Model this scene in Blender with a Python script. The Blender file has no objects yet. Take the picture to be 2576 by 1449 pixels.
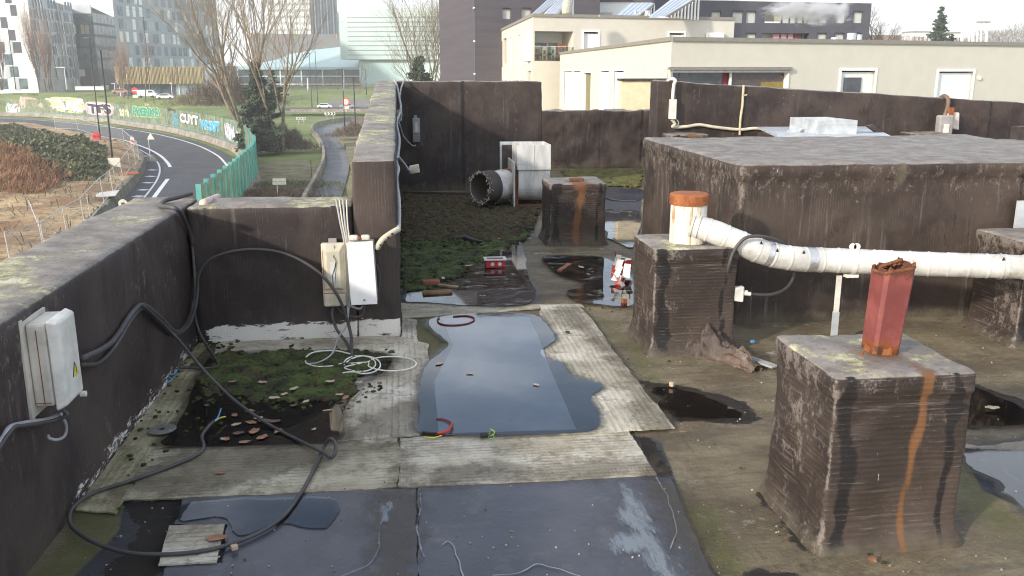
import bpy, bmesh, math, random
import numpy as np
from mathutils import Vector, Matrix, noise as mn
rnd = random.Random(7)
SC = bpy.context.scene
COL = SC.collection
# ---------------------------------------------------------------- camera model (world axes follow the building)
F = 2223.; PT = math.radians(13.87); YW = math.radians(7.1); H = 2.0
cy, sy, cp, sp = math.cos(YW), math.sin(YW), math.cos(PT), math.sin(PT)
def ray(u, v):
    x = (u-1288)/F; y = -(v-724.5)/F
    d = (x, cp+y*sp, -sp+y*cp)
    return (d[0]*cy+d[1]*sy, -d[0]*sy+d[1]*cy, d[2])
def G(u, v, z=0.):
    d = ray(u, v); t = (z-H)/d[2]; return Vector((d[0]*t, d[1]*t, z))
def PX(u, v, X0):
    d = ray(u, v); t = X0/d[0]; return Vector((X0, d[1]*t, H+d[2]*t))
def PY(u, v, Y0):
    d = ray(u, v); t = Y0/d[1]; return Vector((d[0]*t, Y0, H+d[2]*t))
def WP(u, v, b):
    k = (724.5-v)/F; z = b*(k*cp-sp)/(cp+k*sp); a = (u-1288)*(b*cp-z*sp)/F
    return Vector((a*cy+b*sy, -a*sy+b*cy, z+H))
cam = bpy.data.cameras.new('camera'); co = bpy.data.objects.new('camera', cam); COL.objects.link(co)
cam.sensor_width = 36; cam.lens = 36*F/2576; cam.clip_start = .05; cam.clip_end = 6000
co.location = (0, 0, H); co.rotation_euler = (math.pi/2-PT, 0, -YW); SC.camera = co
SC.render.resolution_x = 1024; SC.render.resolution_y = 576
SC.view_settings.view_transform = 'Standard'; SC.view_settings.look = 'None'
# ---------------------------------------------------------------- tags
def tag(o, label=None, cat=None, group=None, kind=None):
    if label: o['label'] = label
    if cat: o['category'] = cat
    if group: o['group'] = group
    if kind: o['kind'] = kind
    return o
def empty(name, loc, label=None, cat=None, group=None):
    o = bpy.data.objects.new(name, None); COL.objects.link(o); o.location = loc
    o.empty_display_size = .1
    return tag(o, label, cat, group)
def wloc(o):
    l = Vector(o.location)
    while o.parent: o = o.parent; l = l+Vector(o.location)
    return l
class MB:
    def __init__(s): s.v = []; s.f = []; s.a = {}
    def vert(s, p): s.v.append(tuple(p)); return len(s.v)-1
    def face(s, pts): n = len(s.v); s.v += [tuple(p) for p in pts]; s.f.append(tuple(range(n, n+len(pts))))
    def box(s, x0, x1, y0, y1, z0, z1):
        n = len(s.v)
        s.v += [(x, y, z) for z in (z0, z1) for x, y in ((x0, y0), (x1, y0), (x1, y1), (x0, y1))]
        s.f += [tuple(n+i for i in q) for q in ((3,2,1,0),(4,5,6,7),(0,1,5,4),(1,2,6,5),(2,3,7,6),(3,0,4,7))]
        return s
    def hexa(s, b, t):      # bottom 4, top 4 points
        n = len(s.v); s.v += [tuple(p) for p in b]+[tuple(p) for p in t]
        s.f += [tuple(n+i for i in q) for q in ((3,2,1,0),(4,5,6,7),(0,1,5,4),(1,2,6,5),(2,3,7,6),(3,0,4,7))]
        return s
    def bar(s, p, q, w, h=None, up=(0,0,1)):
        p, q = Vector(p), Vector(q); h = h or w; d = (q-p).normalized(); up = Vector(up)
        if abs(d.dot(up)) > .95: up = Vector((0,1,0))
        r = d.cross(up).normalized()*w/2; t = r.cross(d).normalized()*h/2
        return s.hexa([p-r-t, p+r-t, p+r+t, p-r+t], [q-r-t, q+r-t, q+r+t, q-r+t])
    def tube(s, pts, r, n=8, cap=True):
        pts = [Vector(p) for p in pts]; rr = r if isinstance(r, (list, tuple)) else [r]*len(pts)
        rings = []; prev = None
        for i, p in enumerate(pts):
            d = (pts[min(i+1, len(pts)-1)]-pts[max(i-1, 0)])
            d = d.normalized() if d.length > 1e-9 else Vector((0,0,1))
            if prev is None:
                a = Vector((0,0,1)) if abs(d.z) < .9 else Vector((1,0,0)); x = d.cross(a).normalized()
            else:
                x = (prev-d*prev.dot(d)); x = x.normalized() if x.length > 1e-6 else d.orthogonal().normalized()
            prev = x; y = d.cross(x); base = len(s.v)
            s.v += [tuple(p+(x*math.cos(2*math.pi*k/n)+y*math.sin(2*math.pi*k/n))*rr[i]) for k in range(n)]
            rings.append(base)
        for a, b in zip(rings, rings[1:]):
            for k in range(n): s.f.append((a+k, a+(k+1)%n, b+(k+1)%n, b+k))
        if cap:
            s.f.append(tuple(rings[0]+k for k in range(n))[::-1]); s.f.append(tuple(rings[-1]+k for k in range(n)))
        return s
    def lathe(s, c, prof, n=24, axis='z'):
        base = len(s.v); m = len(prof)
        for k in range(n):
            a = 2*math.pi*k/n; ca, sa = math.cos(a), math.sin(a)
            for r, h in prof:
                if axis == 'z': s.v.append((c[0]+r*ca, c[1]+r*sa, c[2]+h))
                elif axis == 'x': s.v.append((c[0]+h, c[1]+r*ca, c[2]+r*sa))
                else: s.v.append((c[0]+r*ca, c[1]+h, c[2]+r*sa))
        for k in range(n):
            k2 = (k+1)%n
            for j in range(m-1): s.f.append((base+k*m+j, base+k2*m+j, base+k2*m+j+1, base+k*m+j+1))
        return s
    def sheet(s, poly, t=.004):     # flat plate, top face at poly's z, thickness t
        n = len(s.v); k = len(poly)
        s.v += [tuple(p) for p in poly]+[(p[0], p[1], p[2]-t) for p in poly]
        area = sum(poly[i][0]*poly[(i+1)%k][1]-poly[(i+1)%k][0]*poly[i][1] for i in range(k))
        top = tuple(range(n, n+k)); s.f.append(top if area > 0 else top[::-1])
        for i in range(k):
            j = (i+1)%k; q = (n+i, n+j, n+k+j, n+k+i); s.f.append(q[::-1] if area > 0 else q)
        return s
    def blob(s, c, r, sub=1, amp=.25, sq=(1,1,1), seed=0):
        bm = bmesh.new(); bmesh.ops.create_icosphere(bm, subdivisions=sub, radius=1)
        n = len(s.v); c = Vector(c)
        for v in bm.verts:
            k = 1+amp*mn.noise(v.co*1.7+Vector((seed*3.1, seed*1.7, seed)))*2
            s.v.append((c.x+v.co.x*r*sq[0]*k, c.y+v.co.y*r*sq[1]*k, c.z+v.co.z*r*sq[2]*k))
        s.f += [tuple(n+v.index for v in f.verts) for f in bm.faces]; bm.free()
        return s
    def grid(s, fn, nu, nv):
        n = len(s.v)
        for i in range(nu+1):
            for j in range(nv+1): s.v.append(tuple(fn(i/nu, j/nv)))
        for i in range(nu):
            for j in range(nv):
                a = n+i*(nv+1)+j; s.f.append((a, a+nv+1, a+nv+2, a+1))
        return s
    def build(s, name, mat, parent=None, loc=None, smooth=False, label=None, cat=None, group=None, kind=None, recalc=True):
        if not s.v: return None
        if parent is not None: o0 = wloc(parent)
        elif loc is not None: o0 = Vector(loc)
        else:
            A = np.array(s.v); o0 = Vector(((A[:,0].min()+A[:,0].max())/2, (A[:,1].min()+A[:,1].max())/2, A[:,2].min()))
        me = bpy.data.meshes.new(name)
        me.from_pydata([(x-o0.x, y-o0.y, z-o0.z) for x, y, z in s.v], [], s.f)
        for k, arr in s.a.items():
            at = me.attributes.new(k, 'FLOAT', 'POINT'); at.data.foreach_set('value', list(arr))
        if recalc:
            bm = bmesh.new(); bm.from_mesh(me)
            if not s.a: bmesh.ops.remove_doubles(bm, verts=bm.verts, dist=1e-5)
            bmesh.ops.recalc_face_normals(bm, faces=bm.faces); bm.to_mesh(me); bm.free()
        if smooth: me.polygons.foreach_set('use_smooth', [True]*len(me.polygons))
        me.materials.append(mat)
        ob = bpy.data.objects.new(name, me); COL.objects.link(ob)
        if parent is not None: ob.parent = parent
        else: ob.location = o0
        return tag(ob, label, cat, group, kind)
def bevel(o, w=.01, seg=2):
    m = o.modifiers.new('b', 'BEVEL'); m.width = w; m.segments = seg; m.limit_method = 'ANGLE'; m.harden_normals = False
    return o
def copy_tree(o, loc, label=None, rz=None, parent=None, scale=None):
    c = o.copy(); COL.objects.link(c)
    if parent is not None: c.parent = parent
    else:
        c.location = loc
        if rz is not None: c.rotation_euler.z = rz
        if scale is not None: c.scale = (scale,)*3
        if label: c['label'] = label
    for ch in [x for x in bpy.data.objects if x.parent == o and x is not c]: copy_tree(ch, None, parent=c)
    return c
def cat_rom(pts, n=8, closed=False):
    P = [Vector(p) for p in pts]; out = []; L = len(P)
    rng = range(L if closed else L-1)
    for i in rng:
        if closed: a, b, c, d = P[(i-1)%L], P[i], P[(i+1)%L], P[(i+2)%L]
        else: a, b, c, d = P[max(i-1,0)], P[i], P[i+1], P[min(i+2, L-1)]
        for k in range(n):
            t = k/n
            out.append(.5*((2*b)+(c-a)*t+(2*a-5*b+4*c-d)*t*t+(3*b-a-3*c+d)*t**3))
    if not closed: out.append(P[-1])
    return out
def rough_poly(pts, step, amp, seed=0, fr=6.):
    P = [Vector(p) for p in pts]; out = []
    for a, b in zip(P, P[1:]+P[:1]):
        d = b-a; n = max(1, int(d.length/step)); nm = Vector((-d.y, d.x, 0)).normalized()
        for k in range(n):
            p = a+d*(k/n)
            o = mn.noise(Vector((p.x*fr+seed*9.3, p.y*fr, seed)))+.5*mn.noise(Vector((p.x*fr*3+seed, p.y*fr*3, seed+5)))
            out.append(p+nm*amp*o)
    return out
def gp(pl, z): return [G(u, v, z) for u, v in pl]
# signed distance to polygon (numpy) negative inside
def sdf(P, poly):
    poly = np.array([(p[0], p[1]) for p in poly]); d = np.full(len(P), 1e18); s = np.ones(len(P))
    n = len(poly)
    for i in range(n):
        a = poly[i]; b = poly[i-1]; e = b-a; w = P-a
        t = np.clip((w@e)/max(1e-12, e@e), 0, 1); q = w-t[:,None]*e
        d = np.minimum(d, (q**2).sum(1))
        c1 = P[:,1] >= a[1]; c2 = P[:,1] < b[1]; c3 = e[0]*w[:,1] > e[1]*w[:,0]
        fl = (c1&c2&c3)|((~c1)&(~c2)&(~c3)); s[fl] *= -1
    return s*np.sqrt(d)
# ---------------------------------------------------------------- materials
def nt(name):
    m = bpy.data.materials.new(name); m.use_nodes = True; t = m.node_tree; t.nodes.clear()
    return m, t
def N(t, kind, **kw):
    n = t.nodes.new(kind)
    for k, v in kw.items():
        if k.startswith('i_'):
            key = k[2:].replace('_', ' ')
            n.inputs[key].default_value = v
        else: setattr(n, k, v)
    return n
def ramp(t, src, p0, p1, c0=(0,0,0,1), c1=(1,1,1,1)):
    r = t.nodes.new('ShaderNodeMapRange'); r.interpolation_type = 'SMOOTHSTEP'
    r.inputs['From Min'].default_value = p0; r.inputs['From Max'].default_value = p1
    t.links.new(src, r.inputs['Value']); return r.outputs['Result']
def mixc(t, fac, a, b, mode='MIX'):
    m = t.nodes.new('ShaderNodeMix'); m.data_type = 'RGBA'; m.blend_type = mode
    for sock, val in ((m.inputs['Factor'], fac), (m.inputs['A'], a), (m.inputs['B'], b)):
        if hasattr(val, 'is_linked') or hasattr(val, 'links'): t.links.new(val, sock)
        else:
            sock.default_value = val if isinstance(val, (int, float)) else (*val, 1) if len(val) == 3 else val
    return m.outputs['Result']
# the first A/B sockets of a Mix node set to RGBA are picked by type below
def _mixc(t, fac, a, b, mode='MIX'):
    m = t.nodes.new('ShaderNodeMix'); m.data_type = 'RGBA'; m.blend_type = mode
    A = [s for s in m.inputs if s.name == 'A' and s.type == 'RGBA'][0]; B = [s for s in m.inputs if s.name == 'B' and s.type == 'RGBA'][0]
    Fc = m.inputs[0]; O = [s for s in m.outputs if s.type == 'RGBA'][0]
    for sock, val in ((Fc, fac), (A, a), (B, b)):
        if isinstance(val, bpy.types.NodeSocket): t.links.new(val, sock)
        elif isinstance(val, (int, float)): sock.default_value = val
        else: sock.default_value = (*val[:3], 1)
    return O
mixc = _mixc
def mathn(t, op, a, b=0.):
    m = t.nodes.new('ShaderNodeMath'); m.operation = op
    for i, val in enumerate((a, b)):
        if isinstance(val, bpy.types.NodeSocket): t.links.new(val, m.inputs[i])
        else: m.inputs[i].default_value = val
    return m.outputs[0]
def noise(t, vec, scale, detail=4, rough=.6, stretch=None, off=0., dist=0.):
    if stretch or off:
        mp = t.nodes.new('ShaderNodeMapping'); mp.inputs['Scale'].default_value = stretch or (1,1,1)
        mp.inputs['Location'].default_value = (off, off*.7, off*.3)
        t.links.new(vec, mp.inputs['Vector']); vec = mp.outputs['Vector']
    n = N(t, 'ShaderNodeTexNoise'); n.inputs['Scale'].default_value = scale; n.inputs['Detail'].default_value = detail
    n.inputs['Roughness'].default_value = rough; n.inputs['Distortion'].default_value = dist
    t.links.new(vec, n.inputs['Vector']); return n.outputs['Fac']
def attr(t, name):
    a = N(t, 'ShaderNodeAttribute'); a.attribute_name = name; return a.outputs['Fac']
def masked(t, m, nz, k=.6, w=.12):   # break a soft mask with a noise
    s = mathn(t, 'ADD', m, mathn(t, 'MULTIPLY', mathn(t, 'SUBTRACT', nz, .5), k*2))
    return ramp(t, s, .5-w, .5+w)
def finish(t, col, rough, bump=None, bstr=.3, bdist=.01, metallic=0., spec=.5, coat=0., trans=0.):
    b = N(t, 'ShaderNodeBsdfPrincipled'); o = N(t, 'ShaderNodeOutputMaterial')
    for sock, val in ((b.inputs['Base Color'], col), (b.inputs['Roughness'], rough), (b.inputs['Metallic'], metallic)):
        if isinstance(val, bpy.types.NodeSocket): t.links.new(val, sock)
        elif isinstance(val, (int, float)): sock.default_value = val
        else: sock.default_value = (*val[:3], 1)
    b.inputs['Specular IOR Level'].default_value = spec
    b.inputs['Coat Weight'].default_value = coat
    b.inputs['Transmission Weight'].default_value = trans
    if bump is not None:
        bp = N(t, 'ShaderNodeBump'); bp.inputs['Strength'].default_value = bstr; bp.inputs['Distance'].default_value = bdist
        t.links.new(bump, bp.inputs['Height']); t.links.new(bp.outputs[0], b.inputs['Normal'])
    t.links.new(b.outputs[0], o.inputs['Surface']); return b
def M(name, c1, c2=None, scale=3., rough=.8, r2=None, metallic=0., bump=.3, bscale=40., bdist=.01, stretch=None, c3=None, spec=.5, thr=(.35,.65), t3=(.6,.75), s3=None, coat=0.):
    m, t = nt(name); tc = N(t, 'ShaderNodeTexCoord').outputs['Object']
    c2 = c2 or tuple(min(1, x*1.25) for x in c1)
    n1 = noise(t, tc, scale, 6, .65, stretch); f = ramp(t, n1, *thr); col = mixc(t, f, c1, c2)
    if c3: col = mixc(t, ramp(t, noise(t, tc, s3 or scale*4, 6, .7, stretch, 3.3), *t3), col, c3)
    rr = rough if r2 is None else mathn(t, 'ADD', mathn(t, 'MULTIPLY', f, r2-rough), rough)
    finish(t, col, rr, noise(t, tc, bscale, 5, .7, stretch, 7.) if bump else None, bump, bdist, metallic, spec, coat)
    return m
def wall_felt(name, ribs='z', tone=1., stripe=.5, purple=0.):
    m, t = nt(name); tc = N(t, 'ShaderNodeTexCoord').outputs['Object']
    k = tone
    d = (.023*k, (.0155-purple*.001)*k, (.0120+purple*.003)*k); e = (.058*k, .041*k, (.031+purple*.005)*k)
    col = mixc(t, ramp(t, noise(t, tc, 1.6, 5, .6), .35, .68), d, e)
    # run-off streaks down the face, chalky
    st = (9,9,.5) if ribs != 'h' else (1.2,1.2,26)
    s1 = noise(t, tc, 2.2, 5, .75, st, 4.)
    reg = ramp(t, noise(t, tc, 2.1, 3, .6, None, 9.), .38, .7)
    col = mixc(t, mathn(t, 'MULTIPLY', mathn(t, 'MULTIPLY', ramp(t, s1, .53, .72), reg), stripe), col, (.17*k, .148*k, .13*k))
    col = mixc(t, mathn(t, 'MULTIPLY', ramp(t, noise(t, tc, 7., 8, .8, None, 2.), .56, .72), .35), col, (.12*k, .10*k, .088*k))
    col = mixc(t, mathn(t, 'MULTIPLY', ramp(t, noise(t, tc, 3., 8, .8, (1,1,.35), 12.), .56, .64), .6), col, (.012, .0085, .0075))
    # white flecks
    col = mixc(t, ramp(t, noise(t, tc, 45., 2, .5, (1,1,.3), 5.), .78, .82), col, (.4, .38, .35))
    ch = noise(t, tc, 11., 9, .85, (1.6,1.6,1), 44.)
    col = mixc(t, mathn(t, 'MULTIPLY', masked(t, attr(t, 'chalk'), ch, 1.2, .1), .75), col, (.20, .172, .15))
    # masks painted from the geometry
    n7 = noise(t, tc, 9., 8, .75, None, 1.3); n30 = noise(t, tc, 34., 6, .7, None, 6.)
    top = masked(t, attr(t, 'top'), n7, .45, .2)
    tcol = mixc(t, ramp(t, noise(t, tc, 5., 7, .7, None, 3.), .35, .7), (.15, .125, .102), (.29, .26, .225))
    tcol = mixc(t, mathn(t, 'MULTIPLY', ramp(t, n30, .54, .66), .7), tcol, (.085, .07, .055))
    tcol = mixc(t, mathn(t, 'MULTIPLY', masked(t, attr(t, 'lichen'), noise(t, tc, 26., 9, .8, None, 6.), 1.3, .06), ramp(t, n7, .42, .6)), tcol, (.40, .37, .12))
    tcol = mixc(t, mathn(t, 'MULTIPLY', masked(t, attr(t, 'lichen'), noise(t, tc, 48., 7, .8, None, 8.), 1.2, .05), ramp(t, n7, .5, .62)), tcol, (.48, .48, .40))
    col = mixc(t, top, col, tcol)
    col = mixc(t, masked(t, attr(t, 'tar'), n7, .5, .12), col, (.011, .0085, .008))
    col = mixc(t, masked(t, attr(t, 'mud'), n7, .6, .25), col, (.10, .085, .055))
    col = mixc(t, masked(t, attr(t, 'pale'), noise(t, tc, 6., 9, .8, (1,1,4), 2.), .9, .05), col, (.74, .70, .63))
    col = mixc(t, masked(t, attr(t, 'rust'), noise(t, tc, 20., 6, .7, (1,1,.15), 2.), .9, .3), col, (.15, .068, .026))
    rib = N(t, 'ShaderNodeTexWave'); rib.bands_direction = 'Z' if ribs == 'h' else 'X' if ribs in ('x', 'z') else 'Y'
    rib.inputs['Scale'].default_value = 13. if ribs == 'h' else 14.; rib.inputs['Distortion'].default_value = 1.2 if ribs == 'h' else 2.5
    rib.inputs['Detail'].default_value = 3; rib.inputs['Detail Scale'].default_value = 1.5
    t.links.new(tc, rib.inputs['Vector'])
    hgt = mathn(t, 'ADD', mathn(t, 'MULTIPLY', rib.outputs['Fac'], .25 if ribs == 'h' else .07), mathn(t, 'ADD', n30, mathn(t, 'MULTIPLY', s1, .8)))
    if ribs == 'h':
        rs = mathn(t, 'MULTIPLY', ramp(t, rib.outputs['Fac'], .8, .99), ramp(t, noise(t, tc, 6., 8, .85, (1,1,2.), 21.), .5, .66))
        col = mixc(t, mathn(t, 'MULTIPLY', rs, .42), col, (.22, .19, .165))
    else:
        rs = mathn(t, 'MULTIPLY', ramp(t, rib.outputs['Fac'], .8, .98), ramp(t, noise(t, tc, 4., 6, .8, None, 21.), .5, .66))
        col = mixc(t, mathn(t, 'MULTIPLY', rs, .28), col, (.2, .17, .15))
    finish(t, col, .62, hgt, .55, .006, spec=.45)
    return m
mWX = wall_felt('felt_front', 'x', purple=.5); mWY = wall_felt('felt_side', 'y', 1.05, purple=.8); mWH = wall_felt('felt_chimney', 'h', 1.15, .8)
mBOX = wall_felt('felt_housing', 'x', 1.25, .8)

def strip_mat(name, c1, c2, direc='X', dark=(.10,.095,.07), ribsc=8., wet=0., olive=.4):
    m, t = nt(name); tc = N(t, 'ShaderNodeTexCoord').outputs['Object']
    col = mixc(t, ramp(t, noise(t, tc, 2.5, 6, .7), .35, .65), c1, c2)
    col = mixc(t, mathn(t, 'MULTIPLY', ramp(t, noise(t, tc, 3.2, 6, .75, None, 5.), .47, .62), olive), col, (.15, .13, .055))
    rib = N(t, 'ShaderNodeTexWave'); rib.bands_direction = direc
    rib.inputs['Scale'].default_value = ribsc; rib.inputs['Distortion'].default_value = 1.4; rib.inputs['Detail'].default_value = 3
    rib.inputs['Detail Scale'].default_value = 2.; rib.inputs['Detail Roughness'].default_value = .7
    t.links.new(tc, rib.inputs['Vector'])
    reg = ramp(t, noise(t, tc, 3.5, 7, .8, (2.5,.7,1) if direc == 'X' else (.7,2.5,1), 3.), .42, .62)
    f = mathn(t, 'MULTIPLY', mathn(t, 'MULTIPLY', ramp(t, rib.outputs['Fac'], .6, .95), reg), .6)
    col = mixc(t, f, col, dark)
    st = (30, 1.5, 1) if direc == 'X' else (1.5, 30, 1)
    col = mixc(t, mathn(t, 'MULTIPLY', ramp(t, noise(t, tc, 3., 6, .7, st, 8.), .55, .7), .55), col, (.62, .6, .55))
    col = mixc(t, ramp(t, noise(t, tc, 14., 9, .85, None, 11.), .61, .68), col, (.05, .042, .03))
    col = mixc(t, mathn(t, 'MULTIPLY', ramp(t, noise(t, tc, 1.9, 9, .75, None, 17.), .48, .64), .6), col, (.17, .13, .085))
    col = mixc(t, mathn(t, 'MULTIPLY', ramp(t, noise(t, tc, 5., 9, .82, None, 27.), .52, .62), .6), col, (.10, .08, .05))
    col = mixc(t, mathn(t, 'MULTIPLY', ramp(t, noise(t, tc, .9, 5, .6, None, 37.), .5, .62), .35), col, (.16, .125, .07))
    finish(t, col, .55-wet*.3, mathn(t, 'ADD', mathn(t, 'MULTIPLY', rib.outputs['Fac'], .2), mathn(t, 'ADD', noise(t, tc, 60., 4, .7), mathn(t, 'MULTIPLY', noise(t, tc, 4., 6, .7), 2.))), .9, .008)
    return m
mSX = strip_mat('felt_strip_cream', (.42,.37,.27), (.60,.55,.45), 'Y', ribsc=9.)
mSX2 = strip_mat('felt_strip_olive', (.33,.29,.19), (.50,.45,.33), 'Y', ribsc=9., olive=.7)
mSY = strip_mat('felt_strip_pale', (.44,.39,.29), (.62,.57,.47), 'X', ribsc=8., olive=.25)
mSY2 = strip_mat('felt_strip_mossy', (.27,.24,.13), (.43,.39,.255), 'X', ribsc=8., olive=.8)
mWHITE = strip_mat('whitewashed_felt', (.62,.57,.5), (.8,.76,.69), 'Z', dark=(.25,.2,.16), ribsc=22., olive=0.1)

def deck_mat():
    m, t = nt('roof_felt'); tc = N(t, 'ShaderNodeTexCoord').outputs['Object']
    col = mixc(t, ramp(t, noise(t, tc, 1.3, 7, .68, (1,1.6,1)), .36, .64), (.115, .085, .049), (.235, .188, .112))
    s1 = noise(t, tc, 3., 7, .75, (.55,5,1), 3.)
    col = mixc(t, mathn(t, 'MULTIPLY', ramp(t, s1, .5, .66), .6), col, (.075, .063, .044))
    col = mixc(t, mathn(t, 'MULTIPLY', ramp(t, noise(t, tc, 4., 9, .82, None, 6.), .52, .66), .55), col, (.30, .27, .19))
    col = mixc(t, mathn(t, 'MULTIPLY', ramp(t, noise(t, tc, 1.7, 9, .8, (1,1.3,1), 31.), .5, .62), .6), col, (.085, .062, .036))
    col = mixc(t, mathn(t, 'MULTIPLY', ramp(t, noise(t, tc, 9., 8, .85, (.4,3,1), 41.), .58, .7), .5), col, (.04, .032, .02))
    n = noise(t, tc, 5., 9, .78, None, 1.); n2 = noise(t, tc, 13., 7, .75, None, 4.)
    n3 = noise(t, tc, 5., 10, .75, None, 14.)
    gm = masked(t, attr(t, 'green'), n, .7, .2); col = mixc(t, mathn(t, 'MULTIPLY', gm, .75), col, (.105, .105, .022))
    pm = masked(t, attr(t, 'pale'), n, .8, .1); col = mixc(t, pm, col, (.40, .37, .31))
    wm = masked(t, attr(t, 'wet'), n3, .25, .04)
    wcol = mixc(t, ramp(t, noise(t, tc, 2.2, 7, .7, None, 8.), .35, .7), (.030, .031, .038), (.052, .053, .062))
    wcol = mixc(t, mathn(t, 'MULTIPLY', ramp(t, n2, .58, .7), .35), wcol, (.09, .085, .08))
    col = mixc(t, wm, col, wcol)
    mm = masked(t, attr(t, 'mud'), n2, 1.1, .07); col = mixc(t, mm, col, (.013, .009, .006))
    col = mixc(t, ramp(t, noise(t, tc, 70., 3, .6, None, 2.), .74, .78), col, (.42, .40, .33))
    col = mixc(t, mathn(t, 'MULTIPLY', ramp(t, noise(t, tc, 38., 5, .7, None, 12.), .62, .7), .8), col, (.025, .02, .014))
    fg = noise(t, tc, 24., 9, .85, (1,1.4,1), 51.)
    col = mixc(t, mathn(t, 'MULTIPLY', ramp(t, fg, .53, .64), .55), col, (.035,.026,.016)); col = mixc(t, mathn(t, 'MULTIPLY', ramp(t, fg, .45, .36), .30), col, (.30,.26,.185))
    sc = noise(t, tc, 6., 8, .8, (.3,6,1), 61.); col = mixc(t, mathn(t, 'MULTIPLY', ramp(t, sc, .62, .70), .45), col, (.36,.33,.26))
    sc2 = noise(t, tc, 3.4, 7, .8, (5,.35,1), 71.); col = mixc(t, mathn(t, 'MULTIPLY', ramp(t, sc2, .60, .68), .55), col, (.045,.036,.022))
    r = mathn(t, 'SUBTRACT', .62, mathn(t, 'MULTIPLY', wm, .3)); r = mathn(t, 'SUBTRACT', r, mathn(t, 'MULTIPLY', mm, .2))
    r = mathn(t, 'ADD', r, mathn(t, 'MULTIPLY', mathn(t, 'SUBTRACT', n2, .5), .3))
    finish(t, col, r, mathn(t, 'ADD', mathn(t, 'ADD', noise(t, tc, 55., 5, .7), fg), mathn(t, 'MULTIPLY', n, 2.2)), .9, .014)
    return m
mDECK = deck_mat()
def water_mat(name, tint=(.8,.82,.85), ior=1.5, rough=.03, film=.0, fcol=(.5,.5,.48), bs=.03):
    m, t = nt(name); tc = N(t, 'ShaderNodeTexCoord').outputs['Object']
    tr = N(t, 'ShaderNodeBsdfTransparent'); tr.inputs[0].default_value = (*tint, 1)
    gl = N(t, 'ShaderNodeBsdfGlossy'); gl.inputs['Roughness'].default_value = rough; gl.inputs['Color'].default_value = (1,1,1,1)
    fr = N(t, 'ShaderNodeFresnel'); fr.inputs['IOR'].default_value = ior
    bp = N(t, 'ShaderNodeBump'); bp.inputs['Strength'].default_value = bs; bp.inputs['Distance'].default_value = .01
    t.links.new(noise(t, tc, 5., 3, .5), bp.inputs['Height'])
    t.links.new(bp.outputs[0], gl.inputs['Normal']); t.links.new(bp.outputs[0], fr.inputs['Normal'])
    mx = N(t, 'ShaderNodeMixShader'); t.links.new(fr.outputs[0], mx.inputs[0]); t.links.new(tr.outputs[0], mx.inputs[1]); t.links.new(gl.outputs[0], mx.inputs[2])
    last = mx.outputs[0]
    if film:
        df = N(t, 'ShaderNodeBsdfDiffuse'); df.inputs[0].default_value = (*fcol, 1)
        m2 = N(t, 'ShaderNodeMixShader')
        f = mathn(t, 'MULTIPLY', ramp(t, noise(t, tc, 6., 8, .75, (1,1.6,1), 3., .6), .5, .68), film)
        t.links.new(f, m2.inputs[0]); t.links.new(last, m2.inputs[1]); t.links.new(df.outputs[0], m2.inputs[2]); last = m2.outputs[0]
    o = N(t, 'ShaderNodeOutputMaterial'); t.links.new(last, o.inputs['Surface']); return m
mWAT = water_mat('puddle_water'); mWATB = water_mat('murky_water', (.45,.40,.36), film=.0)
mWATF = water_mat('filmed_water', (.6,.6,.6), film=.55, fcol=(.38,.37,.36))
def slate_mat():
    m, t = nt('slate_membrane'); tc = N(t, 'ShaderNodeTexCoord').outputs['Object']
    col = mixc(t, ramp(t, noise(t, tc, 1.1, 6, .65, None, 2.), .35, .65), (.034,.037,.048), (.066,.065,.076))
    n1 = noise(t, tc, 4., 10, .8, None, 5.); col = mixc(t, mathn(t, 'MULTIPLY', ramp(t, n1, .5, .66), .55), col, (.125,.118,.115))
    col = mixc(t, mathn(t, 'MULTIPLY', ramp(t, noise(t, tc, 2.3, 9, .75, (1,.6,1), 15.), .54, .64), .6), col, (.035,.033,.038))
    col = mixc(t, mathn(t, 'MULTIPLY', ramp(t, noise(t, tc, 7., 9, .85, (.35,3,1), 25.), .57, .68), .5), col, (.16,.165,.18))
    col = mixc(t, mathn(t, 'MULTIPLY', ramp(t, noise(t, tc, 1.5, 9, .75, (2.5,.5,1), 35.), .60, .66), .7), col, (.055,.045,.032))
    col = mixc(t, ramp(t, noise(t, tc, 60., 4, .7, None, 45.), .72, .77), col, (.30,.29,.27))
    r = mathn(t, 'ADD', .16, mathn(t, 'MULTIPLY', n1, .34))
    finish(t, col, r, mathn(t, 'ADD', noise(t, tc, 30., 6, .7), mathn(t, 'MULTIPLY', noise(t, tc, 2.5, 3, .5, None, 3.), 3.)), .3, .01, spec=.6); return m
mSLATE = slate_mat()
mPUDB = M('puddle_bed', (.25,.265,.285), (.33,.345,.36), 1.6, .5, bump=.2, c3=(.20,.19,.17), t3=(.6,.8))  # pale blue-grey bed colour stands in for part of the sky reflection
mPUDP = M('puddle_bed_pale', (.27,.25,.25), (.37,.34,.32), 3, .5, bump=.3)
mBLACKMUD = M('black_mud', (.008,.007,.006), (.022,.019,.015), 9, .25, .6, bump=.9, bscale=25, c3=(.10,.085,.05), t3=(.62,.7))
mREDMUD = M('brown_mud', (.022,.011,.008), (.05,.028,.018), 4, .35, bump=.4, c3=(.12,.10,.08), t3=(.6,.72))
mMOSS = M('moss_green', (.016,.018,.006), (.070,.100,.016), 7, .95, bump=1., bscale=90, c3=(.11,.15,.02), t3=(.6,.75))
mMOSSB = M('moss_brown', (.026,.016,.008), (.085,.055,.024), 8, .95, bump=1., bscale=90, c3=(.06,.07,.018), t3=(.6,.75))
mMOSSY = M('moss_yellow', (.06,.055,.012), (.13,.12,.025), 6, .95, bump=1., bscale=80)
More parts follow.
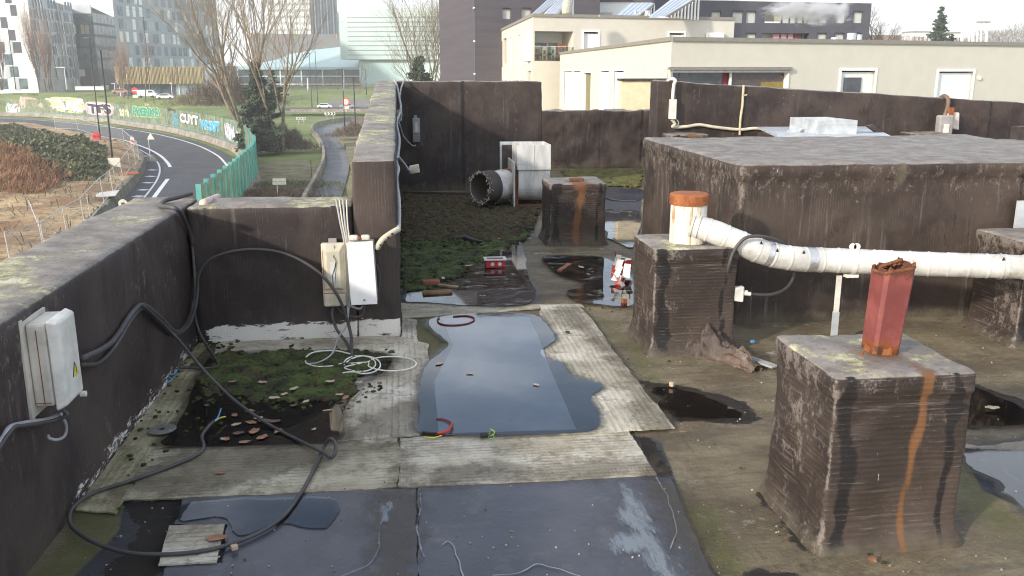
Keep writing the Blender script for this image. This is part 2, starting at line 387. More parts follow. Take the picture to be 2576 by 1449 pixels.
def M2(name, c, rough=.5, metallic=0., var=.15, bump=.08, **k):
    return M(name, tuple(x*(1-var) for x in c), tuple(min(1, x*(1+var)) for x in c), k.pop('scale', 6), rough, metallic=metallic, bump=bump, **k)
mPLW = M2('white_plastic', (.64,.62,.56), .4, c3=(.45,.40,.30), t3=(.66,.8), s3=9)
mPLC = M2('aged_plastic', (.60,.56,.48), .5, c3=(.30,.20,.10), t3=(.62,.75), s3=14)
mPLY = M2('yellowed_plastic', (.55,.50,.38), .5, c3=(.25,.16,.08), t3=(.62,.75), s3=14)
mPLG = M2('grey_plastic', (.30,.29,.28), .5)
mCABLE = M2('grey_cable', (.060,.056,.055), .55, bump=.2)
mCABLEB = M2('black_cable', (.03,.029,.03), .5)
mCABLEG = M2('pale_grey_cable', (.33,.33,.34), .5)
mCABLEW = M2('white_cable', (.72,.70,.62), .5)
mBLUE = M2('blue_wire', (.08,.30,.55), .5); mYEL = M2('yellow_wire', (.62,.52,.06), .5); mREDP = M2('red_plastic', (.45,.03,.03), .45)
mBLK = M2('black', (.015,.015,.016), .5)
mGALV = M('galvanised', (.45,.48,.50), (.60,.63,.65), 5, .42, .55, metallic=.35, bump=.1, bscale=60)
mDUCT = M('duct_white', (.46,.45,.42), (.66,.65,.61), 4, .42, .6, metallic=.1, bump=.35, bscale=22, c3=(.36,.30,.20), t3=(.55,.75), s3=9)
mDUCTD = M('duct_streaked', (.50,.50,.48), (.70,.69,.66), 2.5, .45, .6, metallic=.15, stretch=(3,3,.6), bump=.2, c3=(.18,.14,.11), t3=(.6,.75), s3=7)
mDUCTR = M('duct_rust_streaks', (.62,.58,.46), (.74,.71,.62), 3, .45, stretch=(5,5,.45), bump=.2, c3=(.35,.17,.05), t3=(.5,.62), s3=4)
mTAPE = M('foil_tape', (.55,.55,.56), (.7,.7,.7), 9, .25, metallic=.7, bump=.6, bscale=30)
mRUST = M('rust', (.20,.055,.018), (.34,.12,.035), 9, .8, bump=.5, c3=(.10,.04,.02), t3=(.6,.7))
mRUSTD = M('rust_dark', (.10,.04,.02), (.20,.08,.03), 20, .9, bump=.9, bscale=60)
mREDTUBE = M('faded_red_paint', (.25,.062,.058), (.36,.115,.105), 4, .5, .7, bump=.25, c3=(.26,.07,.035), t3=(.62,.7), s3=12)
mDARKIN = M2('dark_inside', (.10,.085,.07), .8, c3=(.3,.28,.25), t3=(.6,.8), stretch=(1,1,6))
mSHELL = M('dark_sleeve', (.035,.028,.024), (.07,.06,.05), 5, .6, bump=.5)
mCREAM = M('cream_render', (.57,.54,.465), (.60,.57,.49), 1.5, .9, bump=.15, bscale=20, bdist=.02)
mCOPE = M2('grey_coping', (.24,.22,.19), .6, var=.08)
mWFRAME = M2('white_frame', (.80,.80,.76), .5, var=.04)
mWSHUT = M2('white_shutter', (.82,.82,.80), .5, var=.03)
mGLASSD = M('window_glass_dark', (.03,.035,.04), (.08,.09,.10), .8, .12, bump=0, spec=.7)
mCUR = M2('interior_curtain', (.40,.36,.26), .8); mCURY = M2('yellow_curtain', (.26,.19,.05), .8); mCURR = M2('red_curtain', (.17,.015,.025), .7)
mPINK = M2('pink_curtain', (.60,.28,.30), .7); mBLINDG = M2('grey_blind', (.50,.50,.46), .7, var=.1)
mPURP = M('dark_cladding', (.070,.060,.070), (.085,.074,.086), .6, .7, bump=.05, stretch=(.2,.2,3))
mSLT = M('dark_blue_cladding', (.062,.060,.078), (.075,.073,.092), .6, .7, bump=.05)
mSOLAR = M2('solar_panel', (.42,.50,.62), .25, var=.08)
mLAMP = M2('black_paint', (.020,.020,.024), .5)
mLAMPW = M2('pale_post', (.6,.62,.64), .5)
mASPH = M('asphalt', (.055,.057,.066), (.078,.080,.090), .35, .85, bump=.3, bscale=8, c3=(.10,.10,.105), t3=(.55,.8), s3=.12)
mASPH2 = M('worn_asphalt', (.14,.145,.155), (.19,.19,.20), .3, .85, bump=.3, bscale=8)
mPAINT = M('road_paint', (.62,.62,.60), (.78,.78,.76), 2., .7, bump=.1)
mCONC = M('concrete', (.20,.175,.145), (.33,.29,.245), .5, .9, bump=.3, bscale=6, c3=(.13,.11,.085), t3=(.52,.7), s3=1.2)
mCONCG = M('mossy_concrete', (.13,.125,.10), (.22,.21,.17), .6, .9, bump=.3, bscale=6, c3=(.09,.095,.05), t3=(.5,.7), s3=1.5)
mGRASS = M('grass', (.12,.17,.045), (.21,.25,.075), .12, .95, bump=.6, bscale=3, bdist=.2, c3=(.17,.155,.065), t3=(.5,.7), s3=.5)
mEARTH = M('bare_earth', (.25,.14,.07), (.56,.40,.22), .16, .95, bump=.8, bscale=4, bdist=.15, c3=(.13,.095,.055), t3=(.5,.66), s3=1.3)
mSCRUB = M('scrub', (.15,.125,.07), (.27,.235,.13), .3, .95, bump=.6, bscale=4, bdist=.2, c3=(.07,.08,.03), t3=(.5,.7), s3=1.)
mIVY = M('ivy_leaf', (.05,.065,.028), (.13,.14,.07), .6, .6, bump=0, c3=(.36,.34,.22), t3=(.60,.7), s3=2.5)
mBRAM = M('bramble_stem', (.17,.08,.035), (.32,.17,.085), 1.2, .8, bump=0)
mBARK = M('bark_tan', (.18,.14,.095), (.28,.23,.16), .8, .9, bump=0, c3=(.12,.09,.05), t3=(.5,.7), s3=2)
mBARKD = M('bark_brown', (.11,.078,.055), (.18,.13,.095), .8, .9, bump=0)
mBARKR = M('bark_reddish', (.20,.13,.10), (.28,.20,.16), .8, .9, bump=0)
mPINE = M('pine_needles', (.03,.052,.03), (.07,.10,.06), .9, .8, bump=0, c3=(.075,.10,.05), t3=(.58,.72), s3=3)
mTURQ = M('turquoise_paint', (.07,.30,.28), (.11,.38,.35), .8, .5, bump=0, c3=(.05,.26,.25), t3=(.6,.8))
mWHITEB = M('white_cladding', (.82,.83,.83), (.87,.88,.88), .08, .6, bump=0)
mGREYB = M('grey_cladding', (.50,.53,.55), (.62,.65,.67), .12, .5, bump=0, stretch=(1,1,.3))
mGREYP = M('mid_grey_panel', (.36,.39,.41), (.46,.49,.51), .15, .5, bump=0)
mTOWER = M('tower_grey', (.33,.345,.35), (.40,.415,.42), .1, .6, bump=0)
mTOWP = M2('tower_pale_panel', (.80,.82,.80), .5, var=.06, bump=0); mTOWG = M('tower_glass', (.10,.155,.20), (.19,.26,.32), .2, .2, bump=0)
mOFF = M('office_glass', (.06,.095,.11), (.16,.215,.235), .35, .2, bump=0, c3=(.22,.27,.28), t3=(.6,.7), s3=.8)
mOFFD = M2('office_frame', (.085,.09,.10), .6, bump=0)
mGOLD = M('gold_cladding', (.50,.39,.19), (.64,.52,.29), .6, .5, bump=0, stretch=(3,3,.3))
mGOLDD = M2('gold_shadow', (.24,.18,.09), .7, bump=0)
mCYAN = M('pale_glass_roof', (.36,.50,.50), (.44,.57,.56), .04, .35, bump=0)
mCYANB = M('pale_glass_wall', (.40,.50,.48), (.48,.57,.54), .1, .3, bump=0)
mCYANP = M2('pale_glass_pane', (.17,.23,.23), .3, var=.1, bump=0); mCYANL = M2('pale_glass_light', (.64,.70,.66), .3, var=.05, bump=0)
mTINTP = M('dark_band_glass', (.06,.10,.115), (.12,.17,.19), .1, .25, bump=0)
mBRICKG = M2('grey_block', (.17,.17,.18), .7, bump=0)
def glass_panel():
    m, t = nt('scratched_glass'); tc = N(t, 'ShaderNodeTexCoord').outputs['Object']
    tr = N(t, 'ShaderNodeBsdfTransparent'); tr.inputs[0].default_value = (.80,.88,.83,1)
    df = N(t, 'ShaderNodeBsdfPrincipled'); df.inputs['Roughness'].default_value = .4
    col = mixc(t, ramp(t, noise(t, tc, .35, 5, .7), .35, .65), (.20,.23,.14), (.36,.38,.28)); t.links.new(col, df.inputs['Base Color'])
    mx = N(t, 'ShaderNodeMixShader'); t.links.new(mathn(t, 'ADD', mathn(t, 'MULTIPLY', ramp(t, noise(t, tc, .8, 5, .7, None, 4.), .3, .7), .35), .38), mx.inputs[0])
    t.links.new(tr.outputs[0], mx.inputs[1]); t.links.new(df.outputs[0], mx.inputs[2])
    o = N(t, 'ShaderNodeOutputMaterial'); t.links.new(mx.outputs[0], o.inputs['Surface']); return m
mGPAN = glass_panel()
def mesh_panel():      # welded wire mesh: fine wires, mostly open
    m, t = nt('wire_mesh'); tr = N(t, 'ShaderNodeBsdfTransparent')
    df = N(t, 'ShaderNodeBsdfPrincipled'); df.inputs['Base Color'].default_value = (.42,.43,.42,1); df.inputs['Roughness'].default_value = .5
    mx = N(t, 'ShaderNodeMixShader'); mx.inputs[0].default_value = .14
    t.links.new(tr.outputs[0], mx.inputs[1]); t.links.new(df.outputs[0], mx.inputs[2])
    o = N(t, 'ShaderNodeOutputMaterial'); t.links.new(mx.outputs[0], o.inputs['Surface']); return m
mMESH = mesh_panel()
mFENCE = M2('fence_tube', (.48,.48,.46), .5, bump=0)

def tube_mat():
    m, t = nt('rusting_red_paint'); tc = N(t, 'ShaderNodeTexCoord').outputs['Object']; sep = N(t, 'ShaderNodeSeparateXYZ'); t.links.new(tc, sep.inputs[0]); z = sep.outputs['Z']
    col = mixc(t, ramp(t, noise(t, tc, 5., 7, .7), .35, .65), (.16,.038,.034), (.25,.07,.06))
    n = noise(t, tc, 22., 8, .8, None, 3.)
    lo = mathn(t, 'ADD', ramp(t, z, .12, .0), mathn(t, 'MULTIPLY', mathn(t, 'SUBTRACT', n, .5), 2.2))
    col = mixc(t, ramp(t, lo, .45, .6), col, (.20,.055,.015)); col = mixc(t, ramp(t, lo, .85, 1.0), col, (.07,.028,.014))
    hi = mathn(t, 'ADD', ramp(t, z, .30, .40), mathn(t, 'MULTIPLY', mathn(t, 'SUBTRACT', n, .5), 2.))
    col = mixc(t, ramp(t, hi, .5, .7), col, (.12,.035,.02))
    col = mixc(t, ramp(t, noise(t, tc, 60., 4, .7, None, 9.), .68, .73), col, (.10,.02,.02)); col = mixc(t, ramp(t, noise(t, tc, 30., 5, .7, (1,1,.25), 19.), .68, .75), col, (.45,.25,.22))
    finish(t, col, .55, noise(t, tc, 45., 6, .7), .45, .006); return m
mREDTUBE = tube_mat()
# ================================================================ THE ROOF
def lat(a, b, step, r):
    n = max(1, int(round((b-a-2*r)/step)))
    return [a, a+.3*r]+[a+r+(b-a-2*r)*i/n for i in range(n+1)]+[b-.3*r, b]
def felt_block(name, x0, x1, y0, y1, z0, z1, mat, parent=None, step=.06, r=.03, amp=.008, flare=0., lip=0., liph=.09, deform=None, attrs=None, seed=0, nfreq=2.2, **kw):
    xs, ys, zs = lat(x0, x1, step, r), lat(y0, y1, step, r), lat(z0-r, z1, step, r)
    nx, ny, nz = len(xs)-1, len(ys)-1, len(zs)-1
    idx = {}; raw = []; mb = MB()
    def vid(i, j, k):
        q = (i, j, k)
        if q not in idx: idx[q] = len(raw); raw.append((xs[i], ys[j], zs[k]))
        return idx[q]
    for i in range(nx):
        for j in range(ny): mb.f.append((vid(i,j,nz), vid(i+1,j,nz), vid(i+1,j+1,nz), vid(i,j+1,nz)))
    for i in range(nx):
        for k in range(nz):
            mb.f.append((vid(i,0,k), vid(i+1,0,k), vid(i+1,0,k+1), vid(i,0,k+1))); mb.f.append((vid(i,ny,k), vid(i,ny,k+1), vid(i+1,ny,k+1), vid(i+1,ny,k)))
    for j in range(ny):
        for k in range(nz):
            mb.f.append((vid(0,j,k), vid(0,j,k+1), vid(0,j+1,k+1), vid(0,j+1,k))); mb.f.append((vid(nx,j,k), vid(nx,j+1,k), vid(nx,j+1,k+1), vid(nx,j,k+1)))
    P = np.array(raw); lo = np.array([x0+r, y0+r, -9]); hi = np.array([x1-r, y1-r, z1-r])
    C = np.clip(P, lo, hi); D = P-C; L = np.linalg.norm(D, axis=1); nrm = D/np.maximum(L, 1e-9)[:,None]; Q = C+nrm*r
    c = np.array([(x0+x1)/2, (y0+y1)/2])
    if amp:
        for i in range(len(Q)):
            v = Vector(Q[i]); v.z *= .8
            Q[i] += nrm[i]*amp*(mn.noise(v*nfreq+Vector((seed, 0, 0)))*1.3+.6*mn.noise(v*nfreq*3.3+Vector((0, seed, 0))))
    hn = nrm.copy(); hn[:,2] = 0
    if lip: Q += hn*(lip*np.clip(1-(z1-liph-Q[:,2])/.012, 0, 1))[:,None]
    if flare: Q += hn*(flare*np.clip(1-(Q[:,2]-z0)/.16, 0, 1)**2)[:,None]
    A = attrs(Q, nrm) if attrs else {}
    if 'top' not in A: A['top'] = np.clip((nrm[:,2]-.35)*2, 0, 1)
    if deform: Q = deform(Q)
    mb.v = [tuple(q) for q in Q]; mb.a = {k: np.asarray(v, dtype=float) for k, v in A.items()}
    return mb.build(name, mat, parent, smooth=True, **kw)
def nz(Q, s, seed=0): return np.array([mn.noise(Vector((q[0]*s+seed, q[1]*s, q[2]*s))) for q in Q])
def sm(x, a, b): t = np.clip((x-a)/(b-a), 0, 1); return t*t*(3-2*t)
# --- deck
d0x, d1x, d0y, d1y = -1.6, 7.5, 1.2, 18.4; st = .036
gx = np.arange(d0x, d1x+st, st); gy = np.arange(d0y, d1y+st, st); NX, NY = len(gx), len(gy)
XX, YY = np.meshgrid(gx, gy, indexing='ij'); PP = np.stack([XX.ravel(), YY.ravel()], 1)
def reg(polys, soft=.04, warp=.0):
    out = np.zeros(len(PP))
    for pl in polys: out = np.maximum(out, np.clip(.5-sdf(PP, gp(pl, 0) if len(pl[0]) == 2 and max(abs(pl[0][0]), abs(pl[0][1])) > 20 else pl)/soft*.5, 0, 1))
    return out
wet = reg([[(310,1250),(1050,1222),(1650,1192),(1700,1200),(1725,1290),(1760,1380),(1830,1470),(1800,1800),(100,1800),(180,1450),(300,1330)],
           [(1520,478),(1615,478),(1608,620),(1560,615),(1520,560)],[(2420,1110),(2700,1095),(2700,1330),(2470,1230)],[(1600,1085),(1665,1110),(1700,1200),(1650,1195)]], .05)
mud = reg([[(300,1262),(470,1250),(430,1330),(400,1449),(330,1500),(200,1500),(310,1390),(350,1330)],
           [(1612,955),(1700,963),(1790,985),(1880,1010),(1912,1050),(1870,1068),(1760,1055),(1690,1060),(1650,1020)],
           [(2425,955),(2600,1010),(2700,1060),(2420,1078)],[(1585,1090),(1640,1098),(1690,1190),(1655,1195)],
           [(1640,1290),(1700,1300),(1760,1449),(1690,1449)],[(1880,1430),(2000,1440),(2100,1500),(1800,1500)],
           [(1975,900),(1990,1000),(1960,1200),(1930,1230)],[(1925,1225),(2060,1378),(2040,1400),(1900,1240)],
           [(960,1230),(1040,1228),(1010,1330),(960,1449),(900,1449),(950,1330)], [(1010,480),(1370,490),(1340,600),(1200,660),(1010,690)]], .05)
green = np.maximum(reg([[(60,1449),(200,1290),(330,1290),(300,1400),(250,1600),(0,1600)],[(1690,1230),(1800,1290),(1960,1600),(1860,1600)],
           [(1480,780),(1600,860),(1640,950),(1560,860)],[(2400,1150),(2576,1300),(2576,1400),(2420,1260)],[(1010,760),(1110,760),(1130,865),(1080,900),(1010,860)]], .25),
           .25*(np.array([mn.noise(Vector((p[0]*.9, p[1]*.9, 4))) for p in PP])+.3))
pale = reg([[(1490,1010),(1560,1040),(1500,1075)],[(2440,1120),(2560,1112),(2576,1150),(2480,1150)]], .06)*.6
hz = np.array([mn.noise(Vector((p[0]*1.1, p[1]*1.1, 0)))*.006+mn.noise(Vector((p[0]*5, p[1]*5, 3)))*.003 for p in PP])-.008
pal2 = np.array([mn.noise(Vector((p[0]*.5+3, p[1]*2.2, 9))) for p in PP])
pale = np.maximum(pale, np.clip(pal2*1.2-.05, 0, .32)*(PP[:,0] > 1.3))
mb = MB(); mb.v = [(p[0], p[1], h) for p, h in zip(PP, hz)]
mb.f = [(i*NY+j, (i+1)*NY+j, (i+1)*NY+j+1, i*NY+j+1) for i in range(NX-1) for j in range(NY-1) if not ((gx[i] < -.3 and gy[j] > 6.9) or (gx[i] < 2.38 and gy[j] > 15.2))]
mb.a = dict(wet=wet, mud=mud, green=green, pale=pale)
mb.build('roof_deck', mDECK, loc=(0,0,0), smooth=True, kind='structure', recalc=False)

# --- parapets
def lich(Q, n, k=.35, s=1.5, seed=0): return np.clip((nz(Q, s, seed)+k)*1.1, 0, .75)*(n[:,2] > .3)
def a_left(Q, n):
    return dict(chalk=np.clip(.2+.3*nz(Q, 1.2, 5), 0, .5)*(n[:,2] < .5),top=np.clip((n[:,2]-.35)*2, 0, 1), lichen=lich(Q, n, .12, 2.2), tar=.35*(sm(Q[:,2], .8, .97))*(1-n[:,2]),
                mud=.4*(1-sm(Q[:,2], .02, .35))*(Q[:,1] < 4.0), pale=.46*(1-sm(Q[:,2], .03, .16))*sm(Q[:,1], 3.85, 4.0)*(n[:,0] > .3))
felt_block('parapet_wall', -2.06, -1.57, .6, 7.1, 0, 1.045, mWY, step=.07, r=.035, amp=.014, attrs=a_left, seed=2,
    label='long low parapet wall along the roof edge above the curved road, lichen on its top', cat='parapet')
def slope_top(ya, yb, za, zb, base):
    def f(Q):
        t = np.clip((Q[:,1]-ya)/(yb-ya), 0, 1); k = (za+(zb-za)*t)/base; Q = Q.copy(); Q[:,2] = np.where(Q[:,2] > 0, Q[:,2]*k, Q[:,2]); return Q
    return f
def a_cross(Q, n):
    x = Q[:,0]; f = (n[:,1] < -.3)
    pl = np.clip(1.0-np.abs(Q[:,2]-.065)/.105, 0, 1)*f*sm(x, -1.56, -1.38)
    seam = np.exp(-((x+1.42)/.012)**2)*.6+np.exp(-((x+.5)/.01)**2)*.6
    return dict(top=np.clip((n[:,2]-.35)*2, 0, 1), lichen=lich(Q, n, .1, 2.5, 3), pale=np.clip(pl*2.2, 0, 1)*.68, tar=seam*f*.8+.3*sm(Q[:,2], .85, .98)*f)
felt_block('parapet_wall', -1.565, -.372, 6.6, 7.06, 0, 1.03, mWX, step=.035, r=.03, amp=.012, attrs=a_cross, seed=5,
    label='low cross parapet wall with flaking whitewash along its foot, cables hanging on it', cat='parapet')
def a_tall(Q, n):
    f = (n[:,1] < -.3)
    pl = np.clip(1.0-np.abs(Q[:,2]-.065)/.105, 0, 1)*f
    return dict(top=np.clip((n[:,2]-.35)*2, 0, 1), lichen=lich(Q, n, .22, 1.7, 8), pale=np.clip(pl*2.2, 0, 1)*.68, tar=.25*f*sm(Q[:,2], 1., 1.3))
felt_block('parapet_wall', -.37, -.045, 6.6, 15.1, 0, 1.36, mWX, step=.06, r=.025, amp=.012, attrs=a_tall, seed=9, deform=slope_top(6.6, 15.1, 1.36, 1.825, 1.36),
    label='tall parapet wall rising away from the white boxes, yellow lichen on its sloping top', cat='parapet')
def a_seams(xs, w=.014):
    def f(Q, n):
        s = sum(np.exp(-((Q[:,0]-x)/w)**2) for x in xs)
        s2 = sum(np.exp(-((Q[:,0]-x-.05)/.05)**2) for x in xs)
        return dict(chalk=np.clip(.34*s2*(n[:,1] < -.3)+.2*sm(Q[:,2], .2, .0), 0, 1), top=np.clip((n[:,2]-.35)*2, 0, 1)*.8, tar=np.clip(s, 0, 1)*.8*(n[:,1] < -.3), mud=.5*(1-sm(Q[:,2], .0, .3))*(n[:,1] < -.3))
    return f
felt_block('parapet_wall', -.37, 2.4, 15.1, 15.5, 0, 1.815, mWX, step=.07, r=.03, amp=.016, attrs=a_seams([.3, 1.05, 1.9]), seed=12,
    label='tall dark parapet wall at the far end behind the broken duct', cat='parapet')
felt_block('parapet_wall', 2.35, 5.45, 18.25, 18.6, 0, PY(1500, 278, 18.25).z, mWX, step=.06, r=.03, amp=.03, nfreq=3.2, attrs=a_seams([3.25, 4.1, 5.0]), seed=15,
    label='lower wrinkled stretch of parapet in front of the narrow white shutters', cat='parapet')
zr = PY(2576, 258, 15.1); zR = 1.81+(zr.z-1.81)/(zr.x-4.66)*(16-4.66)
def rdef(Q):
    t = np.clip((Q[:,0]-4.38)/(16-4.38), 0, 1); k = (1.82+(zR-1.82)*t)/1.82; Q = Q.copy(); Q[:,2] *= k; return Q
felt_block('parapet_wall', 4.38, 16, 15.08, 15.5, 0, 1.82, mWX, step=.08, r=.03, amp=.022, attrs=a_seams([4.68, 5.0, 5.75, 6.6, 7.5, 8.4, 9.5, 10.6], .018), seed=19, deform=rdef,
    label='long dark parapet wall sloping down to the right below the cream building', cat='parapet')
# cream inner face of the neighbouring parapet seen over the low stretch
mb = MB(); a = PY(1565, 200, 19.2); b = PY(1660, 206, 19.2)
mb.box(a.x, b.x+.5, 19.2, 19.5, -.2, a.z-.03)
nb = mb.build('boundary_wall', M2('cream_paint', (.70,.60,.40), .8, var=.06), label='cream painted wall end glowing in the sun beyond the low parapet', cat='wall')
MB().box(a.x-.03, b.x+.53, 19.15, 19.55, a.z-.028, a.z+.02).build('coping', mSHELL, nb)
# --- felt strips (each a separate lapped sheet)
def strip(pl, z, mat, label, seed=0, t=.008, amp=.011, ob='felt_strip', group=None):
    p = rough_poly(gp(pl, z), .022, amp, seed, 11.)
    return MB().sheet(p, t).build(ob, mat, label=label, cat='roofing felt', group=group)
strip([(380,1130),(620,1120),(850,1108),(1003,1101),(1008,1158),(1000,1225),(820,1236),(560,1247),(305,1257)], .007, mSX2, 'olive ribbed felt strip in front of the mossy pool, left of the seam', 1)
strip([(1007,1101),(1200,1094),(1400,1089),(1580,1083),(1618,1140),(1652,1195),(1350,1211),(1050,1224),(1003,1222)], .009, mSX, 'whitish ribbed felt strip across the foot of the narrow puddle', 2)
strip([(470,925),(545,930),(440,1115),(380,1135),(292,1290),(188,1282),(330,1085),(505,855),(545,850)], .006, mSY2, 'long mossy ribbed felt strip beside the left parapet', 3)
strip([(932,870),(1005,858),(1070,862),(1080,905),(1055,990),(1052,1040),(1058,1094),(850,1110),(862,1040),(905,960)], .012, mSY, 'cream ribbed felt sheet between moss pool and narrow puddle', 4)
strip([(545,846),(800,843),(1000,845),(1078,865),(1075,905),(900,890),(540,892)], .009, mSX, 'chalky felt strip under the whitewashed wall foot', 5)
strip([(1360,768),(1455,766),(1500,815),(1545,886),(1400,893),(1330,890),(1355,830)], .012, mSY, 'far ribbed pale felt sheet beyond the short seam by the narrow puddle', 6)
strip([(1370,890),(1546,884),(1600,955),(1697,1075),(1450,1090),(1380,1090),(1345,960)], .015, mSY, 'pointed ribbed pale felt sheet to the right of the narrow puddle', 7)
strip([(1008,762),(1200,766),(1460,764),(1470,772),(1360,775),(1200,788),(1110,794),(1012,800)], .006, mSX2, 'muddy felt strip between the debris pool and the narrow puddle', 8)
strip([(1012,800),(1048,803),(1050,868),(1010,858)], .010, mSY, 'small pale felt patch at the corner of the tall parapet', 9)
strip([(425,1322),(565,1318),(545,1412),(398,1420)], .014, mSX, 'small square ribbed felt patch in the dark foreground', 10, amp=.004)
# dark membrane sheets in the foreground
strip([(460,1255),(1045,1227),(1048,1330),(1052,1800),(250,1800),(420,1425),(560,1415),(572,1320),(440,1318)], .004, mSLATE, 'dark wet membrane sheet in the foreground left of the long seam', 12, t=.006)
strip([(1052,1226),(1640,1197),(1690,1203),(1722,1290),(1770,1400),(2000,1800),(1056,1800)], .006, mSLATE, 'dark wet membrane sheet in the foreground right of the long seam', 13, t=.008)
# --- puddles
def puddle(pl, z, label, mat=mWAT, seed=0, amp=.006, bed=None, bz=.004, sub=14):
    amp *= 1.5
    p = cat_rom(gp(pl, z), sub, True); p = [q+Vector((mn.noise(q*9+Vector((seed,0,0)))+.7*mn.noise(q*27), mn.noise(q*9+Vector((0,seed,5)))+.7*mn.noise(q*31+Vector((7,0,0))), 0))*amp for q in p]
    if bed:
        MB().sheet([(q[0], q[1], z-bz) for q in p], .003).build('puddle_bed', bed, kind='structure')
    return MB().sheet(p, .0015).build('puddle', mat, kind='structure')
P1 = [(1078,812),(1105,797),(1200,788),(1335,791),(1378,820),(1395,855),(1362,880),(1372,900),(1412,912),(1440,945),(1500,962),(1512,978),(1482,1000),(1502,1030),(1505,1068),(1452,1087),(1250,1093),(1062,1086),(1056,1050),(1054,985),(1066,930),(1090,902),(1128,866),(1100,838)]
puddle(P1, .0215, '', mWAT, 1, .008, mPUDP, .003)
MB().sheet(rough_poly(gp([(1110,800),(1330,797),(1352,840),(1385,930),(1450,1080),(1104,1090),(1092,960),(1140,868)], .0197), .1, .003), .001).build('puddle_bed', mPUDB, kind='structure')
puddle([(415,1118),(440,1075),(475,1010),(500,950),(560,890),(900,885),(985,900),(960,940),(905,965),(868,1020),(862,1050),(852,1108),(640,1118)], .014, '', mWAT, 2, .01, mBLACKMUD, .004, 4)
puddle([(1010,720),(1060,660),(1180,630),(1290,600),(1320,640),(1330,700),(1348,735),(1320,766),(1180,768),(1080,760),(1012,755)], .014, '', mWATF, 3, .012, mBLACKMUD, .003, 5)
puddle([(1368,645),(1440,643),(1515,648),(1560,668),(1590,700),(1592,765),(1500,764),(1450,757),(1425,735),(1470,712),(1410,690),(1380,668)], .014, '', mWATF, 4, .012, mREDMUD, .003, 5)
puddle([(1640,975),(1700,975),(1780,1000),(1850,1030),(1860,1048),(1760,1050),(1690,1045),(1660,1010)], .003, '', mWATB, 5, .02, None, 0, 5)
puddle([(2440,975),(2560,1020),(2640,1055),(2432,1068)], .004, '', mWATB, 6, .02, mREDMUD, .003, 6)
puddle([(2420,1118),(2500,1120),(2700,1095),(2700,1330),(2576,1280),(2520,1215),(2440,1170)], .007, '', mWAT, 7, .02, mPUDB, .003, 6)
puddle([(1520,470),(1612,475),(1610,502),(1525,498)], .008, '', mWAT, 8, .02, mPUDB, .003, 6)
puddle([(1518,530),(1560,528),(1610,535),(1600,612),(1560,614),(1525,585)], .008, '', mWATF, 9, .03, mPUDP, .003, 6)
puddle([(480,1262),(760,1250),(850,1262),(838,1310),(800,1330),(700,1318),(600,1345),(560,1300),(450,1310)], .010, '', mWAT, 10, .01, None, 0, 6)
# dried scum lines and pale residue left by the puddles on the dark membrane
def residue(paths, w, z, name='residue_line'):
    mb = MB()
    for pl in paths:
        q = cat_rom(gp(pl, z), 8); L = []; R = []
        for i, p in enumerate(q):
            d = (q[min(i+1, len(q)-1)]-q[max(i-1, 0)]); nn = Vector((-d.y, d.x, 0)).normalized(); ww = w*(.6+.8*abs(mn.noise(p*14)))
            off = nn*mn.noise(p*11)*.012; L.append(p+nn*ww+off); R.append(p-nn*ww+off)
        for i in range(len(q)-1): mb.face([L[i], L[i+1], R[i+1], R[i]])
    return mb
mRES = M2('chalk_residue', (.27,.29,.32), .8)
residue([[(985,1250),(965,1290),(958,1330),(950,1380),(930,1420),(860,1449),(800,1480)],[(1055,1240),(1060,1280),(1050,1330),(1065,1400)],
         [(1110,1370),(1125,1358),(1140,1370),(1150,1400),(1165,1449)],[(1240,1449),(1300,1440),(1350,1418),(1400,1430),(1460,1449)],
         [(1650,1200),(1680,1250),(1700,1330),(1685,1380)]], .0035, .0125).build('scum_line', mRES, kind='structure')
def feather(nm='pale_residue_film', colr=(.27,.31,.35), alpha=.6, rough=.8, stv=(3,.7,1), kk=1.25, sc=7.):
    m, t = nt(nm); tc = N(t, 'ShaderNodeTexCoord').outputs['Object']
    tr = N(t, 'ShaderNodeBsdfTransparent'); df = N(t, 'ShaderNodeBsdfPrincipled'); df.inputs['Base Color'].default_value = (*colr, 1); df.inputs['Roughness'].default_value = rough
    f = masked(t, attr(t, 'm'), noise(t, tc, sc, 9, .78, stv, 0.), kk, .28); f = mathn(t, 'MULTIPLY', f, alpha)
    mx = N(t, 'ShaderNodeMixShader'); t.links.new(f, mx.inputs[0]); t.links.new(tr.outputs[0], mx.inputs[1]); t.links.new(df.outputs[0], mx.inputs[2])
    o = N(t, 'ShaderNodeOutputMaterial'); t.links.new(mx.outputs[0], o.inputs['Surface']); return m
mFEA = feather()
def film(pl, z, soft=.075, mat=None, grow=0., name='residue', jit=0):
    w = gp(pl, z) if len(pl[0]) == 2 else pl; xs = [p.x for p in w]; ys = [p.y for p in w]; s = .02
    X = np.arange(min(xs)-.12, max(xs)+.12, s); Y = np.arange(min(ys)-.12, max(ys)+.12, s); A, B = np.meshgrid(X, Y, indexing='ij'); Q = np.stack([A.ravel(), B.ravel()], 1)
    mb = MB(); mb.v = [(x, y, z) for x, y in Q]; ny = len(Y)
    mb.f = [(i*ny+j, (i+1)*ny+j, (i+1)*ny+j+1, i*ny+j+1) for i in range(len(X)-1) for j in range(ny-1)]
    mb.a = dict(m=np.clip(.5-(sdf(Q, w)-grow)/soft*.5, 0, 1)); mb.build(name, mat or mFEA, kind='structure', recalc=False)
mRIM = feather('wet_silt_rim', (.045,.035,.022), .5, .25, (1,1,1), .9, 11.)
def rim(pl, z, grow=.03, soft=.05): film([Vector((p.x, p.y, z)) for p in cat_rom(gp(pl, z), 5, True)], z, soft, mRIM, grow, 'wet_margin')
rim(P1, .0188, .03, .05)
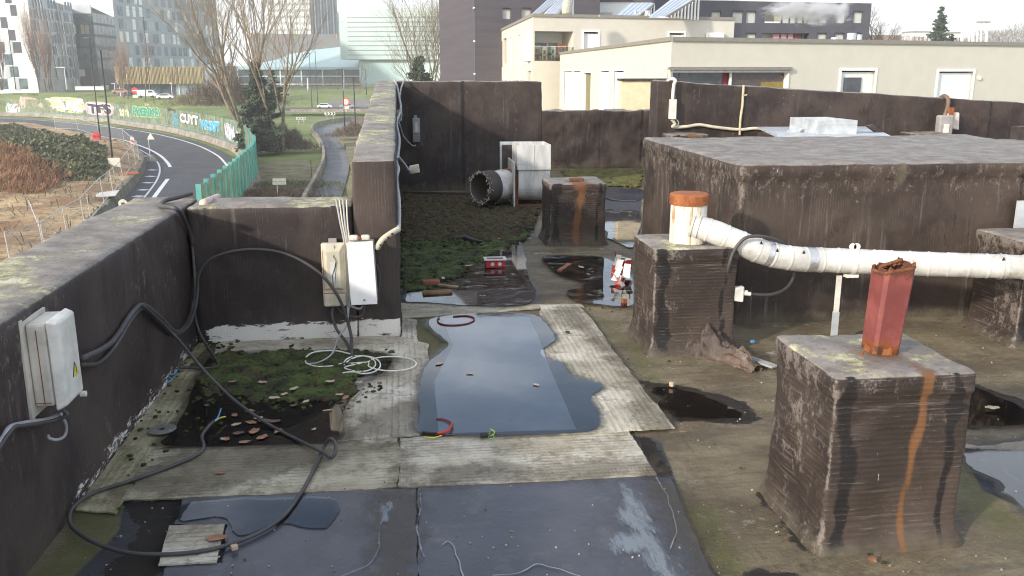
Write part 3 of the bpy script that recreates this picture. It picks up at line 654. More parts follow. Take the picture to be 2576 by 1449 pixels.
for _pl, _z in (([(415,1118),(440,1075),(475,1010),(500,950),(560,890),(900,885),(985,900),(960,940),(905,965),(868,1020),(862,1050),(852,1108),(640,1118)], .0135), ([(1640,975),(1700,975),(1780,1000),(1850,1030),(1860,1048),(1760,1050),(1690,1045),(1660,1010)], .002), ([(2440,975),(2560,1020),(2640,1055),(2432,1068)], .003),
    ([(1010,720),(1060,660),(1180,630),(1290,600),(1320,640),(1330,700),(1348,735),(1320,766),(1180,768),(1080,760),(1012,755)], .011), ([(1368,645),(1440,643),(1515,648),(1560,668),(1590,700),(1592,765),(1500,764),(1450,757),(1425,735),(1470,712),(1410,690),(1380,668)], .011), ([(2420,1118),(2500,1120),(2700,1095),(2700,1330),(2576,1280),(2520,1215),(2440,1170)], .004)): rim(_pl, _z, .04, .06)
# grime lying over the lapped strips and the dark sheets
mGRIM = feather('brown_grime', (.085,.065,.038), .36, .6, (1,1,1), 1.6, 5.)
for _pl, _z in (([(300,1235),(420,1140),(700,1120),(850,1115),(980,1120),(700,1180),(520,1240)], .0118), ([(1000,1110),(1020,1110),(1030,1225),(1000,1225)], .0135), ([(900,1060),(1050,1000),(1060,1090),(860,1108)], .0175), ([(1440,770),(1600,950),(1690,1075),(1640,1070),(1540,900),(1400,780)], .0205), ([(940,1235),(1050,1228),(1040,1330),(1020,1449),(930,1449),(960,1320)], .0125), ([(1620,1200),(1700,1210),(1750,1330),(1800,1449),(1740,1449),(1680,1300)], .0135), ([(1100,1180),(1400,1165),(1640,1160),(1640,1190),(1060,1218)], .0135)):
    film(_pl, _z, .10, mGRIM, .03, 'grime')
film([(1572,1228),(1592,1240),(1640,1330),(1690,1449),(1700,1600),(1660,1449),(1630,1390),(1560,1385),(1545,1355),(1610,1340),(1550,1300),(1575,1270)], .0128)
film([(965,1262),(985,1262),(990,1280),(972,1290),(975,1310),(962,1312),(960,1290)], .0128, .02)
film([(1010,1243),(1030,1243),(1022,1252)], .0128, .015)

# --- moss beds
def moss(name, pl, n, mat, z, rr, seed, label, hole=None, patch=None, hgt=.6, fade=None, mat_step=None, cover=0.):
    w = gp(pl, z); A = np.array([(p.x, p.y) for p in w]); r = random.Random(seed); mb = MB(); k = 0; tries = 0
    if mat_step:
        X = np.arange(A[:,0].min(), A[:,0].max(), mat_step); Y = np.arange(A[:,1].min(), A[:,1].max(), mat_step); a_, b_ = np.meshgrid(X, Y, indexing='ij'); Q = np.stack([a_.ravel(), b_.ravel()], 1); sd = sdf(Q, w); f_ = .055/rr
        hh = np.array([mn.noise(Vector((x*9, y*9, seed)))*.9+.55*mn.noise(Vector((x*25*f_, y*25*f_, 2)))+.35*mn.noise(Vector((x*60*f_, y*60*f_, 5)))+.25+cover-max(0, s*9+.6) for (x, y), s in zip(Q, sd)])
        zz = z+rr*hgt*1.1*np.clip(hh, -.3, 2)+rr*.35*np.array([r.random() for _ in hh]); n0 = len(mb.v); ny_ = len(Y)
        mb.v += [(x, y, q) for (x, y), q in zip(Q, zz)]
        for i in range(len(X)-1):
            for j in range(ny_-1):
                q = (i*ny_+j, (i+1)*ny_+j, (i+1)*ny_+j+1, i*ny_+j+1)
                if all(hh[m] > -.2 for m in q): mb.f.append(q)
    while k < n and tries < n*60:
        tries += 1
        x = r.uniform(A[:,0].min(), A[:,0].max()); y = r.uniform(A[:,1].min(), A[:,1].max())
        if sdf(np.array([[x, y]]), w)[0] > 0: continue
        dn = mn.noise(Vector((x*3.2, y*3.2, seed)))+.35
        if fade: dn += fade(x, y)
        if dn < r.random()*.5-.05: continue
        q = rr*r.uniform(.45, 1.25)*(1+.3*mn.noise(Vector((x*5, y*5, 2))))
        mb.blob((x, y, z+q*.1), q, 1, .35, (1, 1, hgt), seed=r.random()*50); k += 1
    return mb.build(name, mat, smooth=True, label=label, cat='moss', kind='stuff')
nearbed = [(500,955),(548,890),(700,884),(905,884),(985,905),(930,935),(880,960),(900,985),(860,1005),(780,1010),(640,1010),(560,985),(520,1000)]
moss('moss', nearbed, 700, mMOSSB, .010, .030, 21, 'brown undergrowth of the moss in the square pool', hgt=.5)
moss('moss', nearbed, 900, mMOSS, .014, .024, 1, 'green and brown moss cushions filling the square pool below the whitewashed wall', mat_step=.011, cover=.12)
moss('moss', [(430,1100),(520,960),(900,960),(980,965),(880,1030),(640,1040),(560,1075)], 130, mMOSS, .014, .014, 2, 'small scattered moss tufts in the dark water of the square pool')
moss('moss', [(1008,490),(1365,498),(1345,560),(1300,600),(1200,610),(1010,610)], 1500, mMOSSB, .01, .032, 3, 'brown dried moss bed under the broken duct', mat_step=.02, hgt=1.3, cover=.2)
moss('moss', [(1008,560),(1200,580),(1345,555),(1330,600),(1240,640),(1150,700),(1060,735),(1008,740)], 900, mMOSS, .012, .030, 4, 'green moss bed fringing the debris pool beside the tall parapet', mat_step=.02, cover=.1)
moss('moss', [(1008,495),(1365,500),(1345,575),(1200,620),(1008,620)], 1500, mMOSS, .03, .03, 23, 'green tufts speckling the brown moss bed under the broken duct')
moss('moss', [(1410,430),(1616,428),(1612,470),(1530,468),(1440,462)], 420, mMOSSY, .01, .04, 5, 'yellowish moss along the foot of the lower far parapet', mat_step=.035, cover=.4)
moss('moss', [(330,1085),(505,860),(545,900),(440,1110),(300,1290)], 45, mMOSS, .012, .014, 6, 'tiny moss tufts on the strip beside the left parapet')
moss('moss', [(1440,770),(1620,760),(1760,1060),(2400,1400),(1900,1449),(1650,1100)], 40, mMOSS, .004, .010, 8, 'tiny moss specks scattered over the bare roof felt')
moss('moss', [(505,855),(545,850),(930,876),(1000,880),(985,898),(560,893)], 60, mMOSS, .014, .018, 9, 'stray moss lumps on the chalky strip under the whitewash')

# --- housing, chimneys
def a_box(Q, n):
    f = (n[:,1] < -.3); x = Q[:,0]; z = Q[:,2]
    seam = np.exp(-((x-4.1)/.01)**2)*.9*f+np.exp(-((x-5.02)/.014)**2)*.7*f+np.exp(-((Q[:,1]-7.9)/.014)**2)*.7*(n[:,0] < -.3)
    seam = np.maximum(seam, np.exp(-((z-1.15)/.008)**2)*.7*(np.abs(n[:,2]) < .5))
    gr = np.exp(-((x-3.95)/.05)**2)*f*sm(z, 1.05, 1.15)*.7
    sc = np.clip(nz(Q, 6, 4)*.9, 0, .5)*f*sm(z, .95, 1.05)
    return dict(chalk=np.clip(.2*sm(z, .85, 1.13)*(n[:,2] < .4)+.22*(n[:,0] < -.3)+.12*f, 0, 1), top=np.clip((n[:,2]-.35)*2, 0, 1), tar=seam*.85, mud=np.maximum(gr, .55*(1-sm(z, .0, .2))*f), lichen=gr*.3, pale=sc*.0)
hb = felt_block('roof_housing', 2.63, 6.35, 6.62, 9.45, 0, 1.285, mBOX, step=.05, r=.03, amp=.014, attrs=a_box, seed=22, lip=.022, liph=.115,
    label='large flat-topped felt clad roof housing behind the white duct', cat='roof housing')
MB().box(5.06, 5.45, 6.578, 6.60, .12, 1.05).build('felt_patch', wall_felt('patch_felt', 'x', 2.0, .5), hb)
hx = PY(2560, 505, 6.57); MB().box(hx.x, hx.x+.3, 6.56, 6.58, PY(2560,582,6.57).z, hx.z).build('metal_hatch', mGALV, hb)
def a_chim(x0, x1, y0, y1, z1, rust=None, rw=.028, seed=0, lic=.1):
    def f(Q, n):
        x, y, z = Q[:,0], Q[:,1], Q[:,2]; fr = n[:,1] < -.2; lf = n[:,0] < -.2; w = nz(Q, 4, seed)*.05+nz(Q, 13, seed)*.015
        tar = np.exp(-((x-x0-.07+w*1.5)/.045)**2)*fr*1.15+np.exp(-((x-x1+.085+w)/.024)**2)*fr*1.1+np.exp(-((z-z1+.095)/.01)**2)*.8*(z < z1-.05)
        tar = tar*(.75)+.5*np.exp(-((z-z1+.16)/.05)**2)*(nz(Q, 4, seed+2) > .05)*fr
        tar += .5*np.exp(-((y-y0-.03)/.02)**2)*lf*(nz(Q, 3, seed+7) > 0)
        chk = .34*lf+.18*fr+.16*sm(z, z1-.12, z1-.02)*(n[:,2] < .4)
        d = dict(chalk=np.clip(chk+.25*nz(Q, 3, seed+3), 0, 1), top=np.clip((n[:,2]-.2)*2, 0, 1)*.9, tar=np.clip(tar, 0, 1), mud=.5*(1-sm(z, .0, .14)), lichen=lich(Q, n, lic, 5, seed))
        if rust:
            rx, y_r = rust; cx = rx-.05*sm(-z, -z1, 0)*1.2+.004*np.sin(z*25)
            wz = rw*(.45+.7*(z > z1-.1)+.35*z+.5*np.abs(nz(Q*np.array([0,0,1]), 5, 2)))
            r = np.exp(-((x-cx)/wz)**2)*fr*(.95)
            r = np.maximum(r, np.exp(-((x-rx)/(rw*2.2))**2)*np.exp(-(np.clip(y-y0, 0, 9)/.2)**2)*(n[:,2] > .2)*.9)
            r = np.maximum(r, np.exp(-((x-rx+.06)**2+(y-y0-.27)**2)/.014)*(n[:,2] > .3)*.85)
            d['rust'] = r
        return d
    return f
ch1 = felt_block('chimney', 1.735, 2.345, 3.22, 3.80, 0, .785, mWH, step=.022, r=.018, amp=.010, nfreq=4, attrs=a_chim(1.735,2.345,3.22,3.80,.785,(2.14,3.22),.022,3,.2), seed=31, lip=.012, liph=.095, flare=.045,
    label='nearest felt clad chimney stack with a rusty stripe and broken red flue', cat='chimney')
ch2 = felt_block('chimney', 1.76, 2.37, 5.94, 6.50, 0, .775, mWH, step=.03, r=.018, amp=.010, nfreq=4, attrs=a_chim(1.76,2.37,5.94,6.5,.775,None,.02,8,.05), seed=34, lip=.012, liph=.095, flare=.05,
    label='felt clad chimney stack carrying the white duct with the rusty cap', cat='chimney')
ch3 = felt_block('chimney', 1.70, 2.36, 10.06, 10.68, 0, .725, mWH, step=.04, r=.025, amp=.010, attrs=a_chim(1.7,2.36,10.06,10.68,.725,(2.06,10.06),.06,13,.0), seed=37, lip=.012, flare=.05,
    label='small distant chimney stack with one wide orange rust stripe', cat='chimney')
ch4 = felt_block('chimney', 4.49, 5.15, 5.78, 6.36, 0, .79, mWH, step=.04, r=.02, amp=.010, attrs=a_chim(4.49,5.15,5.78,6.36,.79,None,.02,18,.0), seed=40, lip=.02, flare=.06,
    label='felt clad chimney stack half cut off at the right edge under the duct', cat='chimney')
# rusty stub on the far stack
MB().box(1.97, 2.13, 10.22, 10.34, .725, .755).build('flue_stub', mRUSTD, ch3)
for u, v, lab in ((1722, 336, 'low vent stack with a rust mark behind the housing, near the pier fitting'), (2328, 333, 'low vent stack with a rusty edge behind the housing, under the leaning cream box')):
    c = G(u, v, .95)
    o = felt_block('vent_stack', c.x-.30, c.x+.32, c.y-.25, c.y+.3, 0, .95, mWH, step=.08, r=.03, amp=.012, attrs=a_chim(c.x-.3, c.x+.32, c.y-.25, c.y+.3, .95, (c.x+.05, c.y), .05, 5, 0), seed=c.x, lip=.02, label=lab, cat='vent')
for (u, v, w, zz, lab) in ((2590, 352, .34, .95, 'wider low vent stack at the far right behind the housing'),):
    c = G(u, v, zz); felt_block('vent_stack', c.x-w, c.x+w, c.y-.2, c.y+.3, 0, zz, mWH, step=.08, r=.03, amp=.012, seed=3, lip=.03, label=lab, cat='vent')
    MB().box(c.x-.15, c.x+.35, c.y, c.y+.25, zz, zz+.2).build('vent_hood', mSHELL, bpy.data.objects[-1] if False else None, label='dark square hood on the far right vent stack', cat='vent hood')
# broken red flue on the nearest stack
fl = empty('flue_pipe', (2.09, 3.52, .785), 'broken faded red square flue pipe with jagged rusty top', 'flue')
mb = MB(); nn = 16; a0 = PY(2180, 872, 3.52); a1 = PY(2246, 878, 3.52); t0 = PY(2202, 690, 3.52); t1 = PY(2280, 658, 3.52)
cb = Vector(((a0.x+a1.x)/2, 3.52, .78)); ctp = Vector(((t0.x+t1.x)/2, 3.50, 1.16)); wb = (a1.x-a0.x)/2*.98; wt = (t1.x-t0.x)/2
def sq(k, r):     # chamfered square outline
    pts = [(-1,-.78),(-.78,-1),(0,-1.0),(.78,-1),(1,-.78),(1.0,0),(1,.78),(.78,1),(0,1.0),(-.78,1),(-1,.78),(-1.0,0)]; x, y = pts[k%12]; return x*r, y*r
rows = []
for j in range(9):
    t = j/8; c = cb.lerp(ctp, t); r = wb+(wt-wb)*t; row = []
    for k in range(24):
        x1, y1 = sq(k//2, r); x2, y2 = sq(k//2+1, r); x, y = ((x1, y1) if k%2 == 0 else ((x1+x2)/2, (y1+y2)/2))
        z = c.z
        if j == 8: z += .018*mn.noise(Vector((k*1.3, 2, 1)))+.035*(.5+.5*math.sin((k/24)*2*math.pi*1-.6))+.02*((k*7)%3-1)*.6
        row.append(mb.vert((c.x+x, c.y+y, z)))
    rows.append(row)
for A_, B_ in zip(rows, rows[1:]):
    for k in range(24): mb.f.append((A_[k], A_[(k+1)%24], B_[(k+1)%24], B_[k]))
f_o = mb.build('flue_wall', mREDTUBE, fl); sol = f_o.modifiers.new('s', 'SOLIDIFY'); sol.thickness = .007; sol.offset = -1
mb = MB()
for k in range(26):
    x, y = sq(k, wt*.94); mb.blob((ctp.x+x*.97, ctp.y+y*.97, 1.158+.03*(.5+.5*math.sin((k%12)/12*2*math.pi-.6))+rnd.uniform(-.012, .012)), rnd.uniform(.004, .009), 1, .6, seed=k)
for k in range(6): mb.blob((ctp.x+rnd.uniform(-.03, .04), ctp.y+rnd.uniform(.0, .045), 1.178+rnd.uniform(-.01, .008)), .009, 1, .6, seed=k)
mb.tube([(ctp.x+sq(k,wt*.95)[0], ctp.y+sq(k,wt*.95)[1], 1.15+.03*(.5+.5*math.sin((k%12)/12*2*math.pi-.6))) for k in range(13)], .008, 6); mb.tube([(ctp.x-.05, ctp.y+.02, 1.17), (ctp.x+.05, ctp.y+.02, 1.2)], .008, 6)
mb.build('rust_crust', mRUSTD, fl)
mb = MB(); mb.grid(lambda s, t: (cb.x+sq(0, 1)[0]*0+(wb*1.03)*math.cos(s*2*math.pi)*1.05, cb.y+(wb*1.03)*math.sin(s*2*math.pi)*1.05, .785+(.028+.03*abs(mn.noise(Vector((s*7, 0, 2)))))*t), 30, 2)
mb.build('rusty_collar', mRUST, fl); MB().blob((cb.x-.11, 3.47, .79), .010, 1, .2).build('bolt', mRUST, fl)

# --- white spiral duct
dc = empty('ventilation_duct', (2.06, 6.14, .775), 'white spiral ventilation duct with rusty flat cap, bending along the roof housing', 'duct')
mb = MB(); mb.lathe((2.065, 6.17, .775), [(.132, 0), (.132, .285), (.0, .285)], 32); mb.build('riser', mDUCTR, dc, smooth=False)
mb = MB(); mb.lathe((2.065, 6.17, 1.055), [(.138, 0), (.142, .0), (.142, .068), (.132, .078), (0, .082)], 32); mb.build('cap', mRUST, dc)
cen = [WP(1735,548,6.45)]
dp = [PY(1738,566,6.10), PY(1795,583,6.04), PY(1860,611,6.0), PY(1925,636,5.98), PY(2000,651,5.97), PY(2100,655,5.96), PY(2300,663,5.82), PY(2450,668,5.66), PY(2700,676,5.50)]
path = cat_rom(dp, 12); rad = []
for i, p in enumerate(path): rad.append(.082+.008*min(1, i/30)-.006*max(0, min(1, (p.x-3.2)/1.3)))
DL = [0]
for a_, b_ in zip(path, path[1:]): DL.append(DL[-1]+(b_-a_).length)
mb = MB(); dens = []; rr_ = []
step_ = .006; s_ = 0; i_ = 0
while s_ < DL[-1]:
    while DL[i_+1] < s_: i_ += 1
    t_ = (s_-DL[i_])/(DL[i_+1]-DL[i_]); dens.append(path[i_].lerp(path[i_+1], t_)); r0_ = rad[i_]
    ph = (s_ % .125)/.125; rr_.append(r0_+(.0035 if ph < .09 else 0)+.001*math.sin(s_*40)); s_ += step_
mb.tube(dens, rr_, 28, cap=False); mb.build('duct_run', mDUCT, dc, smooth=True)
def at_s(s):
    s = max(0, min(s, DL[-1]-1e-3)); k = 0
    while DL[k+1] < s: k += 1
    return path[k].lerp(path[k+1], (s-DL[k])/(DL[k+1]-DL[k])), (path[k+1]-path[k]).normalized()
def ring(s0, s1, r, mat, name):
    MB().tube([at_s(s0+(s1-s0)*k/6)[0] for k in range(7)], r, 28, cap=False).build(name, mat, dc, smooth=True)
ring(.02, .06, .092, mDUCT, 'collar'); ring(.0, .018, .10, mDUCT, 'collar')
def s_of(u):
    best = min(range(len(path)), key=lambda k: abs((path[k]-PY(u, 650, 6.0)).x)); return DL[best]
sA, sB, sC = s_of(1925), s_of(2028), s_of(2130)
ring(sA-.02, sA+.02, .0925, mTAPE, 'foil_band'); ring(sA+.05, sA+.065, .093, mDUCT, 'seam_band'); ring(sB-.035, sB+.035, .0925, mTAPE, 'foil_band'); ring(s_of(2420), s_of(2420)+.01, .0935, mDUCT, 'seam_band')
for k, s in enumerate((sA-.1, sA+.03, s_of(2000), s_of(2230), s_of(2420))):     # torn triangular nicks in the jacket
    c, d = at_s(s); up = d.cross(Vector((1,0,0))) if abs(d.x) < .5 else Vector((0,-.8,.35 if k%2 else .6)); n_ = (up-d*up.dot(d)).normalized(); q = c+n_*.0915; w_ = d*.012
    MB().hexa([q-w_, q+w_, q+w_*.2+Vector((0,0,.0)), q-w_*.2], [q-w_+n_*.002, q+w_+n_*.002, q+Vector((0,0,.03))+n_*.002, q+Vector((0,0,.028))+n_*.002]).build('torn_nick', mBLK, dc)
# clamp and post
cp_, cd_ = at_s(sC)
pp = empty('duct_support', (PY(2100, 842, 6.0).x, 6.02, 0), 'thin white telescopic post with a clamp holding up the duct', 'support post')
ring_m = MB().tube([cp_+cd_*k*.006 for k in range(-3, 4)], .0965, 28, cap=False); ring_m.build('clamp_ring', mPLW, pp, smooth=True)
for dx in (-.012, .018): MB().lathe((cp_.x+dx, cp_.y-.012, cp_.z+.108), [(0,-.006), (.026,-.006), (.026,.006), (0,.006)], 14, 'y').build('clamp_ear', mPLW, pp)
MB().box(cp_.x-.045, cp_.x+.045, cp_.y-.03, cp_.y+.03, cp_.z-.118, cp_.z-.094).build('clamp_foot', mPLW, pp)
pb = PY(2101, 845, 6.0); pm = Vector((PY(2117, 690, 5.95).x, 5.98, cp_.z-.118)); mid_ = pm.lerp(Vector((pb.x, 6.02, 0)), .55)
MB().bar(pm, mid_, .034, .02).build('upper_post', mPLW, pp); MB().bar(mid_+Vector((0,0,.01)), (pb.x, 6.02, 0), .042, .028).build('lower_post', mGALV, pp)
MB().box(pb.x-.05, pb.x+.05, 5.98, 6.06, .0, .012).build('foot_plate', mGALV, pp)
# ================================================================ fan with the broken duct
fan = empty('extractor_fan', (1.92, 13.1, 0), 'streaked white metal extractor fan with a torn off round duct', 'fan')
mb = MB(); y0, y1 = 12.86, 13.42; xc0, xc1 = 1.70, 2.165; cz, rad_ = .335, .29
prof = []
for k in range(25):
    a = -math.pi/2-math.pi*.98*k/24+math.pi*.0
# drum: D-shaped profile in the y-z plane swept along x
prof = [(y0+.0, .58)]+[(13.14-.28*math.cos(a), .35-.26*math.sin(a)) for a in [math.pi*k/16 for k in range(0, 17)]]+[(y1, .58)]
n0 = len(prof); b_ = len(mb.v)
for x in (xc0, xc1): mb.v += [(x, y, z) for y, z in prof]
for k in range(n0-1): mb.f.append((k, k+1, n0+k+1, n0+k))
mb.f.append(tuple(range(n0))); mb.f.append(tuple(range(n0, 2*n0))[::-1]); mb.f.append((0, n0, 2*n0-1, n0-1))
mb.build('fan_drum', mDUCTD, fan)
bevel(MB().box(1.675, 2.175, 12.83, 13.45, .575, .66).build('joint_band', mDUCTD, fan), .006)
mb = MB(); 
for a_ in ((1.675, 1.69, 12.83, 13.45), (2.155, 2.17, 12.83, 13.45), (1.69, 2.155, 12.83, 12.845), (1.69, 2.155, 13.435, 13.45)): mb.box(*a_, .662, .94)
mb.build('outlet', mDUCTD, fan); MB().box(1.69, 2.155, 12.845, 13.435, .70, .71).build('outlet_inside', mDARKIN, fan)
MB().box(1.918, 1.922, 12.824, 12.829, .665, .93).build('seam', mGALV, fan)
bevel(MB().box(1.615, 1.64, 12.78, 13.50, .02, .70).build('flange_plate', mDUCT, fan), .008)
MB().box(1.645, 1.70, 12.9, 13.4, .05, .56).build('gap', mRUSTD, fan)
mb = MB(); mb.box(1.62, 2.2, 12.84, 12.90, 0, .06); mb.box(1.62, 2.2, 13.36, 13.42, 0, .06); mb.build('skid', mRUSTD, fan)
ax = Vector((-.80, -.60, -.02)).normalized(); c0 = Vector((1.60, 13.13, .345)); R_ = .225
def cyl(s0, s1, r, mat, name, jag=0, seg=8):
    mb = MB(); n = 40; side = ax.cross(Vector((0,0,1))).normalized(); up = side.cross(ax).normalized(); b = 0
    for j in range(seg+1):
        for k in range(n):
            a = 2*math.pi*k/n; s = s0+(s1-s0)*j/seg; rr = r*(1+.006*mn.noise(Vector((a*2, s*12, 3))))
            if j == seg and jag: s += jag*mn.noise(Vector((a*5, 1, 7)))*1.5
            mb.v.append(tuple(c0+ax*s+(side*math.cos(a)+up*math.sin(a))*rr))
    for j in range(seg):
        for k in range(n): mb.f.append((j*n+k, j*n+(k+1)%n, (j+1)*n+(k+1)%n, (j+1)*n+k))
    o = mb.build(name, mat, fan, smooth=True); sl = o.modifiers.new('s', 'SOLIDIFY'); sl.thickness = .006; return o
cyl(.0, .42, R_*.97, mDUCT, 'pipe_stub'); cyl(.03, .08, R_*1.03, mRUST, 'pipe_band'); cyl(.14, .17, R_*1.01, mDUCT, 'pipe_ring')
cyl(.36, .60, R_*1.05, mSHELL, 'insulation_sleeve', .03); cyl(.20, .595, R_*.93, mDARKIN, 'lining', .02)
mb = MB(); side = ax.cross(Vector((0,0,1))).normalized(); up_ = side.cross(ax).normalized()
for k in range(90):
    a = rnd.uniform(0, 2*math.pi); p = c0+ax*(.595+rnd.uniform(-.02, .03))+(side*math.cos(a)+up_*math.sin(a))*R_*rnd.uniform(.93, 1.04)
    q = p+Vector((rnd.uniform(-1, 1), rnd.uniform(-1, 1), rnd.uniform(-1, 1)))*.04; mb.bar(p, q, .012, .004)
mb.tube([c0+ax*.59+(side*math.cos(a)+up_*math.sin(a))*R_*.99 for a in [2*math.pi*k/24 for k in range(25)]], .009, 6)
mb.build('torn_insulation', M('torn_wool', (.50,.30,.20), (.68,.62,.55), 30, .9, bump=.4), fan)
MB().box(1.50, 1.98, 13.52, 13.56, .05, .935).build('metal_panel', mGALV, label='grey metal frame panel standing behind the extractor fan', cat='panel')
bevel(MB().box(1.53, 1.95, 13.500, 13.515, .10, .89).build('panel_face', mSHELL, label='dark board leaning on the grey panel behind the fan', cat='board'), .004)

# ================================================================ galvanised curb beyond the housing
gc = empty('roof_curb', (6.1, 12.2, 0), 'new galvanised square duct collar on a wide sheet metal tray', 'duct collar')
zc = 1.04; q0, q1, q2, q3 = G(1955, 341, zc), G(2240, 341, zc), G(2212, 327, zc), G(2010, 327, zc)
MB().box(q0.x+.15, q1.x-.15, q0.y+.12, q2.y+.1, 0, zc-.03).build('pedestal', mWX, gc)
MB().sheet([q0, q1, q2+Vector((.35,.9,0)), q3+Vector((-.35,.9,0))], .03).build('tray', mGALV, gc)
m0 = (q0+q1)/2; bx0 = PY(2057, 330, m0.y+.25).x; bx1 = PY(2155, 330, m0.y+.25).x; zt = PY(2100, 303, m0.y+.25).z; y_ = m0.y+.25; D_ = 1.0
mb = MB()
for a_ in ((bx0, bx1, y_, y_+.012), (bx0, bx1, y_+D_, y_+D_+.012), (bx0, bx0+.012, y_+.012, y_+D_), (bx1-.012, bx1, y_+.012, y_+D_)): mb.box(*a_, zc+.002, zt)
mb.build('collar', mGALV, gc); MB().box(bx0-.004, bx1+.004, y_-.006, y_-.001, zt-.06, zt-.05).build('folded_seam', mDUCT, gc)
b_ = G(1998, 334, zc); MB().hexa([b_+Vector(v) for v in ((-.1,0,.002),(.08,0,.002),(.08,.1,.002),(-.1,.1,.002))], [b_+Vector(v) for v in ((.0,0,.07),(.14,0,.07),(.14,.1,.07),(.0,.1,.07))]).build('bent_tab', mGALV, gc)
b_ = G(2205, 333, zc); MB().hexa([b_+Vector(v) for v in ((.0,0,.002),(.12,0,.002),(.12,.1,.002),(.0,.1,.002))], [b_+Vector(v) for v in ((-.16,0,.10),(-.06,0,.12),(-.06,.1,.12),(-.16,.1,.10))]).build('bent_tab', mSHELL, gc)

# ================================================================ boxes on the walls
A = empty('junction_box', (-1.565, 3.78, .79), 'large cream electrical box with a yellow warning triangle on the left parapet', 'electrical box')
MB().box(-1.566, -1.556, 3.66, 3.69, .57, 1.01).build('back_plate', mPLC, A); MB().box(-1.565, -1.556, 3.69, 3.93, .585, 1.00).build('back_plate', mPLC, A)
bevel(MB().box(-1.555, -1.475, 3.70, 3.915, .625, .985).build('housing', mPLC, A), .012)
mb = MB(); x0, x1 = -1.472, -1.415
mb.hexa([(x0, 3.692, .60), (x1-.012, 3.715, .622), (x1-.012, 3.905, .622), (x0, 3.925, .60)], [(x0, 3.692, 1.0), (x1-.012, 3.715, .985), (x1-.012, 3.905, .985), (x0, 3.925, 1.0)])
bevel(mb.build('cover', mPLW, A), .012, 3)
MB().lathe((-1.43, 3.90, .605), [(0, -.012), (.013, -.012), (.013, .012), (0, .012)], 14, 'x').build('latch_knob', mPLW, A)
def tri(y, z, s, x, mat, name, par):
    return MB().hexa([(x, y-s, z-s*.8), (x, y+s, z-s*.8), (x+.0015, y+s, z-s*.8), (x+.0015, y-s, z-s*.8)], [(x, y-.001, z+s*.95), (x, y+.001, z+s*.95), (x+.0015, y+.001, z+s*.95), (x+.0015, y-.001, z+s*.95)]).build(name, mat, par)
w_ = tri(3.83, .745, .034, -1.4265, mBLK, 'warning_sign', A); tri(3.83, .743, .027, -1.4245, mYEL, 'sign_face', w_)
mb = MB(); xx = -1.4222
mb.hexa([(xx, 3.834, .75), (xx, 3.838, .75), (xx+.001, 3.838, .75), (xx+.001, 3.834, .75)], [(xx, 3.828, .765), (xx, 3.832, .765), (xx+.001, 3.832, .765), (xx+.001, 3.828, .765)])
mb.hexa([(xx, 3.826, .730), (xx, 3.829, .730), (xx+.001, 3.829, .730), (xx+.001, 3.826, .730)], [(xx, 3.834, .749), (xx, 3.838, .749), (xx+.001, 3.838, .749), (xx+.001, 3.834, .749)])
mb.build('lightning_mark', mBLK, w_)
mb = MB(); mb.box(-1.553, -1.486, 3.6975, 3.6995, .64, .643); mb.box(-1.515, -1.512, 3.6975, 3.6995, .63, .96); mb.build('rust_seam', mRUST, A)

B = empty('floodlight', (-.515, 6.56, .5), 'cracked yellowed lamp housing left of the white box', 'wall lamp')
fy = 6.50
bevel(MB().box(-.610, -.435, fy+.03, 6.585, .275, .755).build('lamp_body', mPLY, B), .012, 3)
mb = MB(); mb.hexa([(-.60, fy+.028, .40), (-.445, fy+.028, .40), (-.445, fy+.028, .75), (-.60, fy+.028, .75)][:2]+[(-.445, fy+.029, .75), (-.60, fy+.029, .75)], [(-.572, fy, .42), (-.473, fy, .42), (-.473, fy, .70), (-.572, fy, .70)])
bevel(mb.build('lens_cover', mPLY, B), .006, 2)
MB().box(-.546, -.502, fy-.004, fy+.001, .47, .62).build('lamp_window', mPLW, B)
bevel(MB().box(-.604, -.44, fy-.008, fy+.03, .28, .385).build('lower_cap', mPLY, B), .015, 3)
bevel(MB().box(-.555, -.495, 6.565, 6.59, .75, .785).build('bracket', mPLG, B), .003)
mb = MB(); pts = [(-.512, .745), (-.505, .70), (-.518, .66), (-.50, .635), (-.512, .58), (-.532, .52), (-.53, .44), (-.525, .36), (-.53, .29)]
mb.tube([(x, fy-.006 if z < .70 else fy+.012, z) for x, z in pts], .0022, 5); mb.tube([(-.50, fy-.006, .62), (-.512, fy-.006, .56), (-.508, fy-.006, .47)], .0018, 5); mb.build('crack', mBLK, B)
mb = MB(); mb.box(-.60, -.44, fy-.010, fy-.006, .383, .387); mb.box(-.6005, -.598, fy+.02, fy+.024, .40, .70); mb.build('rust_seam', mRUST, B)

C_ = empty('switch_box', (-.305, 6.56, .53), 'clean white rectangular box at the corner of the tall parapet', 'electrical box')
mb = MB(); mb.hexa([(-.400, 6.47, .300), (-.213, 6.47, .303), (-.205, 6.585, .303), (-.392, 6.585, .300)], [(-.413, 6.47, .765), (-.228, 6.47, .772), (-.22, 6.585, .772), (-.405, 6.585, .765)])
bevel(mb.build('enclosure', mPLW, C_), .006, 2)
mb = MB(); mb.hexa([(-.404, 6.462, .296), (-.209, 6.462, .299), (-.209, 6.469, .299), (-.404, 6.469, .296)], [(-.417, 6.462, .768), (-.226, 6.462, .776), (-.226, 6.469, .776), (-.417, 6.469, .768)])
bevel(mb.build('lid', mWSHUT, C_), .003, 2)
MB().lathe((-.305, 6.459, .333), [(0, -.002), (.009, -.002), (.009, .003), (0, .003)], 12, 'y').build('screw', mPLG, C_)
for x in (-.365, -.28):
    bevel(MB().box(x-.033, x+.033, 6.50, 6.55, .776, .815).build('gland', mPLC, C_), .014, 3)
MB().blob((-.322, 6.505, .795), .015, 1, .3).build('rust_spot', mRUST, C_)

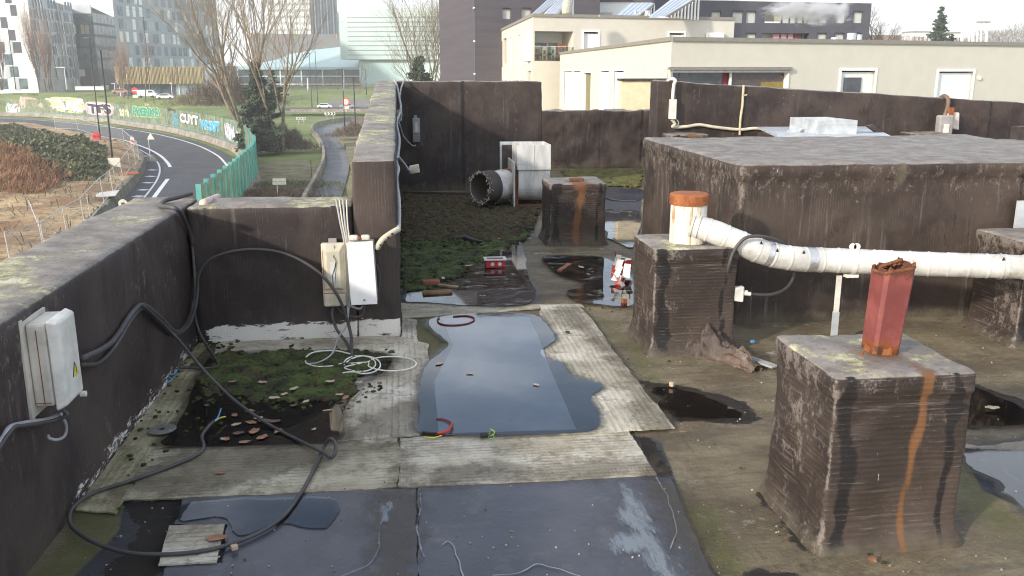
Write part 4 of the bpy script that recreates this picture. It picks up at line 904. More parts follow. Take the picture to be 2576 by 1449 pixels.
L = empty('wall_lamp', (.26, 15.05, 1.02), 'grey rectangular lamp hanging on the tall far parapet', 'wall lamp')
pA, pB = PY(1037, 297, 15.0), PY(1055, 358, 15.0)
bevel(MB().box(pA.x, pB.x+.015, 15.0, 15.085, pB.z+.14, pA.z).build('lamp_body', mPLG, L), .012); bevel(MB().box(pA.x, pB.x+.015, 15.0, 15.085, pB.z, pB.z+.135).build('lamp_cap', M2('brown_plastic', (.20,.185,.18), .5), L), .012)
MB().box(pA.x+.035, pB.x-.02, 14.99, 14.999, pB.z+.17, pA.z-.07).build('lamp_window', mBLINDG, L); MB().box(pA.x+.03, pB.x-.03, 15.04, 15.08, pA.z, pA.z+.04).build('bracket', mPLG, L)
J = empty('junction_box', (.02, 9.6, .5), 'small white junction box dangling beside the tall parapet', 'junction box')
jc = PY(1042, 425, 9.6)
bevel(MB().hexa([jc+Vector(v) for v in ((-.055,-.05,-.05),(.06,-.04,-.035),(.06,.05,-.035),(-.055,.05,-.05))], [jc+Vector(v) for v in ((-.055,-.05,.03),(.05,-.04,.05),(.05,.05,.05),(-.055,.05,.03))]).build('box_body', mPLY, J), .01)
MB().lathe((jc.x+.01, jc.y-.053, jc.z-.0), [(0,-.012), (.022,-.012), (.022,.01), (0,.01)], 14, 'y').build('cable_gland', mPLY, J)
# fitting on the pier
K = empty('wall_lamp', (4.7, 14.95, 1.3), 'narrow white fitting on the pier with a curved pipe over the top', 'wall lamp')
k0, k1 = PY(1687, 250, 14.95), PY(1699, 300, 14.95)
bevel(MB().box(k0.x, k1.x+.01, 14.93, 15.05, k1.z, k0.z).build('lamp_body', mPLW, K), .01)
MB().tube(cat_rom([PY(1692, 252, 14.98), PY(1695, 215, 14.98), PY(1699, 203, 14.98), PY(1690, 198, 15.0), PY(1680, 203, 15.12)], 6), .03, 8).build('swan_neck', mPLW, K, smooth=True)
MB().tube([PY(1692, 198, 15.0), PY(1691, 172, 15.0)], .006, 5).build('rod', mPLG, K)
# right box group
R = empty('leaning_box', (9.5, 14.9, .9), 'cream flat box tipped against the far right parapet', 'electrical box')
r_ = [PY(u, v, 14.9) for u, v in ((2383, 320), (2413, 328), (2415, 283), (2388, 282))]
mb = MB(); b4 = [r_[0], r_[1], r_[1]+Vector((0,.14,0)), r_[0]+Vector((0,.14,0))]; t4 = [r_[3], r_[2], r_[2]+Vector((0,.14,0)), r_[3]+Vector((0,.14,0))]
bevel(mb.hexa(b4, t4).build('enclosure', mPLC, R), .02); MB().box(r_[3].x-.03, r_[3].x+.06, 14.85, 14.9, r_[3].z-.12, r_[3].z+.08).build('gland', mRUST, R)
R2 = empty('lamp_head', (9.2, 14.8, .8), 'small grey lamp with a pale window below the tipped cream box', 'wall lamp')
s0_ = PY(2372, 330, 14.8); bevel(MB().box(s0_.x-.12, s0_.x+.14, 14.72, 14.88, s0_.z-.06, s0_.z+.28).build('lamp_body', mPLG, R2), .03)
MB().box(s0_.x-.05, s0_.x+.05, 14.70, 14.715, s0_.z-.02, s0_.z+.13).build('lamp_window', mPLW, R2)
# box with cable under the duct
V = empty('junction_box', (2.45, 6.0, .35), 'small white square junction box hanging under the duct beside the middle chimney', 'junction box')
v0 = PY(1856, 737, 5.98); mb = MB(); mb.hexa([v0+Vector(v) for v in ((-.04,-.025,-.055),(.035,-.03,-.065),(.04,.03,-.06),(-.035,.03,-.05))], [v0+Vector(v) for v in ((-.045,-.03,.045),(.04,-.025,.05),(.045,.03,.05),(-.04,.03,.045))])
bevel(mb.build('box_body', mPLW, V), .008); MB().lathe((v0.x+.05, v0.y, v0.z), [(0,-.012), (.02,-.012), (.02,.02), (0,.02)], 12, 'x').build('cable_gland', mPLW, V)

# ================================================================ cables
def pt(u, v, k, q):
    return PX(u, v, q) if k == 'x' else PY(u, v, q) if k == 'y' else G(u, v, q)
def cable(name, specs, r, mat, label=None, parent=None, n=8, seg=7, group=None, cat='cable'):
    P = [pt(*s) for s in specs]
    return MB().tube(cat_rom(P, seg), r, n).build(name, mat, parent, smooth=True, label=label, cat=None if parent else cat, group=group)
lx = -1.54
T1 = [(207,903,'x',-1.45),(280,862,'x',lx),(330,790,'x',lx),(360,768,'x',lx),(400,797,'x',lx),(440,834,'x',lx),(466,822,'x',lx),(484,780,'x',lx),(490,700,'x',lx),(484,610,'x',lx),(462,548,'x',lx)]
cable('thick_cable', T1+[(440,524,'z',1.075),(405,518,'z',1.065),(415,505,'z',1.065),(450,496,'z',1.075),(482,487,'z',1.08)], .016, mCABLE, 'thick grey cable looping up the left parapet and over its top')
cable('thick_cable', [(207,918,'x',-1.45),(250,912,'x',lx),(290,870,'x',lx),(335,797,'x',lx),(365,776,'x',lx),(398,808,'x',lx),(436,840,'x',lx-.0),(470,824,'x',lx+.02),(490,780,'x',lx+.02),(497,730,'y',6.54),(500,690,'y',6.54),(530,652,'y',6.54),(600,630,'y',6.54),(680,630,'y',6.53),(750,652,'y',6.50),(810,693,'y',6.44),(850,745,'y',6.42),(872,800,'y',6.45),(884,850,'y',6.4),(884,893,'z',.03)], .012, mCABLE, 'grey cable arching across the low cross wall down to the moss')
cable('thin_cable', [(360,770,'x',-1.51),(400,805,'x',-1.49),(445,850,'x',-1.42),(490,905,'x',-1.25),(540,960,'x',-1.13),(600,1015,'x',-.98),(680,1070,'z',.03),(760,1112,'z',.03),(815,1140,'z',.05),(832,1152,'z',.07),(845,1135,'z',.10),(842,1112,'z',.11),(828,1105,'z',.09),(812,1130,'z',.03),(795,1170,'z',.02),(760,1235,'z',.02),(700,1310,'z',.02),(600,1362,'z',.02),(480,1390,'z',.025),(340,1393,'z',.02),(250,1370,'z',.02),(190,1335,'z',.02),(174,1305,'z',.03),(188,1272,'z',.05),(235,1240,'z',.02),(320,1212,'z',.02),(420,1177,'z',.02),(490,1147,'z',.02),(512,1125,'z',.02),(508,1097,'z',.03),(525,1072,'z',.04),(540,1058,'z',.06)], .0095, mCABLE, 'long grey cable sweeping in a wide loop over the foreground roof')
cable('wire_tip', [(538,1060,'z',.055),(548,1050,'z',.06),(556,1028,'z',.07)], .004, mBLUE, 'bare blue wire end sticking out of the long looped cable', cat='wire')
cable('wire_tip', [(538,1062,'z',.052),(552,1052,'z',.05),(567,1048,'z',.04)], .004, mYEL, 'bare yellow wire end sticking out of the long looped cable', cat='wire')
cable('thin_cable', [(484,620,'x',-1.53),(490,700,'x',-1.51),(488,760,'y',6.5),(496,820,'y',6.5),(520,870,'y',6.42),(546,908,'z',.03),(548,922,'z',.02),(520,927,'z',.02),(460,925,'z',.03),(445,930,'z',.04)], .010, mCABLE, 'grey cable dropping down the corner to the mossy strip')
cable('wire_tip', [(446,930,'z',.04),(438,940,'z',.03),(424,945,'z',.03),(432,955,'z',.02),(420,962,'z',.02)], .005, mBLUE, 'frayed blue wire ends on the mossy strip beside the left parapet', cat='wire')
cable('thin_cable', [(156,1040,'x',-1.50),(120,1055,'x',-1.54),(60,1065,'x',-1.54),(25,1075,'x',-1.54),(8,1100,'x',-1.54),(-20,1140,'x',-1.54)], .011, mCABLEG, 'pale grey cable leaving the cream box towards the left picture edge')
cable('thin_cable', [(155,1030,'x',-1.47),(168,1045,'x',-1.45),(185,1060,'x',-1.45)][:2]+[(120,1062,'x',-1.52),(60,1071,'x',-1.53),(30,1080,'x',-1.53),(-20,1155,'x',-1.53)], .009, mCABLE, 'dark grey cable just under the pale one below the cream box')
cable('thin_cable', [(150,1040,'x',-1.5),(166,1068,'x',-1.5),(163,1095,'x',-1.51),(145,1106,'x',-1.52),(125,1103,'x',-1.54),(120,1095,'x',-1.55)], .007, mCABLEG, 'short hooked cable stub below the cream box')
# bundle by the lamp housing
for k, (dx, w) in enumerate(((0, .008), (8, .006), (17, .008), (26, .006))):
    cable('wire_bundle', [(848+dx, 515, 'y', 6.62), (846+dx, 505, 'y', 6.60), (856+dx*.7, 560, 'y', 6.56), (866+dx*.5, 610, 'y', 6.55), (871+dx*.2, 680, 'y', 6.55), (872+dx*.3, 745, 'y', 6.55), (876, 790, 'y', 6.52)][::1 if k else 1], w, (mCABLEG, mPLY, mCABLEG, mPLY)[k],
          ('leftmost of the four pale wires running between the two white wall boxes', 'second from the left of the four pale wires between the two white wall boxes', 'third from the left of the four pale wires between the two white wall boxes', 'rightmost of the four pale wires between the two white wall boxes')[k], group='pale wires between the wall boxes')
cable('thin_cable', [(838,772,'y',6.54),(836,795,'y',6.5),(848,830,'y',6.45),(872,862,'y',6.4),(886,896,'z',.03)], .011, mCABLE, 'dark cable hanging from the bottom of the lamp housing')
cable('thin_cable', [(848,772,'y',6.54),(866,790,'y',6.53),(900,797,'y',6.52),(914,785,'y',6.52),(918,762,'y',6.52)], .008, mCABLE, 'dark cable looped between the lamp housing and the white box')
cable('thin_cable', [(870,765,'y',6.54),(888,772,'y',6.53),(905,776,'y',6.53),(915,768,'y',6.53)], .009, mCABLEG, 'short pale hose under the white box')
cable('thin_cable', [(948,665,'y',6.55),(957,700,'y',6.55),(950,745,'y',6.55),(936,765,'y',6.53),(926,772,'y',6.53)], .008, mCABLE, 'dark cable hanging behind the right edge of the white box')
cable('thin_cable', [(876,790,'y',6.5),(872,820,'y',6.45),(850,850,'y',6.4),(835,890,'z',.06),(800,912,'z',.03),(768,915,'z',.03)], .006, mCABLEG, 'thin pale wire trailing from the boxes over the moss')
# hose on the corner of the tall parapet
cable('conduit', [(948,625,'y',6.5),(962,603,'y',6.48),(982,588,'y',6.50),(1003,576,'y',6.56)], .022, mPLY, 'ribbed cream conduit leading round the corner to the white box', n=10)
mb = MB()
for (a_, b_) in (((962,603),(982,588)),): pass
for t_ in (.15, .35, .55, .75): 
    u = 950+t_*50; v = 622-t_*46; p = PY(u, v, 6.485); mb.blob((p.x, p.y-.014, p.z), .010, 1, .3)
mb.build('tear_mark', mBLK, bpy.data.objects['conduit'])
def tallx(u, v, x): return PX(u, v, x)
def tw(u, v, Y): return PY(u, v, Y)
cable('conduit', [(1003,576,'y',6.56),(1004,540,'y',6.9),(1003,500,'y',7.3),(997,450,'y',7.8),(1002,425,'y',8.2),(994,400,'y',8.6),(1002,395,'y',8.9)], .016, mCABLEG, 'grey conduit running up the inner side of the tall parapet', n=10)
cable('thin_cable', [(1002,395,'y',9.2),(1015,410,'y',9.4),(1026,425,'y',9.5),(1034,432,'y',9.55)], .014, mCABLEG, 'grey hose ending at the dangling junction box')
cable('thin_cable', [(1000,395,'y',9.6),(1004,350,'y',10.5),(997,310,'y',11.5),(1003,290,'y',12.),(1008,270,'y',13.),(1003,240,'y',13.8),(998,215,'y',14.5),(992,200,'y',14.9)], .018, mCABLEG, 'knotted grey cable climbing to the top far corner')
cable('thin_cable', [(1006,290,'y',13),(1009,270,'y',13.8),(1005,250,'y',14.2),(1008,225,'y',14.6),(1014,208,'y',14.95),(1018,197,'y',15.05)], .014, mCABLEG, 'pale cord hung over the top of the tall far parapet')
cable('thin_cable', [(1000,300,'y',12.8),(1006,318,'y',12.9),(1016,345,'y',13.5),(1036,366,'y',14.9),(1046,366,'y',15.0)], .016, mCABLEG, 'pale cable drooping to the grey far wall lamp')
MB().blob(PY(1005, 288, 12.3), .05, 2, .35, (1,1,1.6)).build('cable_knot', mCABLEG, label='lumpy knot in the cables on the tall parapet', cat='cable')
# far right wall cable
cable('wall_cable', [(1690,300,'y',15.0),(1698,312,'y',15.0),(1692,318,'y',15.0),(1700,320,'y',15.02),(1730,318,'y',15.03),(1760,314,'y',15.04),(1800,320,'y',15.04),(1860,326,'y',15.04),(1900,323,'y',15.04),(1950,327,'y',15.04),(2000,333,'y',15.04)], .028, mPLY, 'pale cable sagging along the far parapet from the pier to the metal tray')
cable('thin_cable', [(1699,298,'y',14.97),(1707,308,'y',14.97),(1703,318,'y',14.98),(1694,318,'y',14.98)], .010, mCABLEG, 'thin looped wire under the narrow white fitting')
cable('rope', [(1871,214,'y',15.03),(1869,240,'y',15.04),(1868,262,'y',15.04),(1864,290,'y',15.04),(1862,310,'y',15.04),(1861,340,'y',15.04)], .022, M2('frayed_rope', (.50,.42,.28), .9), 'frayed tan rope hanging down the far parapet', cat='rope')
cable('rope', [(1869,236,'y',15.0),(1874,240,'y',15.0),(1879,238,'y',15.0)], .012, M2('frayed_rope2', (.50,.42,.28), .9), 'frayed knot end sticking out of the tan rope', cat='rope')
cable('thick_cable', [(2366,246,'y',15.3),(2376,241,'y',15.1),(2385,250,'y',15.0),(2384,268,'y',14.95),(2376,292,'y',14.9),(2368,318,'y',14.85),(2362,336,'y',14.8)], .036, M2('brown_cable', (.16,.10,.07), .7), 'rusty brown cable over the parapet beside the tipped cream box')
cable('thick_cable', [(2388,285,'y',14.9),(2380,310,'y',14.85),(2386,330,'y',14.8),(2382,345,'y',14.7)], .035, mPLY, 'pale hose hanging down beside the small grey lamp')
# cable round the duct
cable('thick_cable', [(1828,805,'x',2.385),(1828,740,'x',2.39),(1832,680,'y',5.93),(1845,635,'y',5.90),(1870,602,'y',5.88),(1900,594,'y',5.88),(1935,598,'y',5.90),(1968,610,'y',5.98),(1990,630,'y',6.12),(1998,660,'y',6.18),(1995,700,'y',6.18),(1975,727,'y',6.1),(1940,741,'y',6.02),(1900,741,'y',6.0),(1872,737,'y',5.98)], .0125, mCABLE, 'brown grey cable looped over the white duct to the small junction box')
cable('cable_end', [(1820,808,'x',2.40),(1826,795,'x',2.40),(1830,783,'x',2.39)], .014, mPLY, 'torn pale cable end at the corner of the middle chimney')
cable('thin_cable', [(1873,738,'y',5.97),(1888,740,'y',5.97)], .016, mPLW, 'short pale cable sleeve on the small junction box')
# white coil lying on the pale sheet
co_ = []
for (cu, cv, ru, rv, a0, a1) in ((905,915,40,20,2.6,9.0),(985,915,62,18,3.4,9.6),(915,918,42,22,3.3,8.5)):
    for k in range(12):
        a = a0+(a1-a0)*k/11; co_.append((cu+ru*math.cos(a), cv+rv*math.sin(a), 'z', .024+.004*(k%3)))
cable('coiled_cable', [(770,898,'z',.05),(790,886,'z',.06),(840,882,'z',.05),(880,890,'z',.04)], .005, mCABLEW, 'white cable end lying over the moss near the wall foot')
cable('coiled_cable', co_+[(862,938,'z',.03)], .0052, mCABLEW, 'loose coil of thin white cable on the pale felt sheet', n=6)
cable('thin_cable', [(768,908,'z',.04),(775,916,'z',.035),(800,922,'z',.03),(840,920,'z',.03),(860,914,'z',.03)], .0045, mCABLEW, 'short white wire at the left end of the coil')
# small wires lying on the roof
cable('wire', [(1062,1086,'z',.026),(1090,1089,'z',.026),(1118,1088,'z',.028)], .006, mBLK, 'black half of the bent wire by the near end of the narrow puddle', cat='wire')
cable('wire', [(1100,1090,'z',.03),(1122,1086,'z',.035),(1132,1076,'z',.04),(1138,1066,'z',.04)], .008, mREDP, 'red sleeve on the bent wire by the near end of the narrow puddle', cat='wire')
cable('wire', [(1138,1068,'z',.035),(1130,1060,'z',.03),(1112,1054,'z',.028),(1098,1054,'z',.026)], .005, M2('maroon', (.16,.02,.02), .5), 'dark red curl ending in the narrow puddle', cat='wire')
cable('wire', [(1068,1099,'z',.018),(1090,1101,'z',.018),(1112,1095,'z',.022)], .0035, mYEL, 'yellow wire lying beside the red sleeved wire', cat='wire')
g_ = empty('wire_connector', G(1222, 1100, .015), 'black terminal with green and yellow wire tails beside the puddle', 'connector')
gp0 = G(1222, 1100, .015); MB().lathe((gp0.x-.03, gp0.y, gp0.z+.014), [(0,0), (.014,0), (.014,.035), (.009,.045), (0,.045)], 10, 'x').build('terminal', mBLK, g_)
GW = M2('green_wire', (.12,.35,.08), .5)
for cv, m_ in ((((1228,1098),(1240,1094),(1244,1086),(1236,1080)), mYEL), (((1228,1102),(1238,1103),(1243,1097),(1238,1092)), GW), (((1227,1097),(1232,1090),(1236,1082),(1232,1078)), GW)):
    MB().tube(cat_rom([G(u, v, .02+.004*i) for i, (u, v) in enumerate(cv)], 5), .0028, 5).build('wire_tail', m_, g_)
cable('wire', [(1105,798,'z',.03),(1100,806,'z',.026),(1110,815,'z',.026),(1140,818,'z',.026),(1175,814,'z',.026),(1192,806,'z',.026),(1190,798,'z',.028),(1170,794,'z',.026),(1140,796,'z',.026)], .006, M2('maroon2', (.14,.02,.02), .5), 'dark red cable ring at the far end of the narrow puddle', cat='cable')

# ================================================================ loose things lying about
MB().lathe(tuple(G(408, 1081, .018)), [(.018, .002), (.075, .0), (.078, .004), (.060, .006), (.018, .006), (.018, .002)], 30).build('grinding_disc', M2('disc_grey', (.13,.13,.12), .6, c3=(.3,.3,.32), t3=(.55,.7)), label='worn grinding disc lying on the mossy strip', cat='disc')
tr = empty('plastic_tray', G(1245, 668, .02), 'small red and white plastic tray floating in the debris pool', 'tray')
t0_ = G(1245, 670, .02); mb = MB()
for a_ in ((-.10,.10,-.06,-.05),(-.10,.10,.05,.06),(-.10,-.09,-.05,.05),(.09,.10,-.05,.05)): mb.box(t0_.x+a_[0], t0_.x+a_[1], t0_.y+a_[2], t0_.y+a_[3], .02, .095)
mb.box(t0_.x-.09, t0_.x+.09, t0_.y-.05, t0_.y+.05, .02, .03); mb.build('tray_wall', mREDP, tr)
mb = MB()
for a_ in ((-.115,.115,-.075,-.045),(-.115,.115,.045,.075),(-.115,-.085,-.045,.045),(.085,.115,-.045,.045)): mb.box(t0_.x+a_[0], t0_.x+a_[1], t0_.y+a_[2], t0_.y+a_[3], .096, .108)
mb.build('tray_rim', mPLW, tr)
for dx in (-.03, .045): MB().lathe((t0_.x+dx, t0_.y-.0605, .056), [(0,-.002), (.02,-.002), (.02,.0), (0,.0)], 12, 'y').build('round_mark', mPLW, tr)
def rock(name, u, v, z, sx, sy, sz, mat, rot, label, cat, group=None, seed=1):
    c = G(u, v, z); mb = MB().box(-sx/2, sx/2, -sy/2, sy/2, 0, sz); cr, sr = math.cos(rot), math.sin(rot)
    mb.v = [(c.x+x*cr-y*sr+.1*sx*mn.noise(Vector((x*30, y*30, z_*30+seed))), c.y+x*sr+y*cr, c.z+z_) for x, y, z_ in mb.v]
    return bevel(mb.build(name, mat, label=label, cat=cat, group=group), min(sx, sy, sz)*.18)
mBRK = M('old_brick', (.24,.07,.045), (.36,.13,.09), 9, .9, bump=.8, bscale=50)
rock('brick', 1083, 716, .015, .17, .09, .045, mBRK, .05, 'reddish brick piece lying flat among the wet moss', 'brick')
rock('wood_offcut', 1100, 738, .012, .26, .09, .025, M('wet_wood', (.14,.085,.035), (.28,.19,.09), 8, .8, bump=.5), .12, 'rotten wooden offcut just below the reddish brick piece', 'wood')
rock('wood_offcut', 1128, 722, .012, .2, .05, .02, M('wet_wood2', (.20,.14,.07), (.32,.25,.14), 8, .8, bump=.5), -.6, 'pale wooden offcut to the right of the reddish brick piece', 'wood')
rock('wood_offcut', 1420, 675, .016, .05, .34, .02, M('orange_wood', (.22,.09,.04), (.34,.15,.07), 8, .8), -.5, 'orange brown piece of wood in the reddish pool', 'wood')
rock('cement_lump', 1716, 601, .79, .10, .06, .03, M('cement', (.13,.105,.07), (.22,.18,.13), 20, .95, bump=1., bscale=40), .2, 'crumbly cement lump on top of the middle chimney', 'stone')
rock('broken_tile', 1912, 912, .02, .07, .27, .014, M('tile_edge', (.22,.21,.20), (.34,.33,.32), 10, .9, bump=.5), .45, 'grey broken slab leaning at the foot of the middle chimney', 'slab')
# lump of felt at the foot of the middle chimney
def heap():
    mb = MB(); a = G(1745, 872, 0); b = G(1905, 935, 0); ax_ = (b-a)
    def fn(s, t):
        c = a.lerp(b, s); r = .20*(1-.55*s)*(.55+.45*math.sin(math.pi*min(1, s*1.6+.12))); an = math.pi*(t*1.1-.05); p = c+Vector((-ax_.y, ax_.x, 0)).normalized()*(-math.cos(an))*r*.8
        h = math.sin(an)*(.15*math.exp(-((s-.28)/.25)**2)+.08*math.exp(-((s-.75)/.22)**2)+.02)
        w = 1+.5*mn.noise(Vector((s*7, t*6, 3)))+.25*mn.noise(Vector((s*22, t*17, 1))); return (p.x+.03*mn.noise(Vector((s*9, t*9, 8))), p.y, max(-.01, h*w))
    mb.grid(fn, 44, 30); return mb
heap().build('felt_heap', wall_felt('heap_felt', 'x', 2.1, .8), smooth=True, label='crumpled heap of torn roofing felt against the middle chimney', cat='felt heap')
# black rag
mb = MB(); cs = cat_rom([G(u, v, .05) for u, v in ((1150,600),(1170,600),(1190,606),(1215,609))], 6); mb.tube(cs, [.02+.016*math.sin(math.pi*min(1, k/len(cs)*1.1+.1))+.005*mn.noise(Vector((k*.9, 0, 0))) for k in range(len(cs))], 10)
mb.build('rag', mBLK, smooth=True, label='black rag lying on the green moss', cat='rag')
# crumpled red and white barrier tape
tp = empty('barrier_tape', G(1572, 700, .02), 'crumpled heap of red and white barrier tape beside the middle chimney', 'tape')
r5 = random.Random(5)
for k in range(16):
    c = G(1552+r5.uniform(-8, 34), 705-r5.uniform(-15, 46), .03); mb = MB(); d = Vector((r5.uniform(-1, 1), r5.uniform(-1, 1), r5.uniform(.0, .9))).normalized(); s_ = d.cross(Vector((0,0,1))).normalized()*.04; L_ = r5.uniform(.06, .17)
    prev = None; hgt_ = r5.uniform(0, .14)
    for j in range(7):
        t = j/6; p = c+d*L_*(t-.5)*2*.5+Vector((0,0,hgt_+.05*math.sin(t*math.pi*1.5+k))); q = (p-s_*(1-.3*t), p+s_*(1-.3*t))
        if prev: mb.face([prev[0], prev[1], q[1], q[0]])
        prev = q
    mb.build('tape_strip', mREDP if k%3 == 0 else mPLW, tp, recalc=False)
def leafm(name, c1, c2): return M(name, c1, c2, 12, .6, bump=.3, c3=tuple(x*.5 for x in c1), t3=(.55,.7))
LM = [leafm('leaf_brown', (.22,.10,.05), (.34,.18,.10)), leafm('leaf_tan', (.42,.30,.19), (.52,.42,.30)), leafm('leaf_dark', (.09,.05,.03), (.16,.09,.06)), leafm('leaf_pinkish', (.42,.27,.21), (.50,.36,.29))]
r6 = random.Random(11)
def leaf(u, v, z, s, m_, label, group, el=.6):
    c = G(u, v, z); mb = MB(); a0 = r6.uniform(0, 6.28); n = 14; ring_ = []
    mid = mb.vert((c.x, c.y, c.z+.003))
    for k in range(n):
        a = 2*math.pi*k/n; rr = s*(1 if abs(math.cos(a)) > .3 else 1)*(.75+.25*abs(math.cos(a*2.5+.4))); x = rr*math.cos(a); y = rr*math.sin(a)*el
        ring_.append(mb.vert((c.x+x*math.cos(a0)-y*math.sin(a0), c.y+x*math.sin(a0)+y*math.cos(a0), c.z+.002+.010*abs(mn.noise(Vector((k*.7, u*.1, v*.1)))))))
    for k in range(n): mb.f.append((mid, ring_[k], ring_[(k+1)%n]))
    return mb.build('leaf', LM[m_], label=label, cat='leaf', group=group)
gl = 'fallen leaves in the square moss pool'
for (u, v, s, m_) in ((628,1035,.035,0),(650,1052,.032,1),(632,1063,.04,0),(664,1058,.045,2),(690,1060,.04,2),(595,1068,.032,1),(640,1085,.045,0),(600,1090,.035,2),(660,1100,.04,0),(570,1105,.03,0),(790,1080,.018,1),(520,1020,.025,2),(740,1020,.03,2),(590,1045,.03,0),(700,1085,.035,0),(615,1112,.035,0)):
    leaf(u, v, .019, s, m_, 'one of the fallen leaves floating on the dark water of the square pool', gl)
for (u, v, s, m_) in ((690,1001,.04,1),(660,962,.035,3),(740,978,.04,1),(715,992,.03,3),(770,1010,.03,1),(855,993,.03,3),(830,960,.035,3),(905,962,.03,1),(870,1000,.035,0),(955,965,.03,2),(585,960,.03,0),(880,1025,.028,0)):
    leaf(u, v, .04, s, m_, 'one of the fallen leaves lying on the green moss of the square pool', 'fallen leaves on the moss')
leaf(1182, 940, .0245, .032, 3, 'pinkish leaf floating in the middle of the narrow puddle', None); leaf(1348, 968, .0245, .028, 3, 'pinkish leaf near the right side of the narrow puddle', None)
leaf(545, 1354, .018, .05, 0, 'brown leaf stuck on the small square felt patch', None); leaf(1105, 915, .0245, .04, 3, 'flattened pale leaf at the left rim of the narrow puddle', None)
leaf(2497, 1026, .02, .05, 1, 'pale scrap lying in the right hand brown puddle', None); leaf(2195, 1410, .01, .03, 0, 'orange leaf in front of the nearest chimney', None)
leaf(1716, 1087, .01, .02, 0, 'tiny red leaf beside the pointed pale felt sheet', None); leaf(1462, 672, .03, .07, 1, 'white oval shell shaped scrap in the reddish pool', None, .35)
LMr = leafm('leaf_red', (.45,.06,.03), (.5,.12,.05)); leaf(2432, 820, .01, .05, 0, 'orange leaf on the felt near the right edge chimney', None)
leaf(555, 1190, .012, .03, 0, 'brown leaf stuck on the olive felt strip', None); leaf(560, 1105, .03, .02, 1, 'small tan leaf at the lower left of the square pool', None)
for (u, v, s) in ((1115,700,.05),(1150,752,.04),(1180,668,.05),(1330,600,.04),(1290,690,.03),(1480,690,.03),(1140,762,.03),(1215,745,.03),(1255,600,.03),(1265,630,.035),(1090,770,.02),(1340,590,.03),(1240,520,.03),(1120,560,.025),(1075,540,.02),(1300,560,.025)):
    leaf(u, v, .045, s, r6.choice([1,3,1]), 'one of the pale scraps scattered over the moss and debris pool', 'pale scraps around the debris pool', .4)
cable('twig', [(905,985,'z',.03),(885,1005,'z',.02)], .003, LM[1], 'short pale twig at the right side of the square pool', cat='twig'); cable('twig', [(812,1033,'z',.02),(835,1030,'z',.02)], .004, LM[1], 'pale stick lying on the dark water of the square pool', cat='twig')
rock('cork_lump', 590, 1382, .018, .03, .025, .02, LM[1], .4, 'crumpled tan lump beside the cable on the dark membrane', 'debris'); rock('plastic_bit', 1893, 862, .01, .03, .02, .02, mBLUE, .3, 'small blue plastic bit between the chimneys', 'debris')
rock('stone_chip', 1690, 972, .01, .03, .03, .03, LM[1], .7, 'pale chip standing in the dark patch right of the pointed sheet', 'debris'); rock('plastic_scrap', 1570, 763, .01, .05, .04, .04, mRUST, .2, 'crumpled orange plastic at the left foot of the middle chimney', 'debris')
rock('moss_tuft', 1428, 838, .02, .03, .03, .015, mMOSS, .2, 'little moss tuft on the far pale felt sheet', 'moss')
# pebbles and grit on the felt
mb = MB(); r7 = random.Random(3)
for k in range(420):
    u, v = r7.uniform(150, 2576), r7.uniform(780, 1449); p = G(u, v, .004)
    if p.x < -1.4 or (1.7 < p.x < 2.4 and 3.1 < p.y < 3.9): continue
    mb.blob((p.x, p.y, .008), r7.uniform(.002, .006), 1, .4, seed=k)
mb.build('grit', M('grit', (.10,.085,.06), (.42,.40,.33), 8, .9), label='fine grit and crumbs scattered over the roof felt', cat='grit', kind='stuff')
cable('broken_pipe', [(549,497,'z',.98),(512,512,'z',1.04)], .035, M2('pink_pipe', (.62,.45,.38), .6), 'pale pink pipe end lying beyond the low cross wall', cat='pipe')
# ================================================================ THE STREET SIDE
ZS = -10.
FBU = [-60,60,107,190,296,364,424,479,526,565,597,622,640]; FBB = []
for _u, _v in zip(FBU, [282,283,284,290,300,309,317,328,339,351,362,380,408]):
    _p = G(_u, _v, ZS+.9); FBB.append(_p.x*sy+_p.y*cy)
def tz(u, b):        # height of the open ground, by column and distance
    lf = 1-sm(np.array(float(u)), 560., 720.)
    left = -9.4+(4.1)*sm(np.array(float(b)), 150., 238.)+.15*sm(np.array(float(b)), 238., 300.)
    right = ZS+(5.0)*sm(np.array(float(b)), 268., 322.)
    z = float(lf*left+(1-lf)*right)
    if u < 640:
        fb_ = float(np.interp(u, FBU, FBB))
        if b < fb_+4.5: z = ZS-.25
        else: z = min(z, ZS+.5+(b-fb_)*.09)
    elif b < 150: z = ZS-.12
    return z
def gz(u, v):        # ground point under a pixel
    b = 20.
    while b < 900:
        p = WP(u, v, b)
        if p.z <= tz(u, b): return p
        b *= 1.005
    return WP(u, v, 900)
us = [-1500+60*i for i in range(0, 30)]+[300+22*i for i in range(0, 45)]+[1290+90*i for i in range(0, 40)]
bs = [12*1.045**i for i in range(0, 50)]; bs = [b for b in bs if b < 100]+[100+4*i for i in range(0, 62)]+[350*1.12**i for i in range(0, 24)]
mb = MB(); nb_ = len(bs)
for u in us:
    for b in bs:
        z = tz(u, b)+(.12*mn.noise(Vector((u*.02, b*.1, 0))) if b > 110 else 0); x = (u-1288)*(b*cp-(z-H)*sp)/F
        mb.v.append((x*cy+b*sy, -x*sy+b*cy, z))
mb.f = [(i*nb_+j, (i+1)*nb_+j, (i+1)*nb_+j+1, i*nb_+j+1) for i in range(len(us)-1) for j in range(nb_-1)]
mb.build('ground', mGRASS, loc=(0,0,ZS), smooth=True, kind='structure', recalc=False)
MB().box(-60, 60, -60, 12, ZS-1, ZS-.3).build('street_ground', mSCRUB, kind='structure')
